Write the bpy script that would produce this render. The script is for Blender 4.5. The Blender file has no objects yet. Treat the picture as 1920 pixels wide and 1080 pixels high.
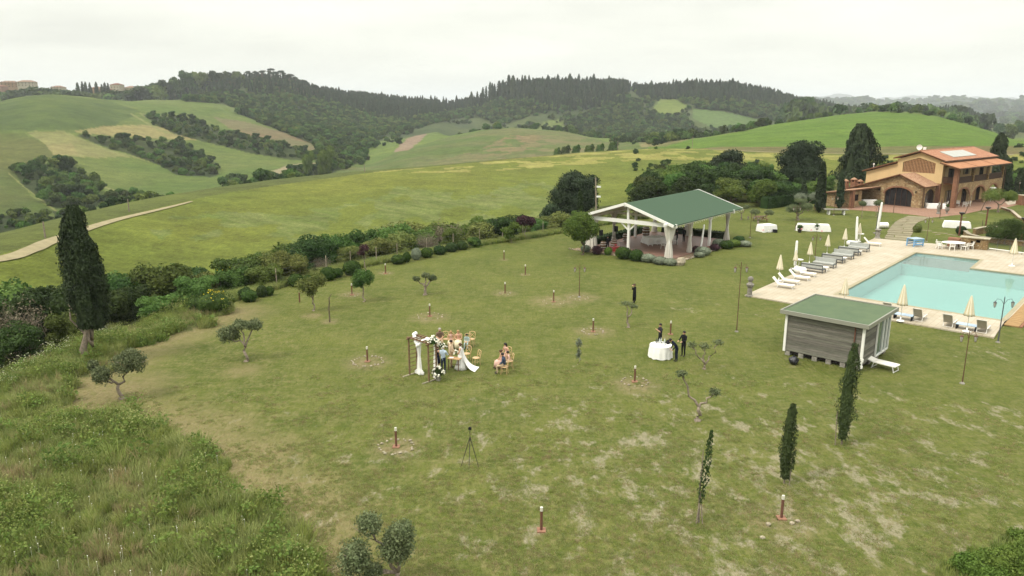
import bpy, bmesh, math, random
import numpy as np
from mathutils import Vector, Matrix, noise
from mathutils.geometry import tessellate_polygon

# ------------------------------------------------------------------ camera, sky, sun, exposure
SC = bpy.context.scene
COL = SC.collection
PI = math.pi
F, V0, H = 1420.0, 200.0, 16.2            # focal length in photo pixels, horizon row, camera height
TILT = math.atan((540 - V0) / F)
cam = bpy.data.cameras.new('camera'); camo = bpy.data.objects.new('camera', cam); COL.objects.link(camo)
cam.sensor_width = 36.0; cam.lens = 36.0 * F / 1920.0
cam.clip_start = 0.5; cam.clip_end = 60000
camo.location = (0, 0, H); camo.rotation_euler = (PI / 2 - TILT, 0, 0)
SC.camera = camo

SUN_EL, SUN_AZ = math.radians(52), math.radians(-118)     # azimuth from +y, clockwise
sun = bpy.data.lights.new('sun', 'SUN'); suno = bpy.data.objects.new('sun', sun); COL.objects.link(suno)
sun.energy = 1.5; sun.angle = math.radians(11); sun.color = (1.0, 0.93, 0.80)
sd = Vector((math.sin(SUN_AZ) * math.cos(SUN_EL), math.cos(SUN_AZ) * math.cos(SUN_EL), math.sin(SUN_EL)))
suno.rotation_euler = sd.to_track_quat('Z', 'Y').to_euler(); suno.location = sd * 100

W = bpy.data.worlds.new('World'); SC.world = W; W.use_nodes = True
nt = W.node_tree; nt.nodes.clear()
def wn(t, **k):
    n = nt.nodes.new(t)
    for a, b in k.items(): setattr(n, a, b)
    return n
sky = wn('ShaderNodeTexSky', sky_type='NISHITA', sun_disc=False, sun_elevation=SUN_EL, sun_rotation=SUN_AZ)
geo = wn('ShaderNodeTexCoord'); sep = wn('ShaderNodeSeparateXYZ')
nt.links.new(geo.outputs['Generated'], sep.inputs[0])
mp = wn('ShaderNodeMapping'); mp.inputs['Scale'].default_value = (1.6, 1.6, 9.0)
nt.links.new(geo.outputs['Generated'], mp.inputs[0])
cn = wn('ShaderNodeTexNoise'); cn.inputs['Scale'].default_value = 2.2; cn.inputs['Detail'].default_value = 6; cn.inputs['Roughness'].default_value = .55
nt.links.new(mp.outputs[0], cn.inputs['Vector'])
grad = wn('ShaderNodeValToRGB')           # an overcast sky: brighter overhead than at the horizon
grad.color_ramp.elements[0].position = 0.0; grad.color_ramp.elements[0].color = (.235, .233, .204, 1)
grad.color_ramp.elements[1].position = 1.0; grad.color_ramp.elements[1].color = (.72, .72, .68, 1)
e = grad.color_ramp.elements.new(.10); e.color = (.250, .248, .216, 1)
e = grad.color_ramp.elements.new(.22); e.color = (.268, .268, .240, 1)
e = grad.color_ramp.elements.new(.5); e.color = (.47, .468, .43, 1)
nt.links.new(sep.outputs['Z'], grad.inputs[0])
cmul = wn('ShaderNodeMapRange'); cmul.inputs['From Min'].default_value = .3; cmul.inputs['From Max'].default_value = .7
cmul.inputs['To Min'].default_value = 2.12; cmul.inputs['To Max'].default_value = 2.8
nt.links.new(cn.outputs['Fac'], cmul.inputs['Value'])
vm = wn('ShaderNodeVectorMath', operation='SCALE')
nt.links.new(grad.outputs['Color'], vm.inputs[0]); nt.links.new(cmul.outputs[0], vm.inputs['Scale'])
bgc = wn('ShaderNodeBackground'); nt.links.new(vm.outputs[0], bgc.inputs['Color']); bgc.inputs['Strength'].default_value = 1.0
bgs = wn('ShaderNodeBackground'); nt.links.new(sky.outputs[0], bgs.inputs['Color']); bgs.inputs['Strength'].default_value = 0.08
mx = wn('ShaderNodeMixShader'); mx.inputs[0].default_value = 0.93
nt.links.new(bgs.outputs[0], mx.inputs[1]); nt.links.new(bgc.outputs[0], mx.inputs[2])
wo = wn('ShaderNodeOutputWorld'); nt.links.new(mx.outputs[0], wo.inputs['Surface'])

vs = SC.view_settings
vs.view_transform = 'Standard'; vs.look = 'None'; vs.gamma = 1; vs.use_curve_mapping = False; vs.exposure = 0.75
SC.display_settings.display_device = 'sRGB'
SC.cycles.max_bounces = 6; SC.cycles.diffuse_bounces = 3; SC.cycles.glossy_bounces = 2
SC.cycles.transmission_bounces = 3; SC.cycles.volume_bounces = 0; SC.cycles.transparent_max_bounces = 12
SC.cycles.use_denoising = True
SC.cycles.caustics_reflective = False; SC.cycles.caustics_refractive = False

# ------------------------------------------------------------------ helpers
rnd = random.Random(7)
R = math.radians
def S(*c):                                   # sRGB 0-255 -> linear
    return tuple((x / 255 / 12.92 if x / 255 <= .04045 else ((x / 255 + .055) / 1.055) ** 2.4) for x in c)
def A(r, g, b, k=.52):                       # surface base colour for something that looks (r,g,b) in the picture
    return tuple(min(.85, x * k) for x in S(r, g, b))
def ray(u, v):
    x = (u - 960) / F; y = (540 - v) / F
    return np.array([x, math.cos(TILT) + y * math.sin(TILT), -math.sin(TILT) + y * math.cos(TILT)])
def G(u, v, z=0.0):                          # point of the level lawn seen at a photo pixel
    d = ray(u, v); s = (z - H) / d[2]
    return Vector((d[0] * s, d[1] * s, z))
def proj(P):
    P = np.asarray(P, float); d = P - np.array([0, 0, H])
    zc = d[..., 1] * math.cos(TILT) - d[..., 2] * math.sin(TILT)
    yc = d[..., 1] * math.sin(TILT) + d[..., 2] * math.cos(TILT)
    zc = np.where(zc < .1, .1, zc)
    return 960 + F * d[..., 0] / zc, 540 - F * yc / zc

def tag(o, label=None, cat=None, group=None, kind=None, category=None):
    cat = cat or category
    if label: o['label'] = label
    if cat: o['category'] = cat
    if group: o['group'] = group
    if kind: o['kind'] = kind
    return o
def empty(name, loc=(0, 0, 0), rz=0, label=None, cat=None, group=None, rx=0, ry=0):
    o = bpy.data.objects.new(name, None); COL.objects.link(o)
    o.empty_display_size = .2; o.location = loc; o.rotation_euler = (rx, ry, rz)
    return tag(o, label, cat, group)
def children(o): return KIDS.get(o.name, [])
KIDS = {}
def link(o, parent=None):
    COL.objects.link(o)
    if parent is not None:
        o.parent = parent; KIDS.setdefault(parent.name, []).append(o)
    return o
def copy_tree(o, loc=None, rz=None, label=None, parent=None, scale=None, group=None):
    c = o.copy(); link(c, parent)
    if loc is not None: c.location = loc
    if rz is not None: c.rotation_euler = (o.rotation_euler[0], o.rotation_euler[1], rz)
    if label: c['label'] = label
    if group: c['group'] = group
    if scale: c.scale = (scale,) * 3 if not hasattr(scale, '__len__') else scale
    for ch in children(o): copy_tree(ch, parent=c)
    return c

class MB:
    """collects shapes and links them as ONE mesh object"""
    def __init__(s): s.v = []; s.f = []; s.m = []
    def add(s, vs, fs, m=0):
        o = len(s.v); s.v += [tuple(p) for p in vs]; s.f += [tuple(i + o for i in f) for f in fs]; s.m += [m] * len(fs); return s
    def box(s, c, d, rz=0, m=0, rot=None):
        x, y, z = d[0] / 2, d[1] / 2, d[2] / 2
        P = [Vector((a, b, e)) for e in (-z, z) for b in (-y, y) for a in (-x, x)]
        M = rot if rot is not None else Matrix.Rotation(rz, 3, 'Z')
        c = Vector(c)
        return s.add([M @ p + c for p in P], [(0, 2, 3, 1), (4, 5, 7, 6), (0, 1, 5, 4), (2, 6, 7, 3), (0, 4, 6, 2), (1, 3, 7, 5)], m)
    def bar(s, p, q, w, h=None, m=0, up=(0, 0, 1)):
        p, q = Vector(p), Vector(q); d = q - p; L = d.length
        if L < 1e-6: return s
        d.normalize(); u = Vector(up)
        if abs(d.dot(u)) > .97: u = Vector((0, 1, 0)) if abs(d.y) < .9 else Vector((1, 0, 0))
        x = d.cross(u).normalized(); y = x.cross(d)
        M = Matrix((x, d, y)).transposed()
        return s.box((p + q) / 2, (w, L, h or w), rot=M, m=m)
    def tube(s, pts, rad, n=8, m=0, cap=True):
        pts = [Vector(p) for p in pts]
        if not hasattr(rad, '__len__'): rad = [rad] * len(pts)
        vs = []; fs = []
        for i, p in enumerate(pts):
            d = (pts[min(i + 1, len(pts) - 1)] - pts[max(i - 1, 0)])
            if d.length < 1e-9: d = Vector((0, 0, 1))
            d.normalize()
            u = Vector((0, 0, 1)) if abs(d.z) < .9 else Vector((1, 0, 0))
            x = d.cross(u).normalized(); y = d.cross(x)
            for k in range(n):
                a = 2 * PI * k / n; vs.append(p + (x * math.cos(a) + y * math.sin(a)) * rad[i])
        for i in range(len(pts) - 1):
            for k in range(n):
                a = i * n + k; b = i * n + (k + 1) % n
                fs.append((a, b, b + n, a + n))
        if cap: fs.append(tuple(range(n))[::-1]); fs.append(tuple(range((len(pts) - 1) * n, len(pts) * n)))
        return s.add(vs, fs, m)
    def lathe(s, prof, n=12, c=(0, 0, 0), m=0, wob=None):
        vs = []; fs = []
        for i, (r, z) in enumerate(prof):
            for k in range(n):
                a = 2 * PI * k / n; rr = r * (wob(a, i) if wob else 1)
                vs.append((c[0] + rr * math.cos(a), c[1] + rr * math.sin(a), c[2] + z))
        for i in range(len(prof) - 1):
            for k in range(n):
                a = i * n + k; b = i * n + (k + 1) % n
                fs.append((a, b, b + n, a + n))
        fs.append(tuple(range(n))[::-1]); fs.append(tuple(range((len(prof) - 1) * n, len(prof) * n)))
        return s.add(vs, fs, m)
    def blob(s, c, r, sub=2, amp=.15, fr=1.2, seed=0, m=0):
        bm = bmesh.new(); bmesh.ops.create_icosphere(bm, subdivisions=sub, radius=1)
        c = Vector(c); r = Vector(r) if hasattr(r, '__len__') else Vector((r, r, r))
        vs = []
        for v in bm.verts:
            k = 1 + amp * noise.noise(v.co * fr + Vector((seed * 7.3, seed * 3.1, 0)))* 1.6
            vs.append(c + Vector((v.co.x * r.x, v.co.y * r.y, v.co.z * r.z)) * k)
        fs = [tuple(x.index for x in f.verts) for f in bm.faces]; bm.free()
        return s.add(vs, fs, m)
    def prism(s, poly, z0, z1, m=0, mtop=None):           # polygon in xy, extruded
        n = len(poly); vs = [(p[0], p[1], z0) for p in poly] + [(p[0], p[1], z1) for p in poly]
        tri = tessellate_polygon([[Vector((p[0], p[1], 0)) for p in poly]])
        s.add(vs, [(i, (i + 1) % n, n + (i + 1) % n, n + i) for i in range(n)], m)
        s.add(vs, [tuple(n + i for i in t) for t in tri], m if mtop is None else mtop)
        return s.add(vs, [tuple(t) for t in tri], m)
    def mesh(s, name, mats, smooth=False):
        me = bpy.data.meshes.new(name); me.from_pydata(s.v, [], s.f)
        for mt in (mats if isinstance(mats, (list, tuple)) else [mats]): me.materials.append(mt)
        if any(s.m): me.polygons.foreach_set('material_index', s.m)
        bm = bmesh.new(); bm.from_mesh(me); bmesh.ops.recalc_face_normals(bm, faces=bm.faces); bm.to_mesh(me); bm.free()
        if smooth: me.polygons.foreach_set('use_smooth', [True] * len(me.polygons))
        me.update(); return me
    def build(s, name, mats, parent=None, smooth=False, loc=None, **t):
        o = bpy.data.objects.new(name, s.mesh(name, mats, smooth)); link(o, parent)
        if loc is not None: o.location = loc
        return tag(o, **t) if t else o

# ------------------------------------------------------------------ materials
def mat(name, col, rough=.7, spec=.3, metal=0, var=0, scale=3.0, bump=0, bscale=40, rand=0, trans=0, emit=0, col2=None, detail=4):
    m = bpy.data.materials.new(name); m.use_nodes = True; t = m.node_tree; b = t.nodes['Principled BSDF']
    b.inputs['Roughness'].default_value = rough; b.inputs['Metallic'].default_value = metal
    b.inputs['Specular IOR Level'].default_value = spec
    b.inputs['Base Color'].default_value = (*col, 1)
    L = t.links.new
    src = None
    tc = t.nodes.new('ShaderNodeTexCoord')
    if var or col2:
        n = t.nodes.new('ShaderNodeTexNoise'); n.inputs['Scale'].default_value = scale; n.inputs['Detail'].default_value = detail
        n.inputs['Roughness'].default_value = .65; L(tc.outputs['Object'], n.inputs['Vector'])
        r = t.nodes.new('ShaderNodeValToRGB'); r.color_ramp.elements[0].position = .32; r.color_ramp.elements[1].position = .68
        c2 = col2 or tuple(min(.95, x * (1 + var)) for x in col); c1 = col if col2 else tuple(x * (1 - var) for x in col)
        r.color_ramp.elements[0].color = (*c1, 1); r.color_ramp.elements[1].color = (*c2, 1)
        L(n.outputs['Fac'], r.inputs[0]); src = r.outputs[0]
    if rand:
        oi = t.nodes.new('ShaderNodeObjectInfo'); h = t.nodes.new('ShaderNodeHueSaturation')
        mr = t.nodes.new('ShaderNodeMapRange'); mr.inputs['To Min'].default_value = 1 - rand; mr.inputs['To Max'].default_value = 1 + rand
        L(oi.outputs['Random'], mr.inputs['Value']); L(mr.outputs[0], h.inputs['Value'])
        mh = t.nodes.new('ShaderNodeMath'); mh.operation = 'MULTIPLY'; mh.inputs[1].default_value = 7.13; L(oi.outputs['Random'], mh.inputs[0])
        fr = t.nodes.new('ShaderNodeMath'); fr.operation = 'FRACT'; L(mh.outputs[0], fr.inputs[0])
        m2 = t.nodes.new('ShaderNodeMapRange'); m2.inputs['To Min'].default_value = .5 - rand * .07; m2.inputs['To Max'].default_value = .5 + rand * .07
        L(fr.outputs[0], m2.inputs['Value']); L(m2.outputs[0], h.inputs['Hue'])
        if src: L(src, h.inputs['Color'])
        else: h.inputs['Color'].default_value = (*col, 1)
        src = h.outputs[0]
    if src: L(src, b.inputs['Base Color'])
    if bump:
        n2 = t.nodes.new('ShaderNodeTexNoise'); n2.inputs['Scale'].default_value = bscale; n2.inputs['Detail'].default_value = 3; L(tc.outputs['Object'], n2.inputs['Vector'])
        bp = t.nodes.new('ShaderNodeBump'); bp.inputs['Strength'].default_value = bump; bp.inputs['Distance'].default_value = .05
        L(n2.outputs['Fac'], bp.inputs['Height']); L(bp.outputs[0], b.inputs['Normal'])
    if emit: b.inputs['Emission Color'].default_value = (*col, 1); b.inputs['Emission Strength'].default_value = emit
    if trans:
        tr = t.nodes.new('ShaderNodeBsdfTranslucent'); ms = t.nodes.new('ShaderNodeMixShader'); ms.inputs[0].default_value = trans
        if src: L(src, tr.inputs['Color'])
        else: tr.inputs['Color'].default_value = (*col, 1)
        out = t.nodes['Material Output']; L(b.outputs[0], ms.inputs[1]); L(tr.outputs[0], ms.inputs[2]); L(ms.outputs[0], out.inputs['Surface'])
    return m
def leafmat(name, c1, c2, rand=.18, scale=1.3, trans=.22):
    return mat(name, c1, rough=.65, spec=.12, col2=c2, scale=scale, rand=rand, trans=trans)
LEAF = {
 'cypress': leafmat('cypress_leaf', (.012, .022, .009), (.030, .045, .016), .15, 2.0, .05),
 'sapling': leafmat('young_cypress_leaf', (.026, .042, .014), (.062, .085, .028), .1, 4.0, .1),
 'pine': leafmat('pine_leaf', (.018, .031, .014), (.044, .062, .026), .32, .6, .08),
 'olive': leafmat('olive_leaf', (.085, .115, .05), (.175, .20, .10), .12, 3.0),
 'broad': leafmat('broad_leaf', (.040, .078, .015), (.10, .15, .034), .48, .8),
 'deep': leafmat('deep_leaf', (.020, .042, .011), (.052, .084, .020), .36, .8),
 'bright': leafmat('bright_leaf', (.060, .110, .018), (.125, .18, .036), .15, 1.2),
 'grey': leafmat('grey_leaf', (.13, .16, .11), (.24, .27, .19), .15, 3),
 'twig': leafmat('dry_twig', (.085, .070, .045), (.15, .13, .085), .2, 1.5, .05),
 'purple': leafmat('purple_leaf', (.035, .018, .022), (.075, .035, .04), .2, 2),
 'box': leafmat('box_leaf', (.022, .050, .010), (.065, .115, .020), .15, 3),
 'yellow': leafmat('yellow_leaf', (.085, .115, .028), (.18, .195, .055), .2, 1.5),
 'broom': leafmat('broom_flower', (.50, .38, .02), (.62, .5, .05), .1, 3),
}
M = {
 'bark': mat('bark', (.11, .085, .06), .9, .1, var=.4, scale=9, bump=.5, bscale=20),
 'palebark': mat('pale_bark', (.22, .18, .14), .9, .1, var=.35, scale=7, bump=.5, bscale=20),
 'white': mat('white_paint', (.72, .71, .67), .5, .3, var=.05, scale=2),
 'cloth': mat('white_cloth', (.76, .75, .72), .85, .1, var=.04, scale=5, bump=.25, bscale=7),
 'sheer': mat('sheer_cloth', (.72, .69, .62), .85, .1, var=.05, scale=4, bump=.2, bscale=12, trans=.25),
 'plastic': mat('white_plastic', (.74, .72, .67), .4, .4),
 'rust': mat('rusty_post', (.13, .06, .04), .7, .2, var=.25, scale=12),
 'iron': mat('dark_iron', (.028, .022, .02), .5, .4),
 'rustiron': mat('rust_iron', (.10, .055, .032), .6, .3, var=.3, scale=8),
 'bulb': mat('opal_lamp', (.55, .53, .45), .3, .5),
 'lampon': mat('lit_lamp', (1, .9, .62), .3, .5, emit=1.1),
 'glass': mat('lamp_glass', (.5, .5, .45), .1, .6),
 'stone': mat('pale_stone', (.30, .26, .19), .85, .15, var=.3, scale=6, bump=.4, bscale=15, rand=.2),
 'greystone': mat('grey_stone', (.22, .205, .175), .9, .15, var=.3, scale=5, bump=.5, bscale=12, rand=.15),
 'umbrella': mat('cream_canvas', (.55, .48, .32), .85, .1, var=.06, scale=5),
 'umbrella2': mat('cream_canvas_stripe', (.70, .66, .54), .85, .1),
 'darkmetal': mat('anthracite_metal', (.075, .08, .085), .5, .4),
 'cushion': mat('grey_cushion', (.36, .37, .345), .9, .1, var=.08, scale=3, bump=.3, bscale=8),
 'sling': mat('white_sling', (.70, .67, .60), .7, .2, var=.05, scale=6),
 'sling2': mat('taupe_sling', (.36, .33, .28), .8, .2, var=.1, scale=6),
 'wood': mat('weathered_wood', (.16, .10, .06), .8, .15, var=.3, scale=8),
 'redwood': mat('red_brown_wood', (.13, .055, .035), .7, .2, var=.3, scale=8),
 'oak': mat('honey_wood', (.50, .34, .18), .55, .3, var=.2, scale=8),
 'tablewood': mat('table_wood', (.40, .25, .13), .6, .3, var=.2, scale=7),
 'blue': mat('blue_paint', (.16, .34, .56), .5, .3, var=.1, scale=5),
 'blueglass': mat('pale_blue_top', (.34, .45, .56), .25, .5),
 'black': mat('black_fabric', (.012, .012, .014), .8, .2),
 'dirt': mat('bare_soil', (.23, .17, .11), .95, .1, var=.25, scale=2, bump=.4, bscale=12),
 'terracotta': mat('terracotta_base', (.24, .125, .08), .8, .2, var=.2, scale=6),
 'flower': mat('white_flower', (.75, .73, .62), .7, .2),
 'pink': mat('pink_flower', (.6, .25, .28), .7, .2),
}
# ------------------------------------------------------------------ terrain: one heightfield built on ridge and valley lines
def azr(u, v):
    d = ray(u, v); return math.atan2(d[0], d[1]), -d[2] / math.hypot(d[0], d[1])   # azimuth, tan(depression)
def vis(u, v, r): a, t = azr(u, v); return (a, r, H - r * t)
def hid(u, r, z): return (azr(u, 300)[0], r, z)
def lev(u, v): a, t = azr(u, v); return (a, H / t, 0.0)
C1 = [lev(*q) for q in [(-900, 800), (-200, 765), (0, 728), (60, 692), (110, 665), (200, 640), (300, 606), (420, 573), (540, 537), (620, 515), (780, 484), (900, 462), (1000, 447), (1060, 437), (1150, 420), (1220, 400), (1300, 380), (1400, 360), (1500, 350), (1700, 340), (1900, 340), (2500, 340)]]
C2 = [(a, r + 14 + .05 * r, z - 3.6) if a < .05 else (a, r + 30, z - 1.0) for a, r, z in C1]
C3 = [hid(-900, 85, -8), hid(0, 88, -8), hid(200, 98, -8), hid(420, 112, -8), hid(620, 128, -8), hid(860, 150, -8), hid(1060, 172, -7), hid(1150, 185, -6.5), hid(1220, 215, -6), hid(1400, 235, -6), hid(1600, 250, -6), hid(2500, 250, -6)]
C4 = [vis(*q) for q in [(-900, 560, 105), (-200, 505, 112), (0, 476, 120), (60, 458, 127), (110, 441, 137), (230, 405, 162), (360, 376, 192), (430, 362, 210), (620, 335, 246), (760, 318, 270), (900, 304, 294), (1020, 293, 318), (1140, 283, 338), (1230, 278, 345), (1330, 281, 345), (1450, 285, 340), (1700, 288, 338), (1900, 291, 330), (2500, 310, 310)]]
C5 = [vis(-900, 520, 240), vis(-200, 460, 275), vis(0, 436, 300), vis(110, 416, 330), vis(230, 392, 355), vis(360, 368, 390), vis(500, 346, 430), hid(600, 440, -26), hid(700, 425, -24), hid(900, 410, -20), hid(1140, 400, -12), hid(1230, 385, -6), vis(1350, 275, 375), vis(1600, 277, 375), vis(1900, 277, 370), vis(2500, 295, 350)]
C6 = [vis(*q) for q in [(-900, 225, 800), (-200, 205, 830), (0, 189, 850), (60, 178, 850), (90, 176, 850), (130, 178, 860), (200, 188, 900), (260, 189, 940), (340, 188, 980), (400, 184, 980), (440, 203, 900), (480, 225, 810), (560, 262, 680), (620, 300, 560), (680, 312, 540), (720, 297, 570), (760, 281, 600), (820, 262, 640), (900, 246, 670), (960, 241, 680), (1060, 248, 690), (1130, 264, 640), (1190, 273, 540), (1230, 273, 450), (1300, 260, 460), (1400, 244, 500), (1500, 225, 560), (1570, 214, 590), (1640, 208, 610), (1700, 210, 620), (1760, 217, 620), (1830, 236, 600), (1900, 262, 540), (1990, 275, 500), (2500, 290, 500)]]
C7 = [hid(-900, 1100, 0), hid(0, 1100, 4), hid(260, 1120, 8), vis(400, 178, 1090), vis(480, 205, 1000), vis(560, 228, 900), vis(620, 262, 780), vis(680, 272, 760), vis(760, 258, 820), vis(820, 247, 850), hid(900, 880, -30), hid(1060, 900, -34), vis(1150, 258, 900), vis(1230, 262, 860), hid(1330, 800, -32), hid(1500, 850, -36), hid(1700, 900, -45), hid(1840, 900, -40), vis(1900, 258, 760), vis(2500, 280, 700)]
C8 = [vis(*q) for q in [(-900, 200, 1500), (-100, 176, 1500), (0, 172, 1500), (60, 171, 1500), (130, 176, 1520), (200, 182, 1500), (280, 180, 1400), (320, 172, 1330), (350, 157, 1290), (450, 153, 1290), (540, 156, 1290), (590, 176, 1320), (650, 186, 1380), (740, 196, 1430), (850, 204, 1450), (900, 194, 1420), (940, 174, 1350), (1000, 162, 1300), (1100, 160, 1300), (1170, 166, 1300), (1200, 174, 1320), (1300, 167, 1330), (1380, 168, 1330), (1450, 184, 1380), (1500, 194, 1420), (1560, 203, 1450), (1640, 212, 1480), (1700, 212, 1400), (1800, 218, 1250), (1850, 232, 1150), (1920, 246, 1100), (2500, 270, 1000)]]
C9 = [hid(-900, 2600, -40), hid(1400, 2600, -50), vis(1850, 238, 2600), vis(2500, 238, 2600)]
C10 = [vis(*q) for q in [(-900, 200, 5000), (1300, 200, 5000), (1460, 194, 5000), (1560, 191, 5000), (1640, 195, 5000), (1700, 198, 5000), (1740, 190, 4800), (1800, 187, 4600), (1860, 189, 4600), (1930, 191, 4600), (2500, 195, 4600)]]
C10b = [hid(-900, 7000, -20), hid(2500, 7000, -20)]
C11 = [vis(*q) for q in [(-900, 196, 12000), (1300, 196, 12000), (1440, 187, 12000), (1475, 181, 12000), (1500, 184, 12000), (1520, 182, 12000), (1555, 180, 12000), (1590, 178, 12000), (1615, 185, 12000), (1650, 186, 12000), (1720, 181, 13000), (1800, 182, 13000), (1850, 185, 13000), (2500, 192, 13000)]]
C12 = [hid(-900, 17000, -60), hid(2500, 17000, -60)]
KN = [C1, C2, C3, C4, C5, C6, C7, C8, C9, C10, C10b, C11, C12]

def hash2(ix, iy, s):
    h = (ix * 374761393 + iy * 668265263 + s * 1442695041) & 0xffffffff
    h = ((h ^ (h >> 13)) * 1274126177) & 0xffffffff
    return ((h ^ (h >> 16)) & 0xffff) / 65535.0
def vnoise(x, y, s=0):
    ix = np.floor(x).astype(np.int64); iy = np.floor(y).astype(np.int64); fx = x - ix; fy = y - iy
    fx = fx * fx * (3 - 2 * fx); fy = fy * fy * (3 - 2 * fy)
    a = hash2(ix, iy, s); b = hash2(ix + 1, iy, s); c = hash2(ix, iy + 1, s); d = hash2(ix + 1, iy + 1, s)
    return (a + (b - a) * fx) * (1 - fy) + (c + (d - c) * fx) * fy
def fbm(x, y, o=4, s=0):
    t = 0; a = .5; n = 0
    for k in range(o): t = t + a * vnoise(x, y, s + k * 17); n += a; x = x * 2.03 + 5.1; y = y * 2.03 + 1.7; a *= .5
    return t / n

def knots(az):                                # radii and heights of the lines at these azimuths
    Rr = []; Zz = []
    for c in KN:
        c = sorted(c); a = np.array([q[0] for q in c])
        rr = np.interp(az, a, [q[1] for q in c]); zz = np.interp(az, a, [q[2] for q in c])
        Rr.append(rr); Zz.append(zz)
    Rr = np.array(Rr); Zz = np.array(Zz)
    r0 = Rr[0] * .55
    Rr = np.vstack([np.full_like(az, -1.0), r0, Rr]); Zz = np.vstack([np.zeros_like(az), np.zeros_like(az), Zz])
    for k in range(1, len(Rr)): Rr[k] = np.maximum(Rr[k], Rr[k - 1] * 1.03 + .5)
    return Rr, Zz
def tabulate(az):
    X, Y = knots(az); h = np.diff(X, axis=0); d = np.diff(Y, axis=0) / h
    m = np.zeros_like(Y)
    ok = d[:-1] * d[1:] > 0
    w1 = 2 * h[1:] + h[:-1]; w2 = h[1:] + 2 * h[:-1]
    with np.errstate(all='ignore'):
        hm = (w1 + w2) / (w1 / np.where(ok, d[:-1], 1) + w2 / np.where(ok, d[1:], 1))
    m[1:-1] = np.where(ok, hm, 0); m[-1] = 0
    return X, Y, m
AZT = np.radians(np.arange(-60, 60.01, .1)); TX, TY, TM = tabulate(AZT)
def smooth_cols(T, n=3):
    for _ in range(n): T = np.concatenate([T[:, :1], (T[:, :-2] + 2 * T[:, 1:-1] + T[:, 2:]) / 4, T[:, -1:]], axis=1)
    return T
TX, TY, TM = smooth_cols(TX), smooth_cols(TY), smooth_cols(TM)
def hermite(i, X, Y, m, r):                   # X,Y,m (K,n); r (n); i interval index (n)
    n = np.arange(X.shape[1]); x0, x1 = X[i, n], X[i + 1, n]; y0, y1 = Y[i, n], Y[i + 1, n]; m0, m1 = m[i, n], m[i + 1, n]
    h = x1 - x0; t = np.clip((r - x0) / h, 0, 1)
    return (2 * t ** 3 - 3 * t * t + 1) * y0 + (t ** 3 - 2 * t * t + t) * h * m0 + (-2 * t ** 3 + 3 * t * t) * y1 + (t ** 3 - t * t) * h * m1
def height(x, y, seg=False):
    x = np.atleast_1d(np.asarray(x, float)); y = np.atleast_1d(np.asarray(y, float))
    az = np.clip(np.arctan2(x, y), AZT[0], AZT[-1]); r = np.hypot(x, y)
    j = (az - AZT[0]) / (AZT[1] - AZT[0]); j0 = np.clip(np.floor(j).astype(int), 0, len(AZT) - 2); f = j - j0
    X = TX[:, j0] * (1 - f) + TX[:, j0 + 1] * f; Y = TY[:, j0] * (1 - f) + TY[:, j0 + 1] * f; m = TM[:, j0] * (1 - f) + TM[:, j0 + 1] * f
    i = np.clip((r[None] >= X).sum(0) - 1, 0, len(X) - 2)
    z = hermite(i, X, Y, m, np.minimum(r, X[-1]))
    far = np.clip((r - X[2] - 6) / 60, 0, 1)                    # roughness begins beyond the lawn
    z = z + far * ((fbm(x / 60, y / 60, 3, 3) - .5) * np.clip(r / 260, .2, 5) * 1.6 + (fbm(x / 230, y / 230, 3, 5) - .5) * np.clip((r - 500) / 500, 0, 8) * 9)
    return (z, i - 1, r, X) if seg else z
def hz(x, y): return float(height(x, y)[0])

def inside(poly, u, v):
    c = np.zeros(u.shape, bool); n = len(poly)
    for k in range(n):
        x1, y1 = poly[k]; x2, y2 = poly[(k + 1) % n]
        if y1 == y2: continue
        c ^= ((y1 > v) != (y2 > v)) & (u < (x2 - x1) * (v - y1) / (y2 - y1) + x1)
    return c

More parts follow.
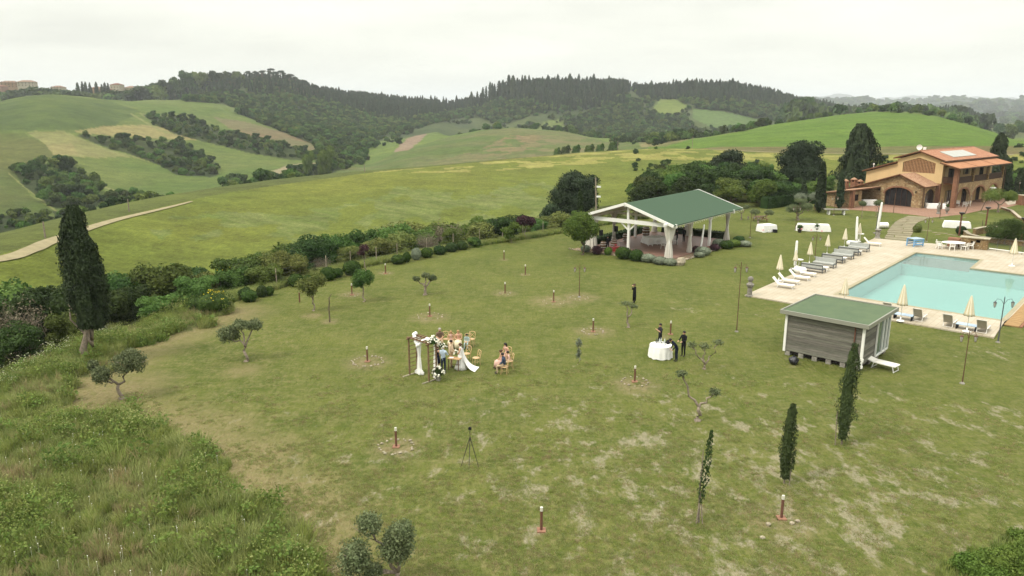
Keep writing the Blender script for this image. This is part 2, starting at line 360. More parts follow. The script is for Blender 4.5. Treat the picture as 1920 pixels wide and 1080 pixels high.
PARTING = [(430, 588), (330, 622), (250, 652), (180, 697), (130, 735), (100, 768), (150, 782), (230, 787), (300, 803), (370, 842), (430, 900), (500, 948), (560, 1000), (600, 1100)]
MEADOW = [(-400, 700), (0, 728), (60, 690), (110, 662), (200, 636), (300, 600), (420, 566)] + PARTING + [(590, 1400), (-400, 1400)]
CORNER = [(1780, 1060), (1830, 1032), (1890, 1012), (2050, 990), (2050, 1200), (1700, 1200)]
WOODS = {      # photo outlines of the far woods, with the range of distances they lie in
 'w1': ([(25, 320), (50, 305), (130, 308), (150, 318), (185, 345), (188, 385), (150, 397), (100, 390), (70, 368), (40, 345)], 250, 800),
 'w2': ([(205, 362), (250, 357), (330, 374), (300, 388), (210, 402), (190, 390)], 250, 700),
 'w3': ([(140, 252), (250, 262), (340, 268), (372, 285), (412, 325), (398, 333), (330, 328), (300, 310), (240, 288), (180, 270)], 350, 900),
 'w4': ([(268, 215), (350, 220), (415, 245), (500, 262), (610, 292), (640, 300), (570, 302), (480, 290), (400, 270), (330, 252), (290, 232)], 400, 960),
 'w5': ([(395, 356), (430, 345), (520, 332), (600, 312), (640, 292), (690, 290), (690, 300), (620, 325), (500, 350), (420, 360)], 300, 700),
 'w6': ([(345, 190), (400, 180), (480, 183), (560, 178), (700, 200), (850, 212), (855, 222), (800, 236), (740, 250), (700, 268), (650, 292), (605, 292), (590, 272), (540, 252), (480, 228), (420, 208)], 900, 1450),
 'w6b': ([(440, 210), (560, 215), (740, 240), (700, 268), (650, 296), (605, 296), (590, 272), (540, 252)], 560, 1450),
 'w7': ([(0, 404), (60, 402), (110, 412), (40, 434), (-60, 450), (-200, 470), (-200, 410)], 200, 500),
 'w7b': ([(100, 396), (190, 396), (230, 385), (330, 372), (350, 378), (230, 408), (110, 438)], 215, 500),
 'w8': ([(850, 205), (900, 190), (940, 185), (1060, 190), (1180, 180), (1180, 196), (1060, 208), (1000, 214), (940, 236), (900, 222), (850, 222)], 900, 1400),
 'w9': ([(1060, 250), (1055, 225), (1110, 212), (1180, 190), (1220, 185), (1200, 205), (1230, 215), (1290, 225), (1300, 245), (1240, 265), (1150, 258)], 700, 1400),
 'w10': ([(1290, 190), (1340, 190), (1460, 200), (1530, 210), (1480, 222), (1410, 222), (1370, 210), (1310, 205)], 760, 1450),
}
if True:
    azc = np.concatenate([np.arange(-180, -46, 4.0), np.arange(-44, 44.01, .09), np.arange(48, 180.1, 4.0)])
    az = np.radians(azc)
    rows = np.concatenate([np.geomspace(1.5, 20, 18)[:-1], np.geomspace(20, 60, 95)[:-1], np.geomspace(60, 1600, 400)[:-1], np.geomspace(1600, 17500, 80)])
    AA, RR = np.meshgrid(az, rows); x = (np.sin(AA) * RR).ravel(); y = (np.cos(AA) * RR).ravel()
    nr, nc = AA.shape
    z, seg, r, KX = height(x, y, seg=True)
    u, v = proj(np.stack([x, y, z], -1))
    wob = (fbm(x / 14, y / 14, 3, 9) - .5) * np.clip(r / 110, .25, 8)           # irregular edges, in metres
    ue = u + wob * 900 / np.maximum(r, 20); ve = v + wob * 300 / np.maximum(r, 20)
    col = np.zeros((len(x), 3)); 
    n1 = fbm(x / 45, y / 45, 4, 21)[:, None]; n2 = fbm(x / 9, y / 9, 3, 22)[:, None]
    def setc(msk, c, c2=None, nn=None):
        c = np.array(c); t = (n1 if nn is None else nn)
        t = np.clip((t - .3) / .4, 0, 1)
        cc = c[None] * (1 - t) + np.array(c2)[None] * t if c2 is not None else np.repeat(c[None], len(x), 0)
        col[msk] = cc[msk]
    # k: 0 lawn | 1 bank | 2 thicket dip | 3 near field | 4 dip | 5 hill face | 6 ... beyond
    lawn = (seg <= 0)
    setc(lawn, A(119, 128, 56), A(111, 122, 51))
    setc(seg == 1, A(85, 92, 47), A(97, 104, 51))
    setc(seg == 2, A(90, 100, 47), A(104, 112, 56))
    fieldn = (n1 * .6 + fbm(x / 28, y / 90, 3, 31)[:, None] * .4)
    setc((seg == 3) | ((seg == 2) & (v < 560)), A(116, 129, 54), A(130, 135, 57), fieldn)
    # crop laid flat by wind: a pale wavy band through the lower part of the near field
    flat = [(290, 418), (380, 396), (480, 392), (560, 402), (700, 372), (760, 352), (820, 358), (900, 352), (1010, 336), (1060, 350), (1060, 440), (900, 470), (700, 480), (400, 470), (300, 455)]
    fl = inside(flat, ue * 1 + (fbm(x / 6, y / 6, 3, 41) - .5) * 60, ve + (fbm(x / 8, y / 8, 3, 42) - .5) * 18) & (seg >= 2) & (seg <= 3) & (fbm(x / 7 + 3, y / 16, 4, 46) > .42)
    setc(fl, A(112, 127, 60), A(134, 142, 81), fbm(x / 2.2 + .5 * y, y / 5, 3, 44)[:, None])
    up = (v < np.interp(u, [700, 900, 1100, 1200], [326, 322, 308, 300])) & (seg == 3) & (u > 700) & (fbm(x / 9, y / 9, 3, 45) > .52)
    setc(up, A(158, 156, 80), A(170, 165, 92))
    setc(seg == 4, A(111, 120, 59), A(100, 109, 56))
    setc((seg == 4) & (u > 1250), A(120, 120, 70), A(128, 112, 76))
    setc(seg == 5, A(100, 120, 56), A(116, 128, 66), fbm(x / 30, y / 30, 5, 58)[:, None])
    cmid = (seg == 5) & (u > 600) & (u < 1215)
    setc(cmid, A(99, 117, 59), A(119, 122, 75), fbm(x / 25, y / 25, 4, 51)[:, None])
    brown = inside([(960, 252), (1080, 256), (1140, 270), (1080, 290), (900, 310), (760, 318), (900, 280)], ue, ve) & cmid & (fbm(x / 12, y / 12, 3, 52) > .45)
    setc(brown, A(124, 124, 80), A(140, 124, 88))
    setc((seg == 5) & (u >= 1215), A(99, 129, 44), A(110, 137, 52), fbm(x / 60, y / 12, 3, 53)[:, None])
    setc(seg == 6, A(105, 126, 60), A(119, 135, 67))
    setc(seg >= 7, A(78, 92, 56), A(93, 104, 59))
    setc((seg >= 7) & (u > 1840), A(103, 120, 72), A(130, 134, 90))
    setc(seg >= 9, A(65, 81, 63), A(89, 100, 73), fbm(x / 320, y / 320, 4, 54)[:, None])
    m56 = (seg >= 4) & (seg <= 6)
    def patch(poly, c, c2=None, nn=None, extra=True): setc(inside(poly, ue, ve) & m56 & extra, c, c2, nn)
    patch([(-300, 190), (0, 189), (90, 176), (200, 188), (262, 208), (200, 245), (60, 243), (-300, 250)], A(100, 116, 58), A(84, 102, 52), fbm(x / 24, y / 24, 5, 57)[:, None])
    patch([(-200, 262), (45, 250), (85, 270), (110, 293), (60, 305), (25, 320), (60, 370), (110, 400), (-200, 420)], A(92, 108, 52), A(108, 112, 60))
    patch([(143, 247), (190, 237), (270, 234), (290, 236), (385, 262), (330, 263), (240, 256), (165, 251)], A(152, 144, 92), A(164, 152, 100))
    patch([(50, 248), (65, 245), (120, 246), (150, 262), (250, 294), (190, 296), (110, 293), (85, 270)], A(123, 131, 74), A(148, 146, 92))
    patch([(85, 272), (135, 268), (148, 290), (104, 293)], A(148, 142, 90), A(156, 148, 96))
    patch([(400, 220), (450, 226), (540, 250), (606, 274), (590, 284), (540, 276), (480, 258), (430, 240)], A(124, 122, 82), A(136, 116, 86))
    for (a, b) in (((245, 213), (300, 245)), ((300, 245), (388, 263)), ((120, 247), (200, 281)), ((200, 281), (290, 304)), ((15, 324), (55, 358)), ((55, 358), (108, 398)), ((300, 232), (262, 212)), ((160, 340), (218, 358))):
        d = np.abs((b[0] - a[0]) * (a[1] - v) - (a[0] - u) * (b[1] - a[1])) / math.hypot(b[0] - a[0], b[1] - a[1])
        setc((d < 1.5) & m56 & (u > min(a[0], b[0])) & (u < max(a[0], b[0])), A(140, 144, 88))
    patch([(495, 326), (545, 308), (606, 304), (606, 310), (560, 314), (500, 332)], A(164, 152, 120))
    patch([(738, 285), (760, 262), (808, 234), (818, 236), (790, 262), (765, 282)], A(152, 130, 108), A(160, 140, 116))
    patch([(1195, 260), (1215, 250), (1250, 249), (1290, 262), (1250, 275), (1200, 276)], A(114, 118, 67), A(150, 142, 96))
    gl = (seg >= 6) & (seg <= 7)
    setc(inside([(1222, 205), (1240, 184), (1262, 184), (1290, 200), (1280, 208), (1270, 222), (1240, 224), (1232, 214)], u, v) & gl, A(117, 133, 63), A(125, 137, 68))
    setc(inside([(1300, 206), (1330, 204), (1440, 228), (1380, 240), (1330, 238), (1300, 222)], u, v) & gl, A(100, 124, 67), A(108, 129, 74))
    setc(inside([(1000, 250), (1020, 228), (1060, 222), (1110, 212), (1060, 232), (1050, 252)], u, v) & gl, A(117, 131, 68))
    for c_ in ([(500, 152), (524, 154), (548, 178), (528, 180), (504, 162)], [(1268, 172), (1280, 172), (1284, 184), (1270, 184)], [(1310, 182), (1330, 182), (1336, 190), (1316, 190)]):
        setc(inside(c_, u, v) & (seg >= 6) & (seg <= 7), A(168, 148, 112), A(150, 140, 100))
    for nm, (poly, r0, r1) in WOODS.items():
        setc(inside(poly, ue, ve) & (r > r0) & (r < r1), A(61, 74, 41), A(75, 85, 45))
    # masks: R meadow/rough grass, G straw, B bare soil
    msk = np.zeros((len(x), 4)); msk[:, 3] = 1
    near = r < 140
    um, vm = u + (fbm(x / 1.5, y / 1.5, 3, 61) - .5) * 46, v + (fbm(x / 1.5, y / 1.5, 3, 62) - .5) * 30
    meadow = inside(MEADOW, um, vm) | inside(CORNER, um, vm)
    msk[meadow & (seg <= 1), 0] = 1
    def dist_poly(pl):
        d = np.full(len(x), 1e9); w = near
        for a, b in zip(pl[:-1], pl[1:]):
            A_, B_ = G(*a), G(*b); ex, ey = B_.x - A_.x, B_.y - A_.y
            t = np.clip(((x[w] - A_.x) * ex + (y[w] - A_.y) * ey) / (ex * ex + ey * ey), 0, 1)
            d[w] = np.minimum(d[w], np.hypot(x[w] - A_.x - t * ex, y[w] - A_.y - t * ey))
        return d
    dp = dist_poly(PARTING)
    straw = np.clip(1.25 - dp / 3.4, 0, 1)
    for cu, cv, rad, s in ((205, 738, 4.0, 1.0), (400, 800, 3, .7), (470, 860, 3.5, .9), (560, 930, 3, .9), (620, 1000, 3, .8), (455, 695, 1.6, .8), (360, 585, 2, .5), (250, 720, 3, .7)):
        P = G(cu, cv); straw = np.maximum(straw, s * np.clip(1.5 - 1.5 * np.hypot(x - P.x, y - P.y) / rad, 0, 1))
    RING = [(585, 592, .9), (689, 680, 1.6), (743, 838, 1.3), (660, 552, 1.2), (806, 596, 1.6), (946, 550, 1.2), (1038, 565, 2.2), (1113, 622, 1.6), (1190, 722, 1.6), (1085, 558, 1.8), (945, 487, .6), (985, 515, .6), (722, 512, .9), (1465, 975, 1.5), (1012, 996, .5), (618, 603, .8), (1246, 632, .5)]
    soil = np.zeros(len(x))
    for cu, cv, rad in RING:
        P = G(cu, cv); soil = np.maximum(soil, np.clip(1.6 - 1.3 * np.hypot(x - P.x, (y - P.y)) / rad, 0, 1))
    # wear grows toward the near right of the lawn
    P1 = G(1400, 900); wear = np.clip(1.2 - np.hypot((x - P1.x) / 1.5, y - P1.y) / 17, 0, 1)
    for cu, cv, rad, s in ((1630, 980, 3.4, 1), (1560, 880, 4, .75), (1010, 920, 1.8, .9), (1320, 840, 3, .6), (1840, 660, 3, .7), (1290, 575, 4.5, .5), (1380, 1040, 3, .7), (1500, 1060, 4, .6), (1780, 780, 4, .55), (1060, 960, 3, .5), (1600, 620, 3, .3), (1420, 600, 4, .4), (1760, 640, 4, .35), (1880, 780, 3, .6), (1700, 860, 3, .4)):
        P = G(cu, cv); wear = np.maximum(wear * .99, .35 * wear + s * np.clip(1.5 - 1.5 * np.hypot(x - P.x, y - P.y) / rad, 0, 1))
    lw = (seg <= 0)
    msk[:, 1] = np.where(lw | (seg == 1), np.clip(straw, 0, 1), 0)
    dry = np.clip(.48 + .5 * np.clip((46 - r) / 26, 0, 1) + .3 * (u < 560) * (r < 60) - .25 * (r > 75), 0, 1)   # how tired the lawn is
    msk[:, 2] = np.where(lw, soil, 0)
    wearm = np.where(lw, wear, 0)
    me = bpy.data.meshes.new('terrain')
    q = np.arange(nr * nc).reshape(nr, nc)
    wrap = np.concatenate([q, q[:, :1]], 1) if False else q
    F4 = np.stack([wrap[:-1, :-1], wrap[:-1, 1:], wrap[1:, 1:], wrap[1:, :-1]], -1).reshape(-1, 4)[:, ::-1]
    # under the pool, the terrain is lowered so that the basin is not cut by it
    pO = G(1571, 554); c48, s48 = math.cos(math.radians(48)), math.sin(math.radians(48))
    POOLC = [Vector((pO.x + c48 * a - s48 * b_, pO.y + s48 * a + c48 * b_)) for a, b_ in ((-1, 1), (27.3, 1.4), (27.3, -6.9), (21.4, -7), (21.4, -13.25), (-.9, -13.25))]
    pc = inside([(p.x, p.y) for p in POOLC], x, y); z = np.where(pc, -2.2, z)
    me.vertices.add(len(x)); me.vertices.foreach_set('co', np.stack([x, y, z], -1).ravel())
    me.loops.add(F4.size); me.loops.foreach_set('vertex_index', F4.ravel().astype(np.int32))
    me.polygons.add(len(F4)); me.polygons.foreach_set('loop_start', np.arange(0, F4.size, 4, dtype=np.int32)); me.polygons.foreach_set('loop_total', np.full(len(F4), 4, np.int32))
    me.polygons.foreach_set('use_smooth', np.ones(len(F4), bool)); me.update(calc_edges=True)
    for nm, dat in (('Col', np.concatenate([col, dry[:, None]], 1)), ('Msk', np.concatenate([msk[:, :3], wearm[:, None]], 1))):
        at_ = me.color_attributes.new(nm, 'FLOAT_COLOR', 'POINT'); at_.data.foreach_set('color', dat.ravel().astype(np.float32))
    TERR = bpy.data.objects.new('ground', me); link(TERR); TERR['kind'] = 'structure'

    gm = bpy.data.materials.new('ground'); gm.use_nodes = True; t = gm.node_tree; L = t.links.new; b = t.nodes['Principled BSDF']
    b.inputs['Roughness'].default_value = .9; b.inputs['Specular IOR Level'].default_value = .08
    def N(ty, **k):
        n = t.nodes.new(ty)
        for a_, v_ in k.items():
            if a_ in n.inputs: n.inputs[a_].default_value = v_
            else: setattr(n, a_, v_)
        return n
    tc = N('ShaderNodeTexCoord'); vc = N('ShaderNodeVertexColor', layer_name='Col'); vk = N('ShaderNodeVertexColor', layer_name='Msk')
    sm = N('ShaderNodeSeparateColor'); L(vk.outputs['Color'], sm.inputs[0])
    def noise_(sc, det=4, rough=.6, scale3=None):
        n = N('ShaderNodeTexNoise', Scale=sc, Detail=det, Roughness=rough)
        if scale3:
            m_ = N('ShaderNodeMapping'); m_.inputs['Scale'].default_value = scale3; L(tc.outputs['Object'], m_.inputs[0]); L(m_.outputs[0], n.inputs['Vector'])
        else: L(tc.outputs['Object'], n.inputs['Vector'])
        return n.outputs['Fac']
    def ramp(src, lo, hi, a_=0.0, b_=1.0):
        m_ = N('ShaderNodeMapRange'); L(src, m_.inputs['Value']); m_.inputs['From Min'].default_value = lo; m_.inputs['From Max'].default_value = hi
        m_.inputs['To Min'].default_value = a_; m_.inputs['To Max'].default_value = b_; return m_.outputs[0]
    def math_(op, a_, b_=None):
        m_ = N('ShaderNodeMath', operation=op, use_clamp=(op not in ('SUBTRACT',)))
        for i_, q_ in enumerate((a_, b_)):
            if q_ is None: continue
            if isinstance(q_, (int, float)): m_.inputs[i_].default_value = q_
            else: L(q_, m_.inputs[i_])
        return m_.outputs[0]
    def mix(f, a_, b_):
        m_ = N('ShaderNodeMix', data_type='RGBA')
        if isinstance(f, (int, float)): m_.inputs[0].default_value = f
        else: L(f, m_.inputs[0])
        for i_, q_ in ((6, a_), (7, b_)):
            if isinstance(q_, tuple): m_.inputs[i_].default_value = (*q_, 1)
            else: L(q_, m_.inputs[i_])
        return m_.outputs[2]
    # distance from the lawn centre, to fade fine detail
    sp = N('ShaderNodeSeparateXYZ'); L(tc.outputs['Object'], sp.inputs[0])
    lawnm = N('ShaderNodeAttribute', attribute_name='lawnm')
    la = me.attributes.new('lawnm', 'FLOAT', 'POINT'); la.data.foreach_set('value', (seg <= 0).astype(np.float32))
    # --- field colour with tufty variation
    nf = noise_(.12, 6, .7); nf2 = noise_(.8, 4, .7); nf3 = noise_(2.6, 4, .7, (1, .35, 1))
    k1 = ramp(nf, .3, .7, .72, 1.28); k2 = ramp(nf2, .3, .7, .78, 1.24); k3 = ramp(nf3, .3, .7, .78, 1.24)
    kk = math_('MULTIPLY', k1, 1.0); 
    vmul = N('ShaderNodeVectorMath', operation='SCALE'); mm = N('ShaderNodeMath', operation='MULTIPLY'); L(k1, mm.inputs[0]); L(k2, mm.inputs[1])
    mm2 = N('ShaderNodeMath', operation='MULTIPLY'); L(mm.outputs[0], mm2.inputs[0]); L(k3, mm2.inputs[1])
    L(vc.outputs['Color'], vmul.inputs[0]); L(mm2.outputs[0], vmul.inputs['Scale'])
    field = vmul.outputs[0]
    # --- lawn
    la1 = noise_(.22, 5, .6); la2 = noise_(1.3, 5, .7); la3 = noise_(7, 4, .75, (1, .6, 1)); la4 = noise_(26, 3, .8, (1, .7, 1))
    g = mix(ramp(la1, .35, .65), (.068, .092, .016), (.118, .134, .027))
    g = mix(ramp(la2, .4, .7, 0, .5), g, (.138, .146, .042))
    g = mix(ramp(la3, .42, .68, 0, .7), g, (.044, .066, .011))
    g = mix(ramp(la4, .50, .72, 0, .5), g, (.175, .17, .062))
    g = mix(ramp(noise_(.55, 5, .7, (1, .5, 1)), .52, .70, 0, .5), g, (.142, .140, .044))
    clip_ = math_('MULTIPLY', ramp(noise_(1.9, 6, .78, (.55, 1.5, 1)), .53, .66), ramp(noise_(.16, 4, .6), .38, .60, .12, 1))
    g = mix(math_('MULTIPLY', clip_, .60), g, (.215, .205, .085))
    dk_ = ramp(noise_(1.1, 6, .75, (.6, 1.3, 1)), .56, .70, 0, .55)
    g = mix(dk_, g, (.036, .056, .010))
    st = math_('MULTIPLY', ramp(la2, .40, .62), vc.outputs['Alpha'])
    st = math_('MULTIPLY', st, ramp(noise_(4.5, 4, .75, (1, .5, 1)), .40, .60))
    g = mix(math_('MULTIPLY', st, .75), g, (.215, .185, .085))
    sg = math_('MULTIPLY', sm.outputs[1], ramp(noise_(2.2, 5, .75), .30, .55, .25, 1))
    strawc = mix(ramp(la3, .35, .7), (.17, .135, .065), (.26, .215, .115))
    g = mix(math_('MULTIPLY', sg, .85), g, strawc)
    bs = math_('MULTIPLY', sm.outputs[2], ramp(noise_(1.7, 5, .75), .35, .58, .1, 1))
    g = mix(math_('MULTIPLY', bs, .6), g, mix(ramp(la3, .35, .7), (.20, .145, .085), (.31, .245, .155)))
    # pale bare streaks where the turf has worn off
    w1 = noise_(.85, 6, .72, (1, .62, 1)); thr = N('ShaderNodeMath', operation='ADD'); L(w1, thr.inputs[0])
    w2 = N('ShaderNodeMath', operation='MULTIPLY'); L(vk.outputs['Alpha'], w2.inputs[0]); w2.inputs[1].default_value = .180; L(w2.outputs[0], thr.inputs[1])
    wv = ramp(thr.outputs[0], .655, .735)
    wv = math_('MULTIPLY', wv, ramp(vk.outputs['Alpha'], .03, .2))
    wv = math_('MULTIPLY', wv, ramp(noise_(9, 4, .8), .33, .52, .35, 1))
    g = mix(math_('MULTIPLY', wv, .74), g, mix(ramp(la3, .35, .7), (.22, .19, .125), (.36, .32, .23)))
    g = mix(math_('MULTIPLY', sm.outputs[0], .9), g, mix(ramp(la2, .35, .65), (.055, .070, .022), (.105, .11, .038)))
    base = mix(lawnm.outputs['Fac'], field, g)
    L(base, b.inputs['Base Color'])
    bp = N('ShaderNodeBump', Strength=.55, Distance=.10); L(la3, bp.inputs['Height'])
    bp2 = N('ShaderNodeBump', Strength=.5, Distance=.03); L(la4, bp2.inputs['Height']); L(bp.outputs[0], bp2.inputs['Normal'])
    bp3 = N('ShaderNodeBump', Strength=.5, Distance=1.2); L(nf3, bp3.inputs['Height']); L(bp2.outputs[0], bp3.inputs['Normal'])
    L(bp3.outputs[0], b.inputs['Normal'])
    me.materials.append(gm)
    GRIDU, GRIDV, GX, GY, GZ, GR, GSEG = u, v, x, y, z, r, seg

def strip(name, pts, widths, m, lift=.12, **t):         # a path laid on the ground along world points
    P = [Vector(p) for p in pts]; V = []; Fc = []; 
    for i, p in enumerate(P):
        d = (P[min(i + 1, len(P) - 1)] - P[max(i - 1, 0)]); d = Vector((d.x, d.y)).normalized(); nrm = Vector((-d.y, d.x))
        w = widths[i] if hasattr(widths, '__len__') else widths
        for s in (-.5, -.17, .17, .5):
            q = Vector((p.x, p.y)) + nrm * s * w; V.append((q.x, q.y, hz(q.x, q.y) + lift))
    for i in range(len(P) - 1):
        for k in range(3): a = i * 4 + k; Fc.append((a, a + 1, a + 5, a + 4))
    o = MB().add(V, Fc).build(name, m, smooth=True); return tag(o, **t)
def along(ctrl, n):                                     # Catmull-Rom through 2D control points
    c = [Vector(p) for p in ctrl]; c = [c[0] * 2 - c[1]] + c + [c[-1] * 2 - c[-2]]; out = []
    for i in range(1, len(c) - 2):
        for k in range(n):
            t = k / n; a, b_, c_, d = c[i - 1], c[i], c[i + 1], c[i + 2]
            out.append(.5 * ((2 * b_) + (c_ - a) * t + (2 * a - 5 * b_ + 4 * c_ - d) * t * t + (3 * b_ - a - 3 * c_ + d) * t ** 3))
    out.append(c[-2]); return out
def polar(a, r): return Vector((math.sin(a) * r, math.cos(a) * r, 0))
M['road'] = mat('white_gravel_road', A(184, 172, 136), .95, .05, var=.15, scale=.6, detail=6)
M['verge'] = mat('dry_verge', A(138, 134, 82), .95, .05, var=.2, scale=.5, detail=6)
cr = sorted(C4)
pts = [polar(a, r - 3.2) for a, r, z in cr if -46 < math.degrees(a) < -20.5]
pts2 = [polar(a, r - 2) for a, r, z in cr if -3 < math.degrees(a) < 12]
pl_ = along(pts, 6); strip('dirt_road', pl_, [float(np.interp(proj(p)[0], [-200, 0, 200, 330, 385], [2.3, 2.1, 1.7, 1.1, .15])) for p in pl_], M['road'], .14, kind='structure')
strip('dirt_road', along(pts2, 6), 1.3, M['verge'], .2, kind='structure')
pts = [polar(a, r - 3.0) for a, r, z in cr if 13.5 < math.degrees(a) < 46]
strip('dirt_road', along(pts, 6), 2.4, M['road'], .22, kind='structure')
HAZE = 0.00012
# ------------------------------------------------------------------ foliage
nrs = np.random.RandomState(11)
def cards(C, Nn, size, jit=.8, asp=1.5, up=0.0, rs=nrs):
    """leaf-sized faces at points C, roughly facing Nn"""
    n = len(C); size = np.broadcast_to(np.asarray(size, float), (n,)) * rs.uniform(.7, 1.3, n)
    d = Nn + rs.normal(0, jit, (n, 3)); d /= np.linalg.norm(d, axis=1)[:, None] + 1e-9
    a = rs.normal(0, 1, (n, 3)); a[:, 2] += up * 3
    t1 = a - (a * d).sum(1)[:, None] * d; t1 /= np.linalg.norm(t1, axis=1)[:, None] + 1e-9
    t2 = np.cross(d, t1)
    l = (size * asp / 2)[:, None]; w = (size / 2)[:, None]
    V = np.stack([C - t1 * l, C + t2 * w - t1 * l * .1 + d * w * .15, C + t1 * l, C - t2 * w - t1 * l * .1 + d * w * .15], 1)
    return V.reshape(-1, 3), np.arange(4 * n).reshape(n, 4)
class LB(MB):
    def leaves(s, C, Nn, size, m=0, **k):
        if len(C) == 0: return s
        V, Fq = cards(np.asarray(C, float), np.asarray(Nn, float), size, **k)
        return s.add(V.tolist(), Fq.tolist(), m)
def shell(c, r, n, rs=nrs, lo=.72, hi=1.06, zmin=-.55, freq=1.6, amp=.25):
    """points in the outer shell of a lumpy ellipsoid"""
    d = rs.normal(0, 1, (int(n * 1.5) + 4, 3)); d /= np.linalg.norm(d, axis=1)[:, None]; d = d[d[:, 2] > zmin][:n]
    off = rs.uniform(-50, 50, 2)
    k = 1 + amp * (fbm(d[:, 0] * freq + d[:, 2] * 1.3 + off[0], d[:, 1] * freq - d[:, 2] * .9 + off[1], 2, 1) * 2 - 1)
    q = k * rs.uniform(lo, hi, len(d))
    return np.asarray(c) + d * np.asarray(r) * q[:, None], d
def crown(lobes, per, size, rs=nrs, core=.72, leafm=0, corem=None, jit=.8, **k):
    lb = LB()
    for i, (c, r) in enumerate(lobes):
        r = np.asarray(r if hasattr(r, '__len__') else (r, r, r), float)
        n = max(6, int(per * (r[0] * r[1] + r[0] * r[2] * 2) / 3))
        P, D = shell(c, r, n, rs)
        lb.leaves(P, D, size, leafm, jit=jit, rs=rs, **k)
        if core: lb.blob(c, r * core, 1, .25, 1.5, seed=i + rs.randint(99), m=leafm if corem is None else corem)
    return lb
def broad_lobes(rs, h=1.0, w=.5, n=9, low=.25):
    L_ = [((0, 0, h * .55), (w * .62, w * .62, h * .36))]
    for k in range(n):
        a = rs.uniform(0, 2 * PI); rr = w * rs.uniform(.35, .68); z = h * rs.uniform(low, .82); s = w * rs.uniform(.28, .46)
        L_.append(((rr * math.cos(a), rr * math.sin(a), z), (s, s, s * rs.uniform(.7, .95))))
    return L_
def limb(mb, p, q, r0, r1, rs, n=4, wob=.12, m=0, sides=6):
    p, q = Vector(p), Vector(q); d = (q - p).length; pts = []
    for i in range(n + 1):
        t = i / n; x = p.lerp(q, t) + Vector(rs.normal(0, wob * d * .5 * (0 < i < n), 3).tolist()); pts.append(x)
    mb.tube(pts, [r0 + (r1 - r0) * i / n for i in range(n + 1)], sides, m); return pts
def tree_mesh(kind, h, w, seed, leaf, size, per, n=9, low=.22, core=.62):
    rs = np.random.RandomState(seed)
    lb = crown(broad_lobes(rs, h, w, n, low), per, size, rs, core)
    tb = MB(); tb.tube([(0, 0, -.6), (0, 0, h * .25), (rs.normal(0, .03) * h, 0, h * .6)], [h * .028 + .03, h * .022 + .02, .02], 6)
    for k in range(3):
        a = k * 2.1 + rs.uniform(0, 1); limb(tb, (0, 0, h * .2), (w * .5 * math.cos(a), w * .5 * math.sin(a), h * .6), h * .015 + .01, .01, rs)
    return lb, tb
def column_mesh(h, w, n, size, seed, power=.55, tip=.10, lean=0, base=.02, jit=.55, core=True, lump=.22, foot=.12):
    """tall conifer: leafy column with lumps"""
    rs = np.random.RandomState(seed); lb = LB()
    t = rs.uniform(0, 1, n) ** .9; a = rs.uniform(0, 2 * PI, n)
    def rad(t): return w * np.minimum(1, (t / foot + .25) if foot < .2 else (.5 + .5 * t / foot)) * np.maximum(tip * .3, (1 - t ** 2.2)) ** power
    k = 1 + lump * (fbm(a * 1.3 + 40, t * h / w * .9, 3, seed) * 2 - 1) * 1.6 + lump * .5 * (fbm(np.sin(a) * 3 + 9, t * h / w * 2.5, 2, seed + 3) * 2 - 1)
    r = rad(t) * k * rs.uniform(.72, 1.04, n)
    C = np.stack([r * np.cos(a) + lean * t, r * np.sin(a), (base + t * (1 - base)) * h], -1)
    D = np.stack([np.cos(a), np.sin(a), np.full(n, .35)], -1)
    lb.leaves(C, D, size, 0, jit=jit, asp=2.2, up=1.0, rs=rs)
    if core:
        pr = [(max(.01, float(rad(np.array(q)))) * .68, (base + q * (1 - base)) * h) for q in (0.0, .08, .2, .4, .6, .8, .93)]
        lb.lathe(pr, 9, m=0)
    return lb
def umbrella_pine(rs, h=16.0):
    lb = LB(); L_ = []
    for k in range(6):
        a = rs.uniform(0, 2 * PI); rr = h * .16 * rs.uniform(.4, 1); s = h * rs.uniform(.11, .16)
        L_.append(((rr * math.cos(a), rr * math.sin(a), h * rs.uniform(.84, .92)), (s, s, s * .42)))
    lb = crown(L_, 26 / (h * .13) ** 2 * 3, h * .05, rs, .8)
    for k in range(4):
        a = rs.uniform(0, 2 * PI); limb(lb, (0, 0, h * .5), (h * .16 * math.cos(a), h * .16 * math.sin(a), h * .86), h * .015, h * .006, rs, m=1)
    lb.tube([(0, 0, -1), (0, 0, h * .5), (h * .01, 0, h * .85)], [h * .028, h * .02, h * .01], 6, 1)
    return lb

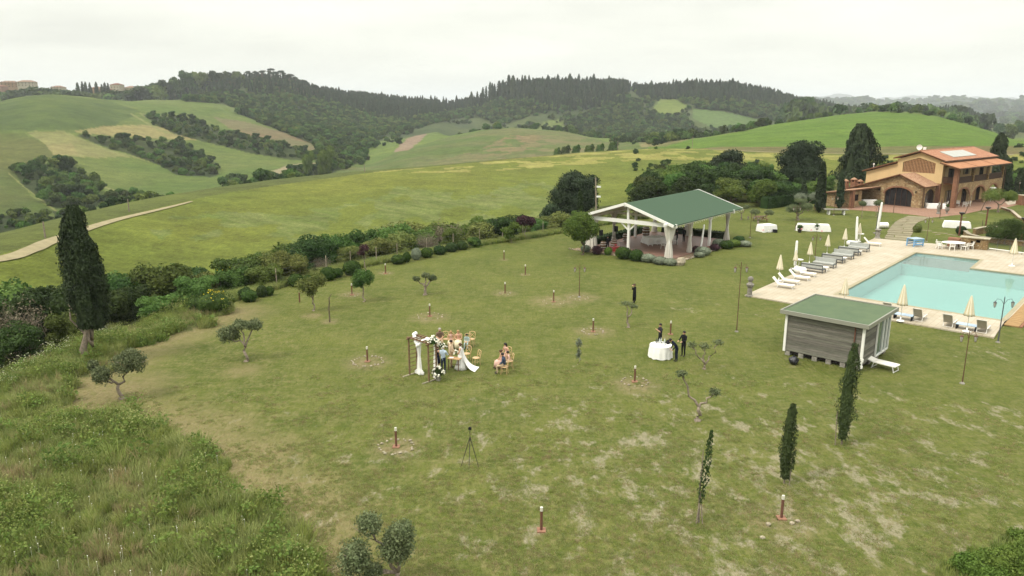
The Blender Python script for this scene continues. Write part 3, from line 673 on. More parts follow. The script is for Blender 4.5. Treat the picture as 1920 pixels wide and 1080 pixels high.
# ------------------------------------------------------------------ scattering of masses nobody could count
def proto_collection(name, protos):
    c = bpy.data.collections.new(name)
    for i, me in enumerate(protos): c.objects.link(bpy.data.objects.new('%s_%02d' % (name, i), me))
    return c
def scatter(name, protos, P, scl, rz, seed=0, kind='stuff', tilt=None):
    me = bpy.data.meshes.new(name); me.vertices.add(len(P)); me.vertices.foreach_set('co', np.asarray(P, float).ravel())
    scl = np.asarray(scl, float)
    if scl.ndim == 1: scl = np.repeat(scl[:, None], 3, 1)
    me.attributes.new('scl', 'FLOAT_VECTOR', 'POINT').data.foreach_set('vector', scl.ravel())
    rot = np.zeros((len(P), 3)); rot[:, 2] = rz
    if tilt is not None: rot[:, :2] = tilt
    me.attributes.new('rot', 'FLOAT_VECTOR', 'POINT').data.foreach_set('vector', rot.ravel())
    o = bpy.data.objects.new(name, me); link(o); o['kind'] = kind
    for p in protos:
        for mt in p.materials:
            if mt.name not in me.materials: me.materials.append(mt)
    ng = bpy.data.node_groups.new(name, 'GeometryNodeTree'); ng.interface.new_socket('Geometry', in_out='INPUT', socket_type='NodeSocketGeometry'); ng.interface.new_socket('Geometry', in_out='OUTPUT', socket_type='NodeSocketGeometry')
    gi = ng.nodes.new('NodeGroupInput'); go = ng.nodes.new('NodeGroupOutput'); ip = ng.nodes.new('GeometryNodeInstanceOnPoints')
    ci = ng.nodes.new('GeometryNodeCollectionInfo'); ci.inputs['Collection'].default_value = proto_collection(name + '_source', protos)
    ci.inputs['Separate Children'].default_value = True; ci.inputs['Reset Children'].default_value = True
    ri = ng.nodes.new('FunctionNodeRandomValue'); ri.data_type = 'INT'; ri.inputs['Min'].default_value = 0; ri.inputs['Max'].default_value = len(protos) - 1; ri.inputs['Seed'].default_value = seed
    a1 = ng.nodes.new('GeometryNodeInputNamedAttribute'); a1.data_type = 'FLOAT_VECTOR'; a1.inputs['Name'].default_value = 'scl'
    a2 = ng.nodes.new('GeometryNodeInputNamedAttribute'); a2.data_type = 'FLOAT_VECTOR'; a2.inputs['Name'].default_value = 'rot'
    L = ng.links.new
    L(gi.outputs[0], ip.inputs['Points']); L(ci.outputs[0], ip.inputs['Instance']); ip.inputs['Pick Instance'].default_value = True
    L([s for s in ri.outputs if s.type == 'INT'][0], ip.inputs['Instance Index']); L(a1.outputs[0], ip.inputs['Scale']); L(a2.outputs[0], ip.inputs['Rotation']); L(ip.outputs[0], go.inputs[0])
    md = o.modifiers.new('scatter', 'NODES'); md.node_group = ng
    return o

# candidate points over the terrain, by world area
def field_points(spacing, r0, r1, a0=-47, a1=47, seed=0):
    rs = np.random.RandomState(seed); area = math.radians(a1 - a0) * (r1 ** 2 - r0 ** 2) / 2; n = int(area / spacing ** 2)
    r = np.sqrt(rs.uniform(r0 ** 2, r1 ** 2, n)); a = np.radians(rs.uniform(a0, a1, n)); x, y = r * np.sin(a), r * np.cos(a)
    z, seg, rr, X = height(x, y, seg=True); u, v = proj(np.stack([x, y, z], -1))
    return x, y, z, u, v, r, seg, rs
def far_tree(leaf, h, w, seed, n=8, size=.75, per=None):
    rs = np.random.RandomState(seed); lb = crown(broad_lobes(rs, h, w, n, .22), (per or 9), size, rs, .74)
    return lb.mesh('far_tree', [LEAF[leaf]])
def far_conifer(h, w, seed, n=170, size=.8, power=.7):
    return column_mesh(h, w, n, size, seed, power=power, lump=.3).mesh('far_conifer', [LEAF['pine']])
FB = [far_tree('broad', 6.5, 3.6, s, per=44) for s in (1, 2, 3)] + [far_tree('deep', 7, 3.6, 4, per=44), far_tree('grey', 5, 3, 5, per=44) if False else far_tree('broad', 5, 3.6, 5, per=44)]
FBUSH = [far_tree('broad', 3.4, 2.4, 11, 6, .5, 70), far_tree('deep', 3.6, 2.3, 12, 6, .5, 70), far_tree('deep', 3, 2.2, 13, 6, .5, 70)]
FC = [far_conifer(15, 2.3, 21), far_conifer(14, 1.8, 22), far_conifer(13, 2.7, 23, power=.6)]
FP = [umbrella_pine(np.random.RandomState(s), 15).mesh('umbrella_pine', [LEAF['pine'], M['bark']]) for s in (31, 32)]
def scale_rand(rs, n, lo, hi): return rs.uniform(lo, hi, n)
x, y, z, u, v, r, seg, rs = field_points(5.0, 200, 1480, seed=5)
wobu = (fbm(x / 18, y / 18, 3, 71) - .5) * 9000 / r; wobv = (fbm(x / 18, y / 18, 3, 72) - .5) * 3000 / r
for nm, (poly, r0, r1) in WOODS.items():
    ok = inside(poly, u + wobu, v + wobv) & (r > r0) & (r < r1) & (seg >= 4)
    k = np.where(ok)[0]
    keep = {'w1': .9, 'w2': .9, 'w3': .8, 'w4': .75, 'w5': .8, 'w7': .9, 'w7b': .9}.get(nm, .66)
    k = k[rs.uniform(0, 1, len(k)) < keep]
    if not len(k): continue
    small = nm in ('w1', 'w2', 'w3', 'w4', 'w5', 'w7', 'w7b')
    s = rs.uniform(.65, 1.25, len(k)) * (.86 if small else .98)
    if nm in ('w3', 'w4'): s *= .8
    if nm in ('w10',): s *= 1.1
    if nm in ('w2', 'w7', 'w7b'): s *= .62
    scatter('woodland', (FBUSH + FB) if small else FB, np.stack([x[k], y[k], z[k] - .4], -1), s, rs.uniform(0, 6.28, len(k)), seed=len(k))
# scrub dotted about the far slopes
sc_ = (seg >= 6) & (seg <= 7) & (u > 620) & (fbm(x / 38, y / 38, 3, 81) > .50) & (rs.uniform(0, 1, len(x)) < .34) & ~inside([(1222, 205), (1240, 182), (1262, 182), (1290, 200), (1280, 208), (1270, 218), (1240, 222), (1232, 214)], u, v) & ~inside([(1300, 206), (1330, 202), (1440, 226), (1380, 240), (1330, 238), (1300, 222)], u, v) & ~inside([(735, 288), (755, 262), (800, 234), (822, 232), (900, 236), (900, 246), (790, 285)], u, v)
k = np.where(sc_)[0]; scatter('scrub', FB + FBUSH, np.stack([x[k], y[k], z[k] - .4], -1), rs.uniform(.6, 1.15, len(k)), rs.uniform(0, 6.28, len(k)), seed=3)
# dark conifer woods along the skyline
x, y, z, u, v, r, seg, rs = field_points(4.6, 1020, 1500, seed=6)
pine = [([(290, 192), (300, 168), (345, 150), (560, 146), (592, 170), (600, 190), (540, 184), (520, 176), (440, 182), (385, 180), (350, 190)], 1080, 1420),
        ([(585, 168), (700, 180), (850, 196), (880, 192), (905, 186), (905, 200), (860, 212), (760, 226), (700, 222), (640, 200), (590, 190)], 1040, 1480),
        ([(930, 172), (1000, 150), (1175, 158), (1182, 176), (1175, 196), (1100, 206), (1040, 212), (1000, 196), (950, 190)], 1000, 1420),
        ([(1185, 170), (1300, 158), (1400, 166), (1470, 186), (1560, 203), (1560, 212), (1480, 205), (1400, 196), (1340, 190), (1200, 184)], 1000, 1500),
        ([(1560, 200), (1700, 205), (1850, 225), (1840, 240), (1700, 225), (1560, 216)], 1000, 1500)]
for i, (poly, r0, r1) in enumerate(pine):
    k = np.where(inside(poly, u + (fbm(x / 20, y / 20, 3, 73) - .5) * 12, v) & (r > r0) & (r < r1) & (seg >= 6) & (rs.uniform(0, 1, len(x)) < (.5 if i < 4 else .22)))[0]
    if i == 0: k = k[(rs.uniform(0, 1, len(k)) < .8)]
    s = rs.uniform(.6, 1.15, len(k)); s3 = np.stack([s * 1.1, s * 1.1, s], -1)
    scatter('conifer_wood', [FC + FB[:3] + FP[:1], FC, FC, FC + FB[:2] + FC, FB + FC][i], np.stack([x[k], y[k], z[k] - .5], -1), s3, rs.uniform(0, 6.28, len(k)), seed=i)
# trees far behind, on the plain
x, y, z, u, v, r, seg, rs = field_points(26, 2300, 5200, a0=20, a1=47, seed=8)
k = np.where((fbm(x / 260, y / 260, 3, 91) > .44) & (u > 1380))[0]
scatter('distant_wood', FB, np.stack([x[k], y[k], z[k] - 1], -1), rs.uniform(2.2, 4.2, len(k)), rs.uniform(0, 6.28, len(k)), seed=9)
# low trees dotted between green hill and the lawn, in the dip behind the trees (scrub)
x, y, z, u, v, r, seg, rs = field_points(5.0, 200, 430, a0=9, a1=47, seed=10)
k = np.where((seg >= 3) & (seg <= 4) & (fbm(x / 22, y / 22, 3, 95) > .68))[0]
scatter('scrub', FBUSH, np.stack([x[k], y[k], z[k] - .3], -1), rs.uniform(.25, .6, len(k)), rs.uniform(0, 6.28, len(k)), seed=12)
# countryside scrub line in front of the middle hill and along the green hill's right foot
SCRUBLINE = [(u_, v_, r_) for u_, v_, r_ in ()]
# ------------------------------------------------------------------ near vegetation
def at_r(u, r, v=450):
    a = azr(u, v)[0]; x, y = math.sin(a) * r, math.cos(a) * r; return Vector((x, y, hz(x, y)))
def top_h(P, v):                                # height above P that reaches photo row v
    d = math.hypot(P.x, P.y); lo, hi = -5.0, 60.0
    for _ in range(40):
        m = (lo + hi) / 2
        if float(proj((P.x, P.y, P.z + m))[1]) > v: lo = m
        else: hi = m
    return lo
def pxm(P): return (Vector(P) - Vector((0, 0, H))).length / F      # metres per photo pixel at P
def put_tree(name, P, parts, label, cat='tree', group=None, rz=0, scale=1):
    t = empty(name, P, rz, label, cat, group); t.scale = (scale,) * 3
    for nm, me in parts:
        o = bpy.data.objects.new(nm, me); link(o, t)
    return t

# tall dark cypress at the left edge
P = at_r(172, 54.5, 640); h = top_h(P, 386)
rs = np.random.RandomState(3)
lb = LB()
for (ox, oy, w, h0, h1, n, sd) in ((0, 0, 1.2, 2.3, h, 9000, 1), (.4, .2, .95, 2.1, h * .82, 5200, 2), (-.6, -.1, .75, 3.3, h * .93, 3600, 3), (.1, -.5, .9, 2.3, h * .62, 3800, 4), (.55, .3, .7, 2.4, h * .66, 2800, 5), (-.3, 0, .5, h * .6, h * 1.0, 1800, 6)):
    c = column_mesh(h1 - h0, w, n, .085, sd, power=.5, tip=.12, lump=.42, foot=.42)
    lb.add([(p[0] + ox, p[1] + oy, p[2] + h0) for p in c.v], c.f)
cr_ = lb.mesh('crown', [LEAF['cypress']])
tb = MB(); limb(tb, (0, 0, -.5), (.1, 0, h * .5), .26, .1, rs, sides=9)
for k in range(7): limb(tb, (.05, 0, 1.0 + .15 * k), (rs.normal(0, .55), -.3 + rs.normal(0, .3), 3.3 + rs.uniform(0, 1)), .09, .04, rs)
put_tree('cypress_tree', P, [('crown', cr_), ('trunk', tb.mesh('trunk', [M['palebark']], True))], 'tall dark cypress with a pale forked trunk at the left edge of the lawn', 'cypress')

# thicket below the lawn edge
TZ = ((60, 'at the far left photo edge'), (150, 'just left of the tall cypress'), (250, 'just right of the tall cypress'), (340, 'between the tall cypress and the broom'), (440, 'around the dark broom bush'), (520, 'behind the yellow blossom'), (590, 'behind the young yellowish tree'), (660, 'behind the round green tree'), (730, 'by the thin purple tree'), (800, 'behind the silvery shrub'), (870, 'behind the low dark shrubs'), (950, 'left of the feathery acacia'), (1040, 'near the purple plum tree'), (9999, 'beside the pavilion garden tree'))
WZ = ((1215, 'at the left end of the wood'), (1260, 'above the pavilion ridge'), (1310, 'above the middle of the pavilion roof'), (1360, 'above the right end of the pavilion roof'), (1410, 'above the first topiaries'), (1460, 'behind the left part of the dark hedge'), (1510, 'below the broad dark cedar'), (1560, 'by the slim column cypress'), (1640, 'behind the chimneys'), (1760, 'behind the house'), (1900, 'right behind the porch'), (9999, 'at the right photo edge'))
def zone(u, Z): return next(t_ for k_, t_ in Z if u < k_)
def bush_set(leafs, hs, seed, size=.15, per=26, n=10, low=.12, w=.62, core=.62):
    out = []
    for i, (lf, h) in enumerate(zip(leafs, hs)):
        rs = np.random.RandomState(seed + i); lb = crown(broad_lobes(rs, h, h * w, n, low), per, size, rs, core); out.append(lb.mesh('bush_' + lf, [LEAF[lf]]))
    return out
BUSH = {k: bush_set([k] * 3, [4.2, 3.6, 4.6], 100 + 7 * i, per=520) for i, k in enumerate(('broad', 'deep', 'bright', 'yellow'))}
# loose twiggy bushes: visible stems with sparse leaves
def twiggy(seed, h=3.6, leaf='twig', n=70, nl=900):
    rs = np.random.RandomState(seed); lb = LB(); pts = []
    for k in range(n):
        a = rs.uniform(0, 2 * PI); e = rs.uniform(.2, 1.0); l = h * rs.uniform(.6, 1.0)
        q = Vector((math.cos(a) * l * .55 * e, math.sin(a) * l * .55 * e, l * (1 - .35 * e))); pt = limb(lb, (rs.normal(0, .1), rs.normal(0, .1), -.2), q, .022, .006, rs, 3, .2, m=1, sides=3); pts += pt[2:]
        for j in range(2): q2 = q + Vector(rs.normal(0, .35, 3).tolist()); limb(lb, pt[2], q2, .01, .004, rs, 2, .1, m=1, sides=3); pts.append(q2)
    C = np.array([list(p) for p in pts]); C = C[rs.randint(0, len(C), nl)] + rs.normal(0, .22, (nl, 3)); lb.leaves(C, rs.normal(0, 1, (nl, 3)), .10, 0, rs=rs)
    return lb.mesh('bush_twiggy', [LEAF[leaf], M['palebark'] if leaf == 'twig' else M['bark']])
BUSH['twig'] = [twiggy(201), twiggy(202)]; BUSH['bare'] = [twiggy(203, 4.2, 'twig', 80, 250)]
BLAB = {'broad': 'mid green leafy wild bush in the thicket below the lawn edge', 'deep': 'dark green dense wild bush in the thicket below the lawn edge',
        'bright': 'fresh light green wild bush in the thicket below the lawn edge', 'yellow': 'yellowish green loose wild bush in the thicket below the lawn edge',
        'twig': 'brownish twiggy half bare bush in the thicket below the lawn edge', 'bare': 'leafless grey tangled bush in the thicket below the lawn edge'}
BGRP = {'broad': 'mid green bushes of the thicket', 'deep': 'dark green bushes of the thicket', 'bright': 'light green bushes of the thicket', 'yellow': 'yellowish bushes of the thicket', 'twig': 'brown twiggy bushes of the thicket', 'bare': 'leafless bushes of the thicket'}
TOPV = ([-200, 0, 60, 120, 200, 240, 330, 400, 430, 480, 540, 600, 660, 720, 780, 850, 900, 960, 1010, 1080, 1180, 1230], [545, 522, 535, 530, 492, 478, 486, 496, 492, 466, 443, 430, 426, 405, 392, 384, 398, 398, 398, 398, 388, 385])
edge = sorted(C1); ea = np.array([q[0] for q in edge]); er = np.array([q[1] for q in edge])
rs = np.random.RandomState(77)
nb = 0
for row, (off, hmin, hmax, step) in enumerate(((3.2, .8, 1.6, 2.4), (7.5, 1.8, 3.4, 2.9), (13, 3.2, 5.5, 3.0), (19.5, 4.0, 7.0, 3.8), (27, 4.0, 7.5, 4.4), (36, 4, 7, 6))):
    a = azr(-190, 650)[0]
    while a < azr(1190, 420)[0]:
        r1 = float(np.interp(a, ea, er)); a += step / (r1 + off) * rs.uniform(.75, 1.25)
        r_ = r1 + off + rs.normal(0, 1.1); x_, y_ = math.sin(a) * r_, math.cos(a) * r_; P = Vector((x_, y_, hz(x_, y_)))
        pu, pv = [float(q) for q in proj(P)]
        if row == 0 and (pu < 440 or rs.uniform() < .35): continue
        if row > 3 and pu > 560: continue
        if row > 2 and pu > 620 and rs.uniform() < .5: continue
        hh = rs.uniform(hmin, hmax); hm = top_h(P, float(np.interp(pu, *TOPV)) + rs.uniform(-6, 16))
        if hm < .8: continue
        hh = min(hh, hm) if row < 3 else min(9, hm * rs.uniform(.8, 1.0))
        q = rs.uniform()
        if pu < 430: kd = 'deep' if q < .42 else 'broad' if q < .76 else 'yellow' if q < .9 else 'twig'
        elif pu < 560: kd = 'broad' if q < .5 else 'yellow' if q < .8 else 'deep'
        elif pu < 740: kd = 'twig' if q < .38 else 'broad' if q < .62 else 'deep' if q < .72 else 'yellow'
        elif pu < 880: kd = 'broad' if q < .35 else 'yellow' if q < .7 else 'twig' if q < .85 else 'deep'
        else: kd = 'broad' if q < .4 else 'bright' if q < .6 else 'yellow' if q < .8 else 'deep'
        if 60 < pu < 125 and row in (1, 2): kd = 'bare' if q < .6 else 'deep'
        me = BUSH[kd][rs.randint(len(BUSH[kd]))]; o = bpy.data.objects.new('wild_bush', me); link(o)
        s = hh / (me.vertices and max(v_.co.z for v_ in me.vertices) or 4); wv_ = s * rs.uniform(1.0, 1.45) if hh < 3 else s * rs.uniform(.9, 1.2)
        o.location = (P.x, P.y, P.z - .15); o.scale = (wv_, wv_, s); o.rotation_euler = (0, 0, rs.uniform(0, 6.28))
        lb_ = BLAB[kd].replace('in the thicket below the lawn edge', ('at the lawn edge ', 'halfway down ', 'at the field side ')[0 if row < 2 else 1 if row < 4 else 2] + zone(pu, TZ)); tag(o, lb_, 'bush', 'thicket: ' + lb_); nb += 1

# clipped and planted shrubs along the edge of the lawn
def clipped(seed, leaf='box', flat=.8, n=900, size=.07):
    rs = np.random.RandomState(seed); lb = LB(); P_, D_ = shell((0, 0, .42), (.5, .5, .45 * flat / .8), n, rs, lo=.88, hi=1.03, zmin=-.9, amp=.12); lb.leaves(P_, D_, size, jit=.6, rs=rs)
    lb.blob((0, 0, .42), (.45, .45, .40 * flat / .8), 2, .12, 1.5, seed); return lb.mesh('shrub_' + leaf, [LEAF[leaf]])
CLIP = {'box': [clipped(1), clipped(2)], 'grey': [clipped(3, 'grey', n=700)], 'deep': [clipped(4, 'deep')], 'purple': [clipped(5, 'purple', n=500)], 'bright': [clipped(6, 'bright')], 'yellow': [clipped(7, 'yellow')]}
def shrub(u, v, w, h, leaf, label, group=None, cat='shrub', z=None):
    P = G(u, v); P.z = hz(P.x, P.y) if z is None else z; k = pxm(P); o = bpy.data.objects.new('shrub', CLIP[leaf][rnd.randrange(len(CLIP[leaf]))]); link(o)
    hh = h * k; o.location = (P.x, P.y + w * k * .3, P.z - .04); o.scale = (w * k, w * k, hh / .88); o.rotation_euler = (0, 0, rnd.uniform(0, 6)); return tag(o, label, cat, group)
for (u_, v_, w_, h_, lf, lab) in (
    (553, 538, 27, 24, 'box', 'squared clipped shrub nearest to the young tree with yellowish leaves'),
    (576, 533, 22, 16, 'box', 'low clipped shrub half hidden behind the young yellowish tree'),
    (613, 527, 30, 25, 'box', 'wide clipped shrub touching a smaller one on its right, on the lawn edge'),
    (632, 521, 20, 18, 'box', 'small clipped shrub squeezed between two wide clipped shrubs on the lawn edge'),
    (658, 517, 33, 27, 'box', 'widest dark clipped ball shrub on the lawn edge behind the round green tree'),
    (745, 496, 26, 18, 'box', 'clipped ball shrub at the left of the row beside the silvery shrub'),
    (762, 492, 15, 20, 'box', 'narrow upright clipped shrub left of the silvery shrub'),
    (780, 488, 19, 24, 'grey', 'silvery grey round shrub in the clipped row on the lawn edge'),
    (800, 484, 24, 20, 'box', 'dark clipped shrub right of the silvery shrub'),
    (824, 478, 24, 17, 'deep', 'low dark shrub, second right of the silvery shrub'),
    (846, 473, 24, 18, 'deep', 'low dark shrub, third right of the silvery shrub'),
    (866, 469, 22, 17, 'deep', 'low dark shrub beside the wire fence, fourth right of the silvery shrub'),
    (889, 464, 25, 19, 'box', 'rounded dark shrub at the right end of the edge row, before the bright green bushes'),
    (465, 567, 28, 22, 'box', 'clipped ball shrub right of the yellow flowering broom'),
    (489, 558, 19, 22, 'deep', 'dark shrub between two clipped balls on the lawn edge'),
    (504, 555, 16, 18, 'box', 'small clipped ball shrub touching the dark one, beside the gap in the edge row')):
    shrub(u_, v_, w_, h_, lf, lab, 'shrubs along the lawn edge')
# broom with yellow flowers
P = G(392, 588); P.z = hz(P.x, P.y); rs = np.random.RandomState(5)
lb = crown([((0, 0, .8), (1.5, 1.2, .9)), ((-1.2, .3, .7), (1.0, 1, .7)), ((1.0, .2, .9), (1.0, 1, .85))], 900, .07, rs, .8)
fb = LB(); C_, D_ = shell((.3, -.2, 1.05), (1.4, 1.2, .95), 120, rs, lo=.98, hi=1.08, zmin=.25); k_ = C_[:, 0] > .0; fb.leaves(C_[k_], D_[k_], .09, rs=rs)
put_tree('broom_bush', P, [('foliage', lb.mesh('foliage', [LEAF['box']])), ('blossom', fb.mesh('blossom', [LEAF['broom']]))], 'wide dark green broom bush with yellow blossom on its right side', 'bush')
P = at_r(432, math.hypot(*G(432, 565).xy) + 9); fb = LB(); C_, D_ = shell((0, 0, 2.4), (1.6, 1.3, .9), 90, rs, zmin=.1); fb.leaves(C_, D_, .12, rs=rs); cb = crown([((0, 0, 1.7), (1.6, 1.3, 1.4))], 500, .12, rs, .8)
put_tree('broom_bush', P, [('foliage', cb.mesh('foliage', [LEAF['yellow']])), ('blossom', fb.mesh('blossom', [LEAF['broom']]))], 'broom in full yellow blossom standing behind the wide dark bush', 'bush')

# trees with shaped crowns on the lawn: limbs from the trunk to every leafy clump
def pruned(name, u, v, lobes, label, leaf='olive', bark='palebark', fork=.45, r0=.09, size=.075, dens=1.0, group=None, cat='tree', seed=0, vfork=None, sparse=False, mat_b=None):
    P = G(u, v); P.z = hz(P.x, P.y); k = pxm(P); rs = np.random.RandomState(seed + 300)
    L_ = []
    for (du, dv, w, h_) in lobes:
        z = top_h(P, v + dv); L_.append(((du * k, rs.normal(0, .25) + rs.uniform(-.1, .1) * abs(du) * k, z), (w * k / 2, w * k / 2, h_ * k / 2)))
    zt = sum(l[0][2] for l in L_) / len(L_); lb = LB()
    for (c, r) in L_:
        n = int(dens * 1700 * (r[0] * r[2] * 3 + .12)); n = min(n, 4200)
        C_, D_ = shell(c, r, n, rs, lo=.35 if sparse else .62, hi=1.08, zmin=-.9, amp=.4, freq=2.4); lb.leaves(C_, D_, size, jit=1.2, rs=rs)
        if not sparse: lb.blob(c, [q * .55 for q in r], 1, .3, 1.5, seed)
    tb = MB(); fk = Vector((rs.normal(0, .06), 0, zt * fork)); limb(tb, (0, 0, -.15), fk, r0, r0 * .75, rs, 5, .12, sides=8)
    tb.blob((0, 0, 0), (r0 * 1.6, r0 * 1.6, r0 * 1.2), 2, .3, 2, seed)
    for (c, r) in L_:
        c2 = Vector(c); pts = limb(tb, fk, c2 - Vector((0, 0, r[2] * .3)), r0 * .68, r0 * .26, rs, 5, .11, sides=6)
        for j in range(4): limb(tb, pts[4], c2 + Vector((rs.normal(0, r[0] * .5), rs.normal(0, r[1] * .5), rs.uniform(-.2, .8) * r[2])), r0 * .2, .008, rs, 3, .1, sides=4)
    return put_tree(name, P, [('crown', lb.mesh('crown', [LEAF[leaf]])), ('trunk', tb.mesh('trunk', [M[bark]], True))], label, cat, group)
pruned('olive_tree', 228, 748, [(18, -68, 48, 40), (-22, -50, 30, 30), (-40, -62, 16, 18)], 'olive tree with two round heads on dry ground at the left near the tall grass', seed=1, r0=.11)
pruned('olive_tree', 461, 678, [(-28, -50, 36, 28), (-4, -68, 34, 16), (14, -64, 26, 18)], 'twisted olive tree with a flat-topped crown on a bare patch, upper left of the lawn', seed=2, r0=.1)
pruned('young_tree', 588, 583, [(-6, -50, 40, 28), (8, -55, 30, 26), (0, -38, 20, 18)], 'young tree with yellowish vase-shaped crown near the clipped shrubs', leaf='yellow', sparse=True, seed=3, r0=.07, size=.09, dens=.8)
pruned('round_tree', 682, 566, [(0, -44, 36, 28), (-8, -36, 20, 18)], 'small straight tree with a dense round green crown in front of the clipped shrubs', leaf='broad', seed=4, r0=.065, fork=.7)
pruned('olive_tree', 797, 553, [(-15, -30, 14, 9), (2, -37, 15, 9), (13, -29, 16, 11)], 'small hard-pruned olive tree with three little leaf tufts, middle distance', seed=5, r0=.13, dens=1.0)
pruned('olive_tree', 743, 1092, [(-40, -116, 40, 34), (14, -104, 46, 44), (-62, -62, 52, 66), (2, -70, 56, 60), (-36, -30, 34, 26)], 'large bushy olive tree cut by the bottom edge of the photo', seed=7, r0=.1, size=.06, dens=1.25, fork=.25)
pruned('olive_tree', 1178, 614, [(-4, -44, 26, 9), (10, -38, 18, 8)], 'thin sparse olive tree left of the man with the phone', seed=8, r0=.09, sparse=True, dens=.35)
pruned('olive_tree', 1320, 692, [(-24, -44, 20, 10), (0, -42, 22, 10), (25, -48, 20, 10)], 'nearly bare olive tree with three upright limbs right of the round white table', seed=9, r0=.08, sparse=True, dens=.4, fork=.2)
pruned('olive_tree', 1308, 789, [(-32, -86, 22, 13), (30, -50, 24, 16)], 'hard-pruned olive tree forked in a wide V with two small leaf tufts', seed=10, r0=.11, sparse=True, dens=.45, fork=.38)
pruned('sapling', 1083, 684, [(0, -46, 14, 20), (0, -24, 10, 20)], 'wispy nearly leafless sapling in the middle of the lawn', leaf='grey', bark='palebark', r0=.03, sparse=True, dens=.3, seed=11)
P = G(618, 604); tb = MB(); limb(tb, (0, 0, -.1), (.06, 0, 1.95), .055, .045, np.random.RandomState(4), 5, .03); limb(tb, (.06, 0, 1.93), (.28, 0, 2.25), .04, .02, np.random.RandomState(4), 3, .05)
tb.build('bare_stump', M['bark'], loc=P, label='bare leafless stick-like trunk with a bent tip left of the round green tree', category='tree')
# trees about the terrace and the far lawn
pruned('olive_tree', 1496, 413, [(-10, -22, 24, 14), (10, -27, 22, 12), (2, -36, 20, 8)], 'olive tree with twisted trunks and layered pads behind the long buffet table', seed=12, r0=.16, fork=.3)
pruned('topiary_tree', 1515, 395, [(-14, -26, 20, 12), (10, -27, 22, 13)], 'pale topiary tree with two cushions by the dark hedge', seed=13, r0=.1, leaf='grey')
pruned('olive_tree', 1420, 427, [(-6, -30, 16, 9), (20, -28, 16, 9)], 'pollarded olive tree with a thick upright trunk beside the square buffet table', seed=14, r0=.16)
pruned('olive_tree', 1389, 412, [(-8, -22, 14, 8), (9, -24, 13, 7)], 'small crooked olive tree just right of the pavilion roof', seed=15, r0=.11, sparse=True)
pruned('olive_tree', 1871, 398, [(-9, -32, 30, 20), (17, -30, 20, 17)], 'round-headed olive tree with two balls on the terrace at the right', seed=16, r0=.14, leaf='broad')
pruned('small_tree', 1616, 408, [(0, -26, 14, 9)], 'little single-ball standard tree in front of the covered table by the wing', seed=17, r0=.05)
pruned('small_tree', 1642, 406, [(0, -26, 15, 10)], 'little single-ball standard tree nearest the tilted white pole', seed=18, r0=.05)
pruned('small_tree', 1884, 458, [(-12, -26, 40, 26), (16, -24, 44, 30), (4, -38, 30, 16)], 'spreading leafy tree above the curved stone wall at the right edge', leaf='broad', seed=19, r0=.1)
pruned('garden_tree', 1092, 478, [(-14, -52, 40, 34), (12, -50, 36, 34), (-2, -68, 34, 24), (-4, -36, 36, 22)], 'round fresh green tree at the left corner of the pavilion', leaf='bright', bark='bark', seed=20, r0=.09, fork=.35, size=.11, dens=.6)
pruned('plum_tree', 985, 448, [(-4, -34, 24, 18), (9, -32, 20, 16)], 'small purple-leaved tree on the far lawn edge', leaf='purple', seed=21, r0=.06, size=.12, dens=.5, fork=.5)
pruned('plum_tree', 686, 508, [(0, -44, 18, 14), (-6, -34, 14, 10)], 'thin purple-leaved tree behind the clipped shrubs', leaf='purple', seed=22, r0=.05, size=.1, dens=.4, sparse=True)
pruned('acacia_tree', 958, 455, [(-6, -22, 22, 14), (6, -32, 18, 12), (-4, -12, 20, 10)], 'light green feathery small tree left of the purple one', leaf='bright', seed=23, r0=.05, size=.11, dens=.5)

# young cypresses on the near lawn, leaning away from the camera's centre
def young_cypress(u, v, vt, wpx, label, seed, stakes, leaf='cypress', dens=1.0, gap=.12, ragged=.3, lean=0.0):
    P = G(u, v); h = top_h(P, vt); k = pxm(P); rs = np.random.RandomState(seed)
    c = column_mesh(h * (1 - gap), wpx * k / 2, int(3600 * dens), .05, seed, power=.5, tip=.25, lump=ragged, foot=.3, core=dens > .5, lean=lean)
    lb = LB(); lb.add([(p[0], p[1], p[2] + gap * h) for p in c.v], c.f)
    t = empty('young_cypress', P, 0, label, 'cypress', 'young cypresses on the near lawn')
    tag(lb.build('crown', [LEAF[leaf]], t)); tb = MB(); limb(tb, (0, 0, -.1), (0, 0, h * .8), .045, .015, rs, 4, .02); tb.build('trunk', M['palebark'], t)
    for (dx, dy, tx, ty, hh) in stakes:
        s_ = MB(); s_.tube([(dx, dy, -.1), (tx, ty, hh)], .022, 6); s_.build('stake', M['palebark'], t)
    return t
young_cypress(1310, 980, 806, 15, 'thin half-bare young cypress propped by two stakes', 31, [(-.14, -.1, .02, 0, 1.3), (.14, -.1, 0, .02, 1.3)], dens=.2, gap=.2, ragged=.6, leaf='deep', lean=.28)
young_cypress(1470, 906, 758, 25, 'dense dark young cypress with a pale stake against its right side', 32, [(.16, -.2, .2, -.15, 1.5)], gap=.05, ragged=.5, lean=.10, leaf='sapling')
young_cypress(1578, 833, 645, 28, 'tallest young cypress, reaching up in front of the grey wooden hut', 33, [(-.36, -.1, -.34, .1, 1.7)], gap=.04, ragged=.6, dens=1.1, lean=.16, leaf='sapling')

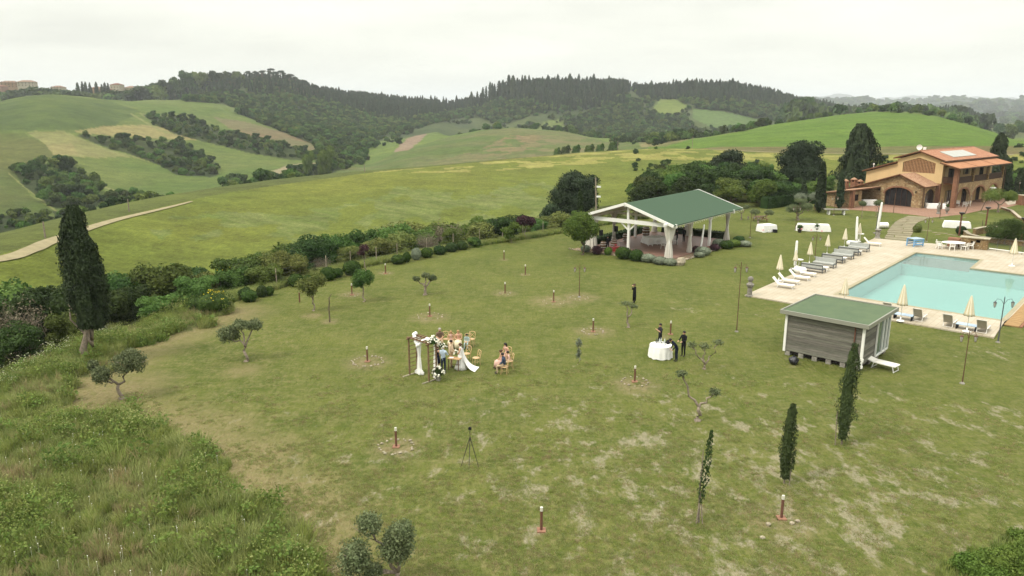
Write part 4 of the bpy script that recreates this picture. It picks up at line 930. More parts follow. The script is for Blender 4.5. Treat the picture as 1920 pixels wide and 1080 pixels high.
# woods behind the pavilion and behind the house
TR = {k: [tree_mesh('b', h_, h_ * .48, 400 + 9 * i + j, k, .24, 190, n=12) for j, h_ in enumerate((6.5, 7.5))] for i, k in enumerate(('broad', 'deep', 'bright'))}
TRM = {k: [(a.mesh('crown', [LEAF[k]]), b.mesh('trunk', [M['bark']])) for a, b in v_] for k, v_ in TR.items()}
TOPW = ([1150, 1180, 1200, 1240, 1300, 1360, 1430, 1470, 1640, 1700, 1860, 1900, 1930, 2000], [388, 355, 325, 308, 303, 301, 304, 328, 330, 305, 318, 318, 305, 300])
rs = np.random.RandomState(91); cnt = 0
WL = {'broad': 'mid green broadleaf tree in the wood behind the pavilion and the house', 'deep': 'dark green broadleaf tree in the wood behind the pavilion and the house', 'bright': 'fresh light green tree in the wood behind the pavilion and the house'}
for it in range(3600):
    u_ = rs.uniform(1165, 1985); r_ = rs.uniform(128, 235); P = at_r(u_, r_, 360); pu, pv = [float(q) for q in proj(P)]
    lim = float(np.interp(pu, [1165, 1240, 1300, 1420, 1560, 1600, 1700, 1900, 2000], [412, 398, 393, 390, 376, 358, 345, 366, 372]))
    if pv > lim: continue
    if pu > 1560 and pu < 1880 and pv > 338: continue
    if any((P.x - q[0]) ** 2 + (P.y - q[1]) ** 2 < 10.5 for q in TRM.setdefault('_p', [])): continue
    hm = top_h(P, float(np.interp(pu, *TOPW)) + rs.uniform(0, 14)); hh = min(rs.uniform(4.5, 8.0) * (.62 if pv > lim - 14 else 1), hm)
    if hh < 2.2: continue
    TRM['_p'].append((P.x, P.y)); q = rs.uniform(); kd = 'broad' if q < .42 else 'deep' if q < .86 else 'bright'
    c_, t_ = TRM[kd][rs.randint(2)]; w_ = hh / 7 * rs.uniform(1.0, 1.45)
    t = put_tree('broadleaf_tree', P, [('crown', c_), ('trunk', t_)], '', 'tree', None, rs.uniform(0, 6)); lb_ = ('front row ' if pv > lim - 14 else 'back row ') + WL[kd].replace('in the wood behind the pavilion and the house', zone(pu, WZ)); tag(t, lb_, 'tree', 'wood: ' + lb_); t.scale = (w_, w_, hh / 7); cnt += 1
    if cnt > 290: break

def conifer(u, r, vt, wpx, label, seed, n=3600, size=.3, power=.6, vref=350, leaf='pine', lump=.35, cat='tree', name='conifer_tree', group=None, tip=.1, base=.04):
    P = at_r(u, r, vref); h = top_h(P, vt); k = pxm(P); lb = column_mesh(h, wpx * k / 2, n, size, seed, power=power, lump=lump, tip=tip, base=base)
    tb = MB(); tb.tube([(0, 0, -.5), (0, 0, h * .6)], [.02 * h, .008 * h], 7)
    return put_tree(name, P, [('crown', lb.mesh('crown', [LEAF[leaf]])), ('trunk', tb.mesh('trunk', [M['bark']]))], label, cat, group)
def big_round(u, r, v0_, v1_, wpx, label, seed, vref=350, leaf='pine', n=15, per=170, size=.24, name='cedar_tree'):
    P = at_r(u, r, vref); h = top_h(P, v0_); k = pxm(P); rs = np.random.RandomState(seed); w = wpx * k / 2
    L_ = [((0, 0, h * .45), (w * .8, w * .8, h * .45))]
    for j in range(n):
        z = rs.uniform(.12, .86); a = rs.uniform(0, 2 * PI); q = w * (1 - .55 * z ** 2.2) * rs.uniform(.45, .78); s = w * rs.uniform(.34, .50); L_.append(((q * math.cos(a), q * math.sin(a), h * z), (s, s, s * .8)))
    L_.append(((0, 0, h * .88), (w * .28, w * .28, h * .12)))
    lb = crown(L_, per, size, rs, .8, jit=1.0); tb = MB(); limb(tb, (0, 0, -.5), (0, 0, h * .6), .03 * h, .012 * h, rs, sides=7)
    return put_tree(name, P, [('crown', lb.mesh('crown', [LEAF[leaf]])), ('trunk', tb.mesh('trunk', [M['bark']]))], label, 'tree')
conifer(1602, 172, 233, 62, 'tall very dark cedar rising left of the ochre house', 501, n=12000, size=.26, power=.62, tip=.2, lump=.62, name='cedar_tree', base=.1)
big_round(1498, 165, 262, 0, 84, 'broad dark cedar behind the pavilion, left of the tallest cedar', 502, n=20)
big_round(1362, 182, 283, 0, 70, 'wide dark pine top in the wood right above the pavilion roof', 503, n=14)
big_round(1082, 118, 324, 0, 100, 'broad dark holm oak behind the pavilion left gable, in front of the yellow-green field', 504, n=24, vref=390, per=260, size=.18, name='holm_oak')
big_round(1035, 112, 382, 0, 50, 'low dark lobe of holm oak left of the broad one', 505, n=8, vref=400, per=260, size=.18, name='holm_oak')
conifer(1867, 200, 250, 27, 'dark cypress standing right behind the house roof', 511, power=.55, vref=330, cat='cypress', name='cypress_tree')
conifer(1886, 165, 300, 16, 'slim cypress right of the house, tallest of three', 512, power=.45, cat='cypress', name='cypress_tree', n=1500)
conifer(1912, 170, 318, 13, 'slim cypress at the right photo edge beyond the street lamp', 513, power=.45, cat='cypress', name='cypress_tree', n=1300)
conifer(1537, 128, 305, 15, 'slim column cypress left of the stone wing', 514, power=.4, cat='cypress', name='cypress_tree', n=1700, vref=380, leaf='cypress')
conifer(1505, 132, 343, 12, 'short slim cypress between the topiary and the column cypress', 515, power=.45, cat='cypress', name='cypress_tree', n=1000, vref=380)
conifer(1574, 135, 320, 11, 'slim cypress behind the brick chimneys', 516, power=.45, cat='cypress', name='cypress_tree', n=1000, vref=380)
conifer(1212, 150, 322, 30, 'dark spreading cypress in the wood just above the pavilion ridge', 517, power=.7, vref=380, n=2200, cat='cypress', name='cypress_tree')
conifer(1237, 148, 338, 10, 'thin cypress right of the dark spreading one above the pavilion ridge', 518, power=.45, vref=380, n=900, cat='cypress', name='cypress_tree')
conifer(1087, 104, 358, 11, 'small pointed cypress in front of the holm oak', 519, power=.7, vref=420, n=900, cat='cypress', name='cypress_tree', leaf='deep')

# skyline individuals
me_c = [column_mesh(15, 1.9, 420, .55, 601, power=.55, lump=.3).mesh('far_cypress', [LEAF['pine']]), column_mesh(15, 1.5, 380, .5, 602, power=.5, lump=.3).mesh('far_cypress', [LEAF['pine']]), column_mesh(15, 2.9, 480, .6, 603, power=.75, lump=.35).mesh('far_cypress', [LEAF['pine']])]
def sky_tree(u, r, vt, me, label, group, cat='tree', name='skyline_cypress', h0=15, wid=1.0):
    P = at_r(u, r, 175); h = max(3.0, top_h(P, vt)); o = bpy.data.objects.new(name, me); link(o); s = h / h0; o.location = (P.x, P.y, P.z - .4); o.scale = (s * wid, s * wid, s); o.rotation_euler = (0, 0, rnd.uniform(0, 6)); return tag(o, label, cat, group)
rs = np.random.RandomState(66); SZ = ((640, 'right beside the left wooded hill'), (700, 'left of the valley saddle'), (780, 'above the brown track field'), (860, 'at the lowest dip'), (930, 'rising to the middle hill'), (1000, 'on the left shoulder of the middle hill'), (1080, 'on top of the middle hill'), (1185, 'on the right end of the middle hill'), (1260, 'left part of the right hill'), (1340, 'above the light green knoll'), (1410, 'above the pale field'), (9999, 'where the right hill slopes down'))
u_ = 586.0
while u_ < 928:
    sky_tree(u_, rs.uniform(1290, 1340) if u_ < 900 else 1280, float(np.interp(u_, [586, 640, 700, 800, 860, 900, 928], [160, 166, 174, 182, 180, 168, 150])) + rs.uniform(-4, 11), me_c[rs.randint(3)], 'dark cypress spire on the skyline ridge ' + zone(u_, SZ), 'cypress spires ' + zone(u_, SZ), 'cypress', wid=rs.uniform(.7, 1.1)); u_ += rs.uniform(3.5, 9)
u_ = 936.0
while u_ < 1470:
    if not 1178 < u_ < 1190:
        sky_tree(u_, rs.uniform(1200, 1270), float(np.interp(u_, [936, 950, 1000, 1060, 1120, 1176, 1192, 1240, 1300, 1360, 1400, 1440, 1470], [152, 140, 143, 139, 140, 148, 152, 150, 146, 145, 152, 168, 180])) + rs.uniform(-2, 8), me_c[rs.randint(3)], 'dark conifer top on the wooded crest ' + zone(u_, SZ), 'crest conifers ' + zone(u_, SZ), wid=rs.uniform(.9, 1.4))
    u_ += rs.uniform(5, 11)
for i, (u_, vt) in enumerate(((147, 155), (156, 153), (162, 154), (170, 155), (182, 154), (192, 158), (198, 155), (204, 156))):
    sky_tree(u_, 1180, vt, me_c[i % 2], 'cypress in the skyline row between the village and the white villa', 'cypresses beside the village', 'cypress', wid=.8)
for i, (u_, vt, r_) in enumerate(((493, 131, 1240), (511, 127, 1240), (528, 131, 1235), (545, 138, 1235), (470, 134, 1250), (485, 136, 1245), (555, 144, 1230))):
    sky_tree(u_, r_, vt, FP[i % 2], 'umbrella pine with a flat crown on the left wooded hilltop', 'umbrella pines on the left hilltop', 'pine', 'umbrella_pine', wid=1.2)
for i, (u_, vt, r_) in enumerate(((352, 132, 1180), (368, 130, 1190), (385, 133, 1195), (405, 134, 1200), (425, 133, 1200), (448, 130, 1210), (330, 142, 1180), (310, 152, 1170), (298, 158, 1160))):
    sky_tree(u_, r_, vt, FB[i % 4], 'rounded broadleaf crown on the left wooded hilltop', 'broadleaf crowns on the left hilltop', h0=6.5, name='hilltop_tree', wid=.75)
HZ = ((1560, 'left of its top'), (1640, 'at its top'), (1720, 'just right of its top'), (1790, 'in the dense clump'), (9999, 'at the right end of the row'))
for i in range(60):
    u_ = rs.uniform(1480, 1850); vt = float(np.interp(u_, [1480, 1530, 1560, 1640, 1700, 1790, 1820, 1850], [186, 192, 200, 201, 196, 198, 206, 222])) + rs.uniform(-3, 6)
    sky_tree(u_, rs.uniform(900, 1150), vt, FB[rs.randint(4)], 'dark tree behind the round green hill, ' + zone(u_, HZ), 'green hill trees, ' + zone(u_, HZ), h0=6.5, name='hill_tree', wid=rs.uniform(.5, .8))
for i in range(26):
    u_ = rs.uniform(1835, 1990); P = at_r(u_, rs.uniform(760, 1000), 240); o = bpy.data.objects.new('hill_tree', FB[rs.randint(4)]); link(o); o.location = P; s = rs.uniform(1.3, 2.2); o.scale = (s * .8, s * .8, s); o.rotation_euler = (0, 0, rs.uniform(0, 6)); tag(o, 'bluish tree on the plain beyond the right foot of the green hill', 'tree', 'trees beyond the green hill foot')
# single trees and bushes of the middle distance
for (u_, v_, vt, w_, kd, lab) in ((610, 306, 272, 26, 'bright', 'pale green round tree where the brown field meets the stream'), (577, 300, 282, 18, 'bright', 'small pale bush left of the pale round tree by the stream'),
        (1150, 279, 264, 14, 'deep', 'dark bush beside the pole on the crest road'), (1060, 282, 272, 14, 'deep', 'bush at the foot of the middle hill'), (1080, 280, 271, 12, 'deep', 'second bush at the foot of the middle hill'), (1105, 279, 270, 14, 'deep', 'third bush at the foot of the middle hill'), (1125, 278, 269, 12, 'deep', 'fourth bush at the foot of the middle hill'), (1044, 286, 276, 10, 'deep', 'leftmost bush at the foot of the middle hill')):
    r_ = 420 if u_ > 900 else 470
    P = at_r(u_, r_, v_); h = max(2.0, top_h(P, vt)); o = bpy.data.objects.new('round_bush', (FB[0] if kd == 'deep' else BUSH['bright'][0])); link(o); s = h / (6.5 if kd == 'deep' else 4.4); o.location = P; w2 = w_ * pxm(P) / (4 if kd == 'deep' else 3.6); o.scale = (w2, w2, s); tag(o, lab, 'bush')

# hedge at the far edge of the lawn
def hedge(pts, w, h, label, leaf='deep', size=.16, dens=40):
    rs = np.random.RandomState(len(label)); t = empty('hedge', (0, 0, 0), 0, label, 'hedge'); lb = LB(); core = MB()
    for a, b in zip(pts[:-1], pts[1:]):
        a, b = Vector(a), Vector(b); d = b - a; L_ = d.length; d.normalize(); nrm = Vector((-d.y, d.x, 0)); n = int(L_ * (w + 2 * h) * dens)
        s = rs.uniform(0, L_, n); q = rs.uniform(-.5, .5, n); face = rs.uniform(0, 1, n) < w / (w + 2 * h); side = np.sign(rs.normal(0, 1, n)); zz = np.where(face, h, rs.uniform(.03, h, n)) * (1 + .10 * (fbm(s * .8, q, 2, 5) * 2 - 1)); off = np.where(face, q * w, side * w / 2) * (1 + .12 * (fbm(s * .9, zz, 2, 6) * 2 - 1))
        C_ = np.stack([a.x + d.x * s + nrm.x * off, a.y + d.y * s + nrm.y * off, a.z + (b.z - a.z) * s / L_ + zz], -1); D_ = np.where(face[:, None], np.array([[0, 0, 1.0]]), side[:, None] * np.array([list(nrm)]))
        lb.leaves(C_, D_, size, rs=rs, jit=.7); lb.bar(a + Vector((0, 0, h * .46)), b + Vector((0, 0, h * .46)), w * .86, h * .9)
    lb.build('foliage', [LEAF[leaf]], t); return t
hedge([G(1432, 391), G(1500, 383), G(1560, 379)], 1.6, 1.9, 'long dark clipped hedge closing the far lawn below the wood', dens=26)

# meadow grass, weeds and seed heads
def grass_clump(seed, n=78, h=.66, w=.012, spread=.32):
    rs = np.random.RandomState(seed); V = []; Fc = []
    for k in range(n):
        a = rs.uniform(0, 2 * PI); rr = spread * rs.uniform(0, 1) ** .6; x0, y0 = rr * math.cos(a), rr * math.sin(a); l = h * rs.uniform(.55, 1.1); ln = rs.uniform(.1, .55) * l; b = a + rs.normal(0, .7)
        dx, dy = math.cos(b) * ln, math.sin(b) * ln; px, py = -math.sin(b) * w, math.cos(b) * w; o = len(V)
        V += [(x0 - px, y0 - py, -.05), (x0 + px, y0 + py, -.05), (x0 + dx * .35 + px * .8, y0 + dy * .35 + py * .8, l * .6), (x0 + dx * .35 - px * .8, y0 + dy * .35 - py * .8, l * .6), (x0 + dx, y0 + dy, l)]
        Fc += [(o, o + 1, o + 2, o + 3), (o + 3, o + 2, o + 4)]
    return V, Fc
GR = [leafmat('meadow_grass', (.16, .205, .045), (.25, .29, .085), .25, .9, .4), leafmat('meadow_grass_light', (.23, .265, .085), (.34, .36, .145), .2, 1.2, .4), leafmat('meadow_grass_dry', (.23, .19, .09), (.36, .30, .16), .2, 1.2, .25), leafmat('meadow_weed', (.11, .17, .035), (.18, .24, .06), .2, 1, .35)]
def gmesh(seed, m, **k): V, Fc = grass_clump(seed, **k); return MB().add(V, Fc).mesh('grass_clump', [m])
CL = [gmesh(1, GR[0]), gmesh(2, GR[0], h=.6), gmesh(3, GR[1]), gmesh(4, GR[0], h=.85, n=36), gmesh(5, GR[3], h=.42, w=.035, n=44), gmesh(6, GR[2], n=44, h=.75), gmesh(7, GR[1], h=.5)]
rs = np.random.RandomState(15); n = 60000; xx = rs.uniform(-48, 34, n * 2); yy = rs.uniform(17, 90, n * 2)
zz, sg_, _, _ = height(xx, yy, seg=True); uu, vv = proj(np.stack([xx, yy, zz], -1))
inm = inside(MEADOW, uu + (fbm(xx / 1.2, yy / 1.2, 3, 61) - .5) * 84, vv + (fbm(xx / 1.2, yy / 1.2, 3, 62) - .5) * 50) & (uu > -120) & (vv < 1180)
den = fbm(xx / 1.6, yy / 1.6, 3, 63)
k = np.where(inm & (rs.uniform(0, 1, len(xx)) < np.clip(.35 + den, 0, 1)))[0]
sc = (.55 + 1.0 * fbm(xx / 2.3, yy / 2.3, 3, 64)) * rs.uniform(.7, 1.2, len(xx)); sc = np.where(vv < 690, sc * .95, sc)
print('meadow clumps', len(k))
def weed(seed, fl):
    rs = np.random.RandomState(seed); lb = LB(); n = 60; C = rs.normal(0, .22, (n, 3)); C[:, 2] = rs.uniform(.1, .8, n); lb.leaves(C, rs.normal(0, 1, (n, 3)), .09, 0, rs=rs)
    C = rs.normal(0, .26, (22, 3)); C[:, 2] = rs.uniform(.75, 1.05, 22); lb.leaves(C, np.tile([0, 0, 1.0], (22, 1)), .06, 1, rs=rs, asp=1.0); return lb.mesh('weed', [GR[3], fl])
WD = [weed(11, GR[1]), weed(12, GR[1]), weed(13, GR[0])]
dr_ = fbm(xx / 2.8 + 30, yy / 2.8, 3, 68)[k] + rs.normal(0, .05, len(k))
for lo_, hi_, pr_, sd_ in ((-9, .42, [CL[0], CL[4], WD[0], WD[1], CL[1]], 1), (.42, .56, [CL[0], CL[2], WD[2], CL[1], CL[6]], 2), (.56, .70, [CL[2], CL[6], CL[0], CL[4]], 3), (.70, 9, [CL[5], CL[2], CL[6]], 4)):
    j = k[(dr_ >= lo_) & (dr_ < hi_)]; scatter('tall_grass', pr_, np.stack([xx[j], yy[j], zz[j]], -1), sc[j] * (1.1 if sd_ < 3 else .8), rs.uniform(0, 6.28, len(j)), seed=sd_, tilt=rs.normal(0, .30, (len(j), 2)))
# weeds with pale flower heads along the top of the bank, tiny white flowers in the meadow
palefl = mat('cream_umbel', (.42, .43, .28), .8, .1)
bank = inside([(-120, 700), (0, 722), (60, 684), (130, 652), (230, 622), (230, 634), (130, 668), (60, 704), (0, 745), (-120, 775)], uu, vv); kb = np.where(bank)[0][:170]
scatter('bank_weeds', [weed(1, palefl), weed(2, palefl), weed(3, GR[1])], np.stack([xx[kb], yy[kb], zz[kb]], -1), rs.uniform(.6, 1.1, len(kb)), rs.uniform(0, 6.28, len(kb)), seed=4)
kf = np.where(inm & (vv > 800))[0]; kf = kf[rs.permutation(len(kf))[:170]]
fl = MB(); fl.blob((0, 0, .62), (.018, .018, .010), 1, 0); fl.tube([(0, 0, 0), (0, 0, .62)], .003, 3)
scatter('meadow_flowers', [fl.mesh('meadow_flower', [M['flower']])], np.stack([xx[kf], yy[kf], zz[kf]], -1), rs.uniform(.8, 1.2, len(kf)), np.zeros(len(kf)), seed=5)
# long grass along the far side of the bank and between the edge shrubs
n = 9000; aa = rs.uniform(azr(420, 560)[0], azr(1180, 420)[0], n); r0_ = np.interp(aa, ea, er); rr = r0_ + rs.uniform(.3, 7, n); X_, Y_ = np.sin(aa) * rr, np.cos(aa) * rr; Z_ = height(X_, Y_)
scatter('verge_grass', [CL[0], CL[2], CL[4], CL[6]], np.stack([X_, Y_, Z_], -1), rs.uniform(.5, 1.0, n), rs.uniform(0, 6.28, n), seed=6)
# short turf tufts over the near lawn
tuft = []
for i, (m_, hh, w_) in enumerate(((GR[0], .035, .007), (GR[1], .045, .007), (GR[2], .035, .008), (GR[1], .05, .007))):
    V, Fc = grass_clump(50 + i, 26, hh, w_, .11); tuft.append(MB().add(V, Fc).mesh('turf_tuft', [m_]))
n = 90000; r_ = np.sqrt(rs.uniform(21 ** 2, 47 ** 2, n)); a_ = np.radians(rs.uniform(-36, 36, n)); X_, Y_ = np.sin(a_) * r_, np.cos(a_) * r_; U_, V_ = proj(np.stack([X_, Y_, X_ * 0], -1))
k = np.where(~inside(MEADOW, U_, V_) & (U_ > -20) & (U_ < 1940) & (fbm(X_ / 1.1, Y_ / 1.1, 3, 65) + rs.uniform(-.25, .25, n) > .36 + .42 * np.clip((r_ - 22) / 24, 0, 1) ** .8))[0]
scatter('turf', tuft, np.stack([X_[k], Y_[k], height(X_[k], Y_[k])], -1), rs.uniform(.7, 1.5, len(k)), rs.uniform(0, 6.28, len(k)), seed=7)
# lush low shrubbery in the near right corner
P = G(1890, 1075); kk = np.where(inside(CORNER, *proj(np.stack([xx, yy, zz], -1))))[0]
scatter('corner_growth', [CL[4], CL[0], CL[6]], np.stack([xx[kk], yy[kk], zz[kk]], -1), rs.uniform(.5, .9, len(kk)), rs.uniform(0, 6.28, len(kk)), seed=8)
for (u_, v_, w_, h_, lab) in ((1915, 1080, 110, 44, 'lush green bush in the near right corner, partly out of the photo'), (1850, 1090, 90, 34, 'low bright bush left of the corner bush'), (1925, 1022, 46, 24, 'dark tip of shrubbery at the right edge above the corner bush')):
    P = G(u_, v_); k = pxm(P); rs2 = np.random.RandomState(int(u_)); lb = crown([((0, 0, h_ * k * .35), (w_ * k / 2, w_ * k / 2.4, h_ * k / 2))] + [((rs2.uniform(-.4, .4) * w_ * k, rs2.uniform(-.3, .3) * w_ * k, h_ * k * rs2.uniform(.3, .6)), w_ * k * .2) for _ in range(9)], 2600, .06, rs2, .7, jit=1.2)
    o = lb.build('corner_bush', [LEAF['bright']], loc=P, label=lab, category='bush')
# ------------------------------------------------------------------ architecture
def noderamp(t, src, cols, pos):
    r = t.nodes.new('ShaderNodeValToRGB'); r.color_ramp.elements[0].position = pos[0]; r.color_ramp.elements[0].color = (*cols[0], 1); r.color_ramp.elements[1].position = pos[-1]; r.color_ramp.elements[1].color = (*cols[-1], 1)
    for c, p in list(zip(cols, pos))[1:-1]: e = r.color_ramp.elements.new(p); e.color = (*c, 1)
    t.links.new(src, r.inputs[0]); return r.outputs[0]
def rubble(name, cols, mortar, sc=3.2, scale3=(1, 1, 1.7)):
    m = bpy.data.materials.new(name); m.use_nodes = True; t = m.node_tree; L = t.links.new; b = t.nodes['Principled BSDF']; b.inputs['Roughness'].default_value = .92; b.inputs['Specular IOR Level'].default_value = .1
    tc = t.nodes.new('ShaderNodeTexCoord'); mp = t.nodes.new('ShaderNodeMapping'); mp.inputs['Scale'].default_value = scale3; L(tc.outputs['Object'], mp.inputs[0])
    v1 = t.nodes.new('ShaderNodeTexVoronoi'); v1.inputs['Scale'].default_value = sc; v2 = t.nodes.new('ShaderNodeTexVoronoi'); v2.feature = 'DISTANCE_TO_EDGE'; v2.inputs['Scale'].default_value = sc
    L(mp.outputs[0], v1.inputs['Vector']); L(mp.outputs[0], v2.inputs['Vector'])
    sp = t.nodes.new('ShaderNodeSeparateColor'); L(v1.outputs['Color'], sp.inputs[0]); c = noderamp(t, sp.outputs[0], cols, [i / (len(cols) - 1) for i in range(len(cols))])
    mr = t.nodes.new('ShaderNodeMapRange'); L(v2.outputs['Distance'], mr.inputs['Value']); mr.inputs['From Min'].default_value = .02; mr.inputs['From Max'].default_value = .09
    mx = t.nodes.new('ShaderNodeMix'); mx.data_type = 'RGBA'; L(mr.outputs[0], mx.inputs[0]); mx.inputs[6].default_value = (*mortar, 1); L(c, mx.inputs[7])
    n = t.nodes.new('ShaderNodeTexNoise'); n.inputs['Scale'].default_value = .9; n.inputs['Detail'].default_value = 5; L(tc.outputs['Object'], n.inputs['Vector'])
    m2 = t.nodes.new('ShaderNodeMapRange'); L(n.outputs['Fac'], m2.inputs['Value']); m2.inputs['From Min'].default_value = .3; m2.inputs['From Max'].default_value = .7; m2.inputs['To Min'].default_value = .78; m2.inputs['To Max'].default_value = 1.18
    vmm = t.nodes.new('ShaderNodeVectorMath'); vmm.operation = 'SCALE'; L(mx.outputs[2], vmm.inputs[0]); L(m2.outputs[0], vmm.inputs['Scale']); L(vmm.outputs[0], b.inputs['Base Color'])
    bp = t.nodes.new('ShaderNodeBump'); bp.inputs['Strength'].default_value = .7; bp.inputs['Distance'].default_value = .05; L(mr.outputs[0], bp.inputs['Height']); L(bp.outputs[0], b.inputs['Normal']); return m
M['rubble'] = rubble('ochre_rubble_stone', [A(191, 163, 121, 0.72), A(173, 141, 102, 0.72), A(210, 188, 148, 0.72), A(151, 119, 89, 0.72), A(202, 177, 133, 0.72)], A(161, 139, 108, 0.72))
M['rubble2'] = rubble('pale_garden_stone', [A(190, 158, 110), A(172, 140, 98), A(206, 182, 140), A(150, 120, 84)], A(140, 115, 80), 4)
def brickmat(name, c1, c2, mo, sc=1.0):
    m = bpy.data.materials.new(name); m.use_nodes = True; t = m.node_tree; L = t.links.new; b = t.nodes['Principled BSDF']; b.inputs['Roughness'].default_value = .9; b.inputs['Specular IOR Level'].default_value = .1
    tc = t.nodes.new('ShaderNodeTexCoord'); sp = t.nodes.new('ShaderNodeSeparateXYZ'); L(tc.outputs['Object'], sp.inputs[0]); ad = t.nodes.new('ShaderNodeMath'); L(sp.outputs['X'], ad.inputs[0]); L(sp.outputs['Y'], ad.inputs[1])
    cb = t.nodes.new('ShaderNodeCombineXYZ'); L(ad.outputs[0], cb.inputs['X']); L(sp.outputs['Z'], cb.inputs['Y'])
    br = t.nodes.new('ShaderNodeTexBrick'); br.inputs['Scale'].default_value = 4.2 * sc; br.inputs['Color1'].default_value = (*c1, 1); br.inputs['Color2'].default_value = (*c2, 1); br.inputs['Mortar'].default_value = (*mo, 1); br.inputs['Mortar Size'].default_value = .018
    L(cb.outputs[0], br.inputs['Vector']); n = t.nodes.new('ShaderNodeTexNoise'); n.inputs['Scale'].default_value = 1.5; n.inputs['Detail'].default_value = 5; L(tc.outputs['Object'], n.inputs['Vector'])
    m2 = t.nodes.new('ShaderNodeMapRange'); L(n.outputs['Fac'], m2.inputs['Value']); m2.inputs['From Min'].default_value = .3; m2.inputs['From Max'].default_value = .7; m2.inputs['To Min'].default_value = .8; m2.inputs['To Max'].default_value = 1.15
    vmm = t.nodes.new('ShaderNodeVectorMath'); vmm.operation = 'SCALE'; L(br.outputs[0], vmm.inputs[0]); L(m2.outputs[0], vmm.inputs['Scale']); L(vmm.outputs[0], b.inputs['Base Color']); return m
M['brick'] = brickmat('orange_brick', A(169, 122, 95, 0.64), A(152, 106, 84, 0.64), A(164, 135, 110, 0.64))
M['plaster'] = mat('ochre_plaster', A(227, 197, 148, 0.74), .9, .1, var=.06, scale=.7, detail=6)
M['tile'] = mat('terracotta_tile', A(165, 114, 91, 0.66), .85, .15, col2=A(197, 152, 123, 0.66), scale=2.6, bump=.3, bscale=14, detail=7)
M['tileold'] = mat('weathered_roof_tile', A(152, 110, 86, 0.64), .9, .1, col2=A(208, 172, 141, 0.64), scale=3.4, bump=.4, bscale=14, detail=8)
M['tileslab'] = mat('orange_porch_tile', A(182, 130, 97, 0.64), .85, .15, col2=A(199, 148, 113, 0.64), scale=.8, detail=6)
M['eave'] = mat('brown_eave', A(144, 102, 73), .8, .1, var=.15)
M['darkwood'] = mat('dark_brown_wood', (.055, .030, .020), .6, .2, var=.3, scale=5)
M['window'] = mat('dark_window_glass', (.018, .018, .02), .12, .5, var=.4, scale=.8)
M['shutter'] = mat('beige_shutter', A(196, 176, 136), .7, .2)
M['panel'] = mat('solar_glass', A(205, 205, 192), .25, .5, var=.05, scale=1)
M['patio'] = mat('terracotta_paving', A(166, 128, 108, 0.6), .85, .15, col2=A(184, 148, 126, 0.6), scale=.9, bump=.3, bscale=3, detail=8)
M['trav'] = mat('travertine', A(214, 198, 170), .7, .25, col2=A(236, 224, 202), scale=.55, bump=.15, bscale=3, detail=9)
M['coping'] = mat('travertine_coping', A(196, 184, 150), .7, .25, var=.08, scale=1)
M['slab'] = mat('path_slab_stone', A(158, 148, 120), .9, .1, col2=A(184, 174, 144), scale=1.3, rand=.10, bump=.4, bscale=6)
M['poolwall'] = mat('pool_mosaic', (.40, .66, .62), .4, .4, var=.05, scale=6)
M['poolfloor'] = mat('pool_floor', (.38, .62, .57), .4, .4, var=.03, scale=.4)
M['shallow'] = mat('shallow_ledge_stone', (.21, .20, .165), .6, .3, var=.12, scale=1.2)
M['planks'] = mat('wooden_decking', A(196, 158, 108), .8, .15, var=.12, scale=2)
M['greenroof'] = mat('green_shingle', A(92, 112, 92, 0.62), .95, .08, col2=A(90, 116, 94, 0.62), scale=7, bump=.5, bscale=9, detail=6)
M['greenfelt'] = mat('green_roof_felt', A(108, 128, 100), .9, .12, col2=A(122, 140, 106), scale=.8, detail=7)
M['hutboard'] = mat('grey_board', A(126, 124, 114), .85, .12, col2=A(160, 156, 144), scale=5, rand=.30, bump=.4, bscale=14)
M['hutframe'] = mat('hut_aluminium', A(176, 176, 160), .5, .4)
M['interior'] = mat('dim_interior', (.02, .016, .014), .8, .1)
M['clearglass'] = mat('window_pane', (.10, .14, .12), .05, .6)
M['pavfloor'] = mat('pavilion_paving', A(170, 128, 112), .5, .35, col2=A(190, 150, 134), scale=.8, bump=.15, bscale=4, detail=8)
for nm_, sx, sy in (('pavfloor', .7, .7), ('trav', .9, .45), ('patio', .5, .5)):                # laid tiles, joints recessed
    m_ = M[nm_]; t = m_.node_tree; b = t.nodes['Principled BSDF']; tc = t.nodes.new('ShaderNodeTexCoord'); br = t.nodes.new('ShaderNodeTexBrick'); br.inputs['Scale'].default_value = 1
    br.inputs['Brick Width'].default_value = sx; br.inputs['Row Height'].default_value = sy; br.inputs['Mortar Size'].default_value = .012; br.inputs['Color1'].default_value = (1, 1, 1, 1); br.inputs['Color2'].default_value = (.92, .92, .90, 1); br.inputs['Mortar'].default_value = (.62, .58, .52, 1)
    t.links.new(tc.outputs['Object'], br.inputs['Vector']); src = b.inputs['Base Color'].links[0].from_socket; mx_ = t.nodes.new('ShaderNodeMix'); mx_.data_type = 'RGBA'; mx_.blend_type = 'MULTIPLY'; mx_.inputs[0].default_value = 1
    t.links.new(src, mx_.inputs[6]); t.links.new(br.outputs[0], mx_.inputs[7]); t.links.new(mx_.outputs[2], b.inputs['Base Color'])

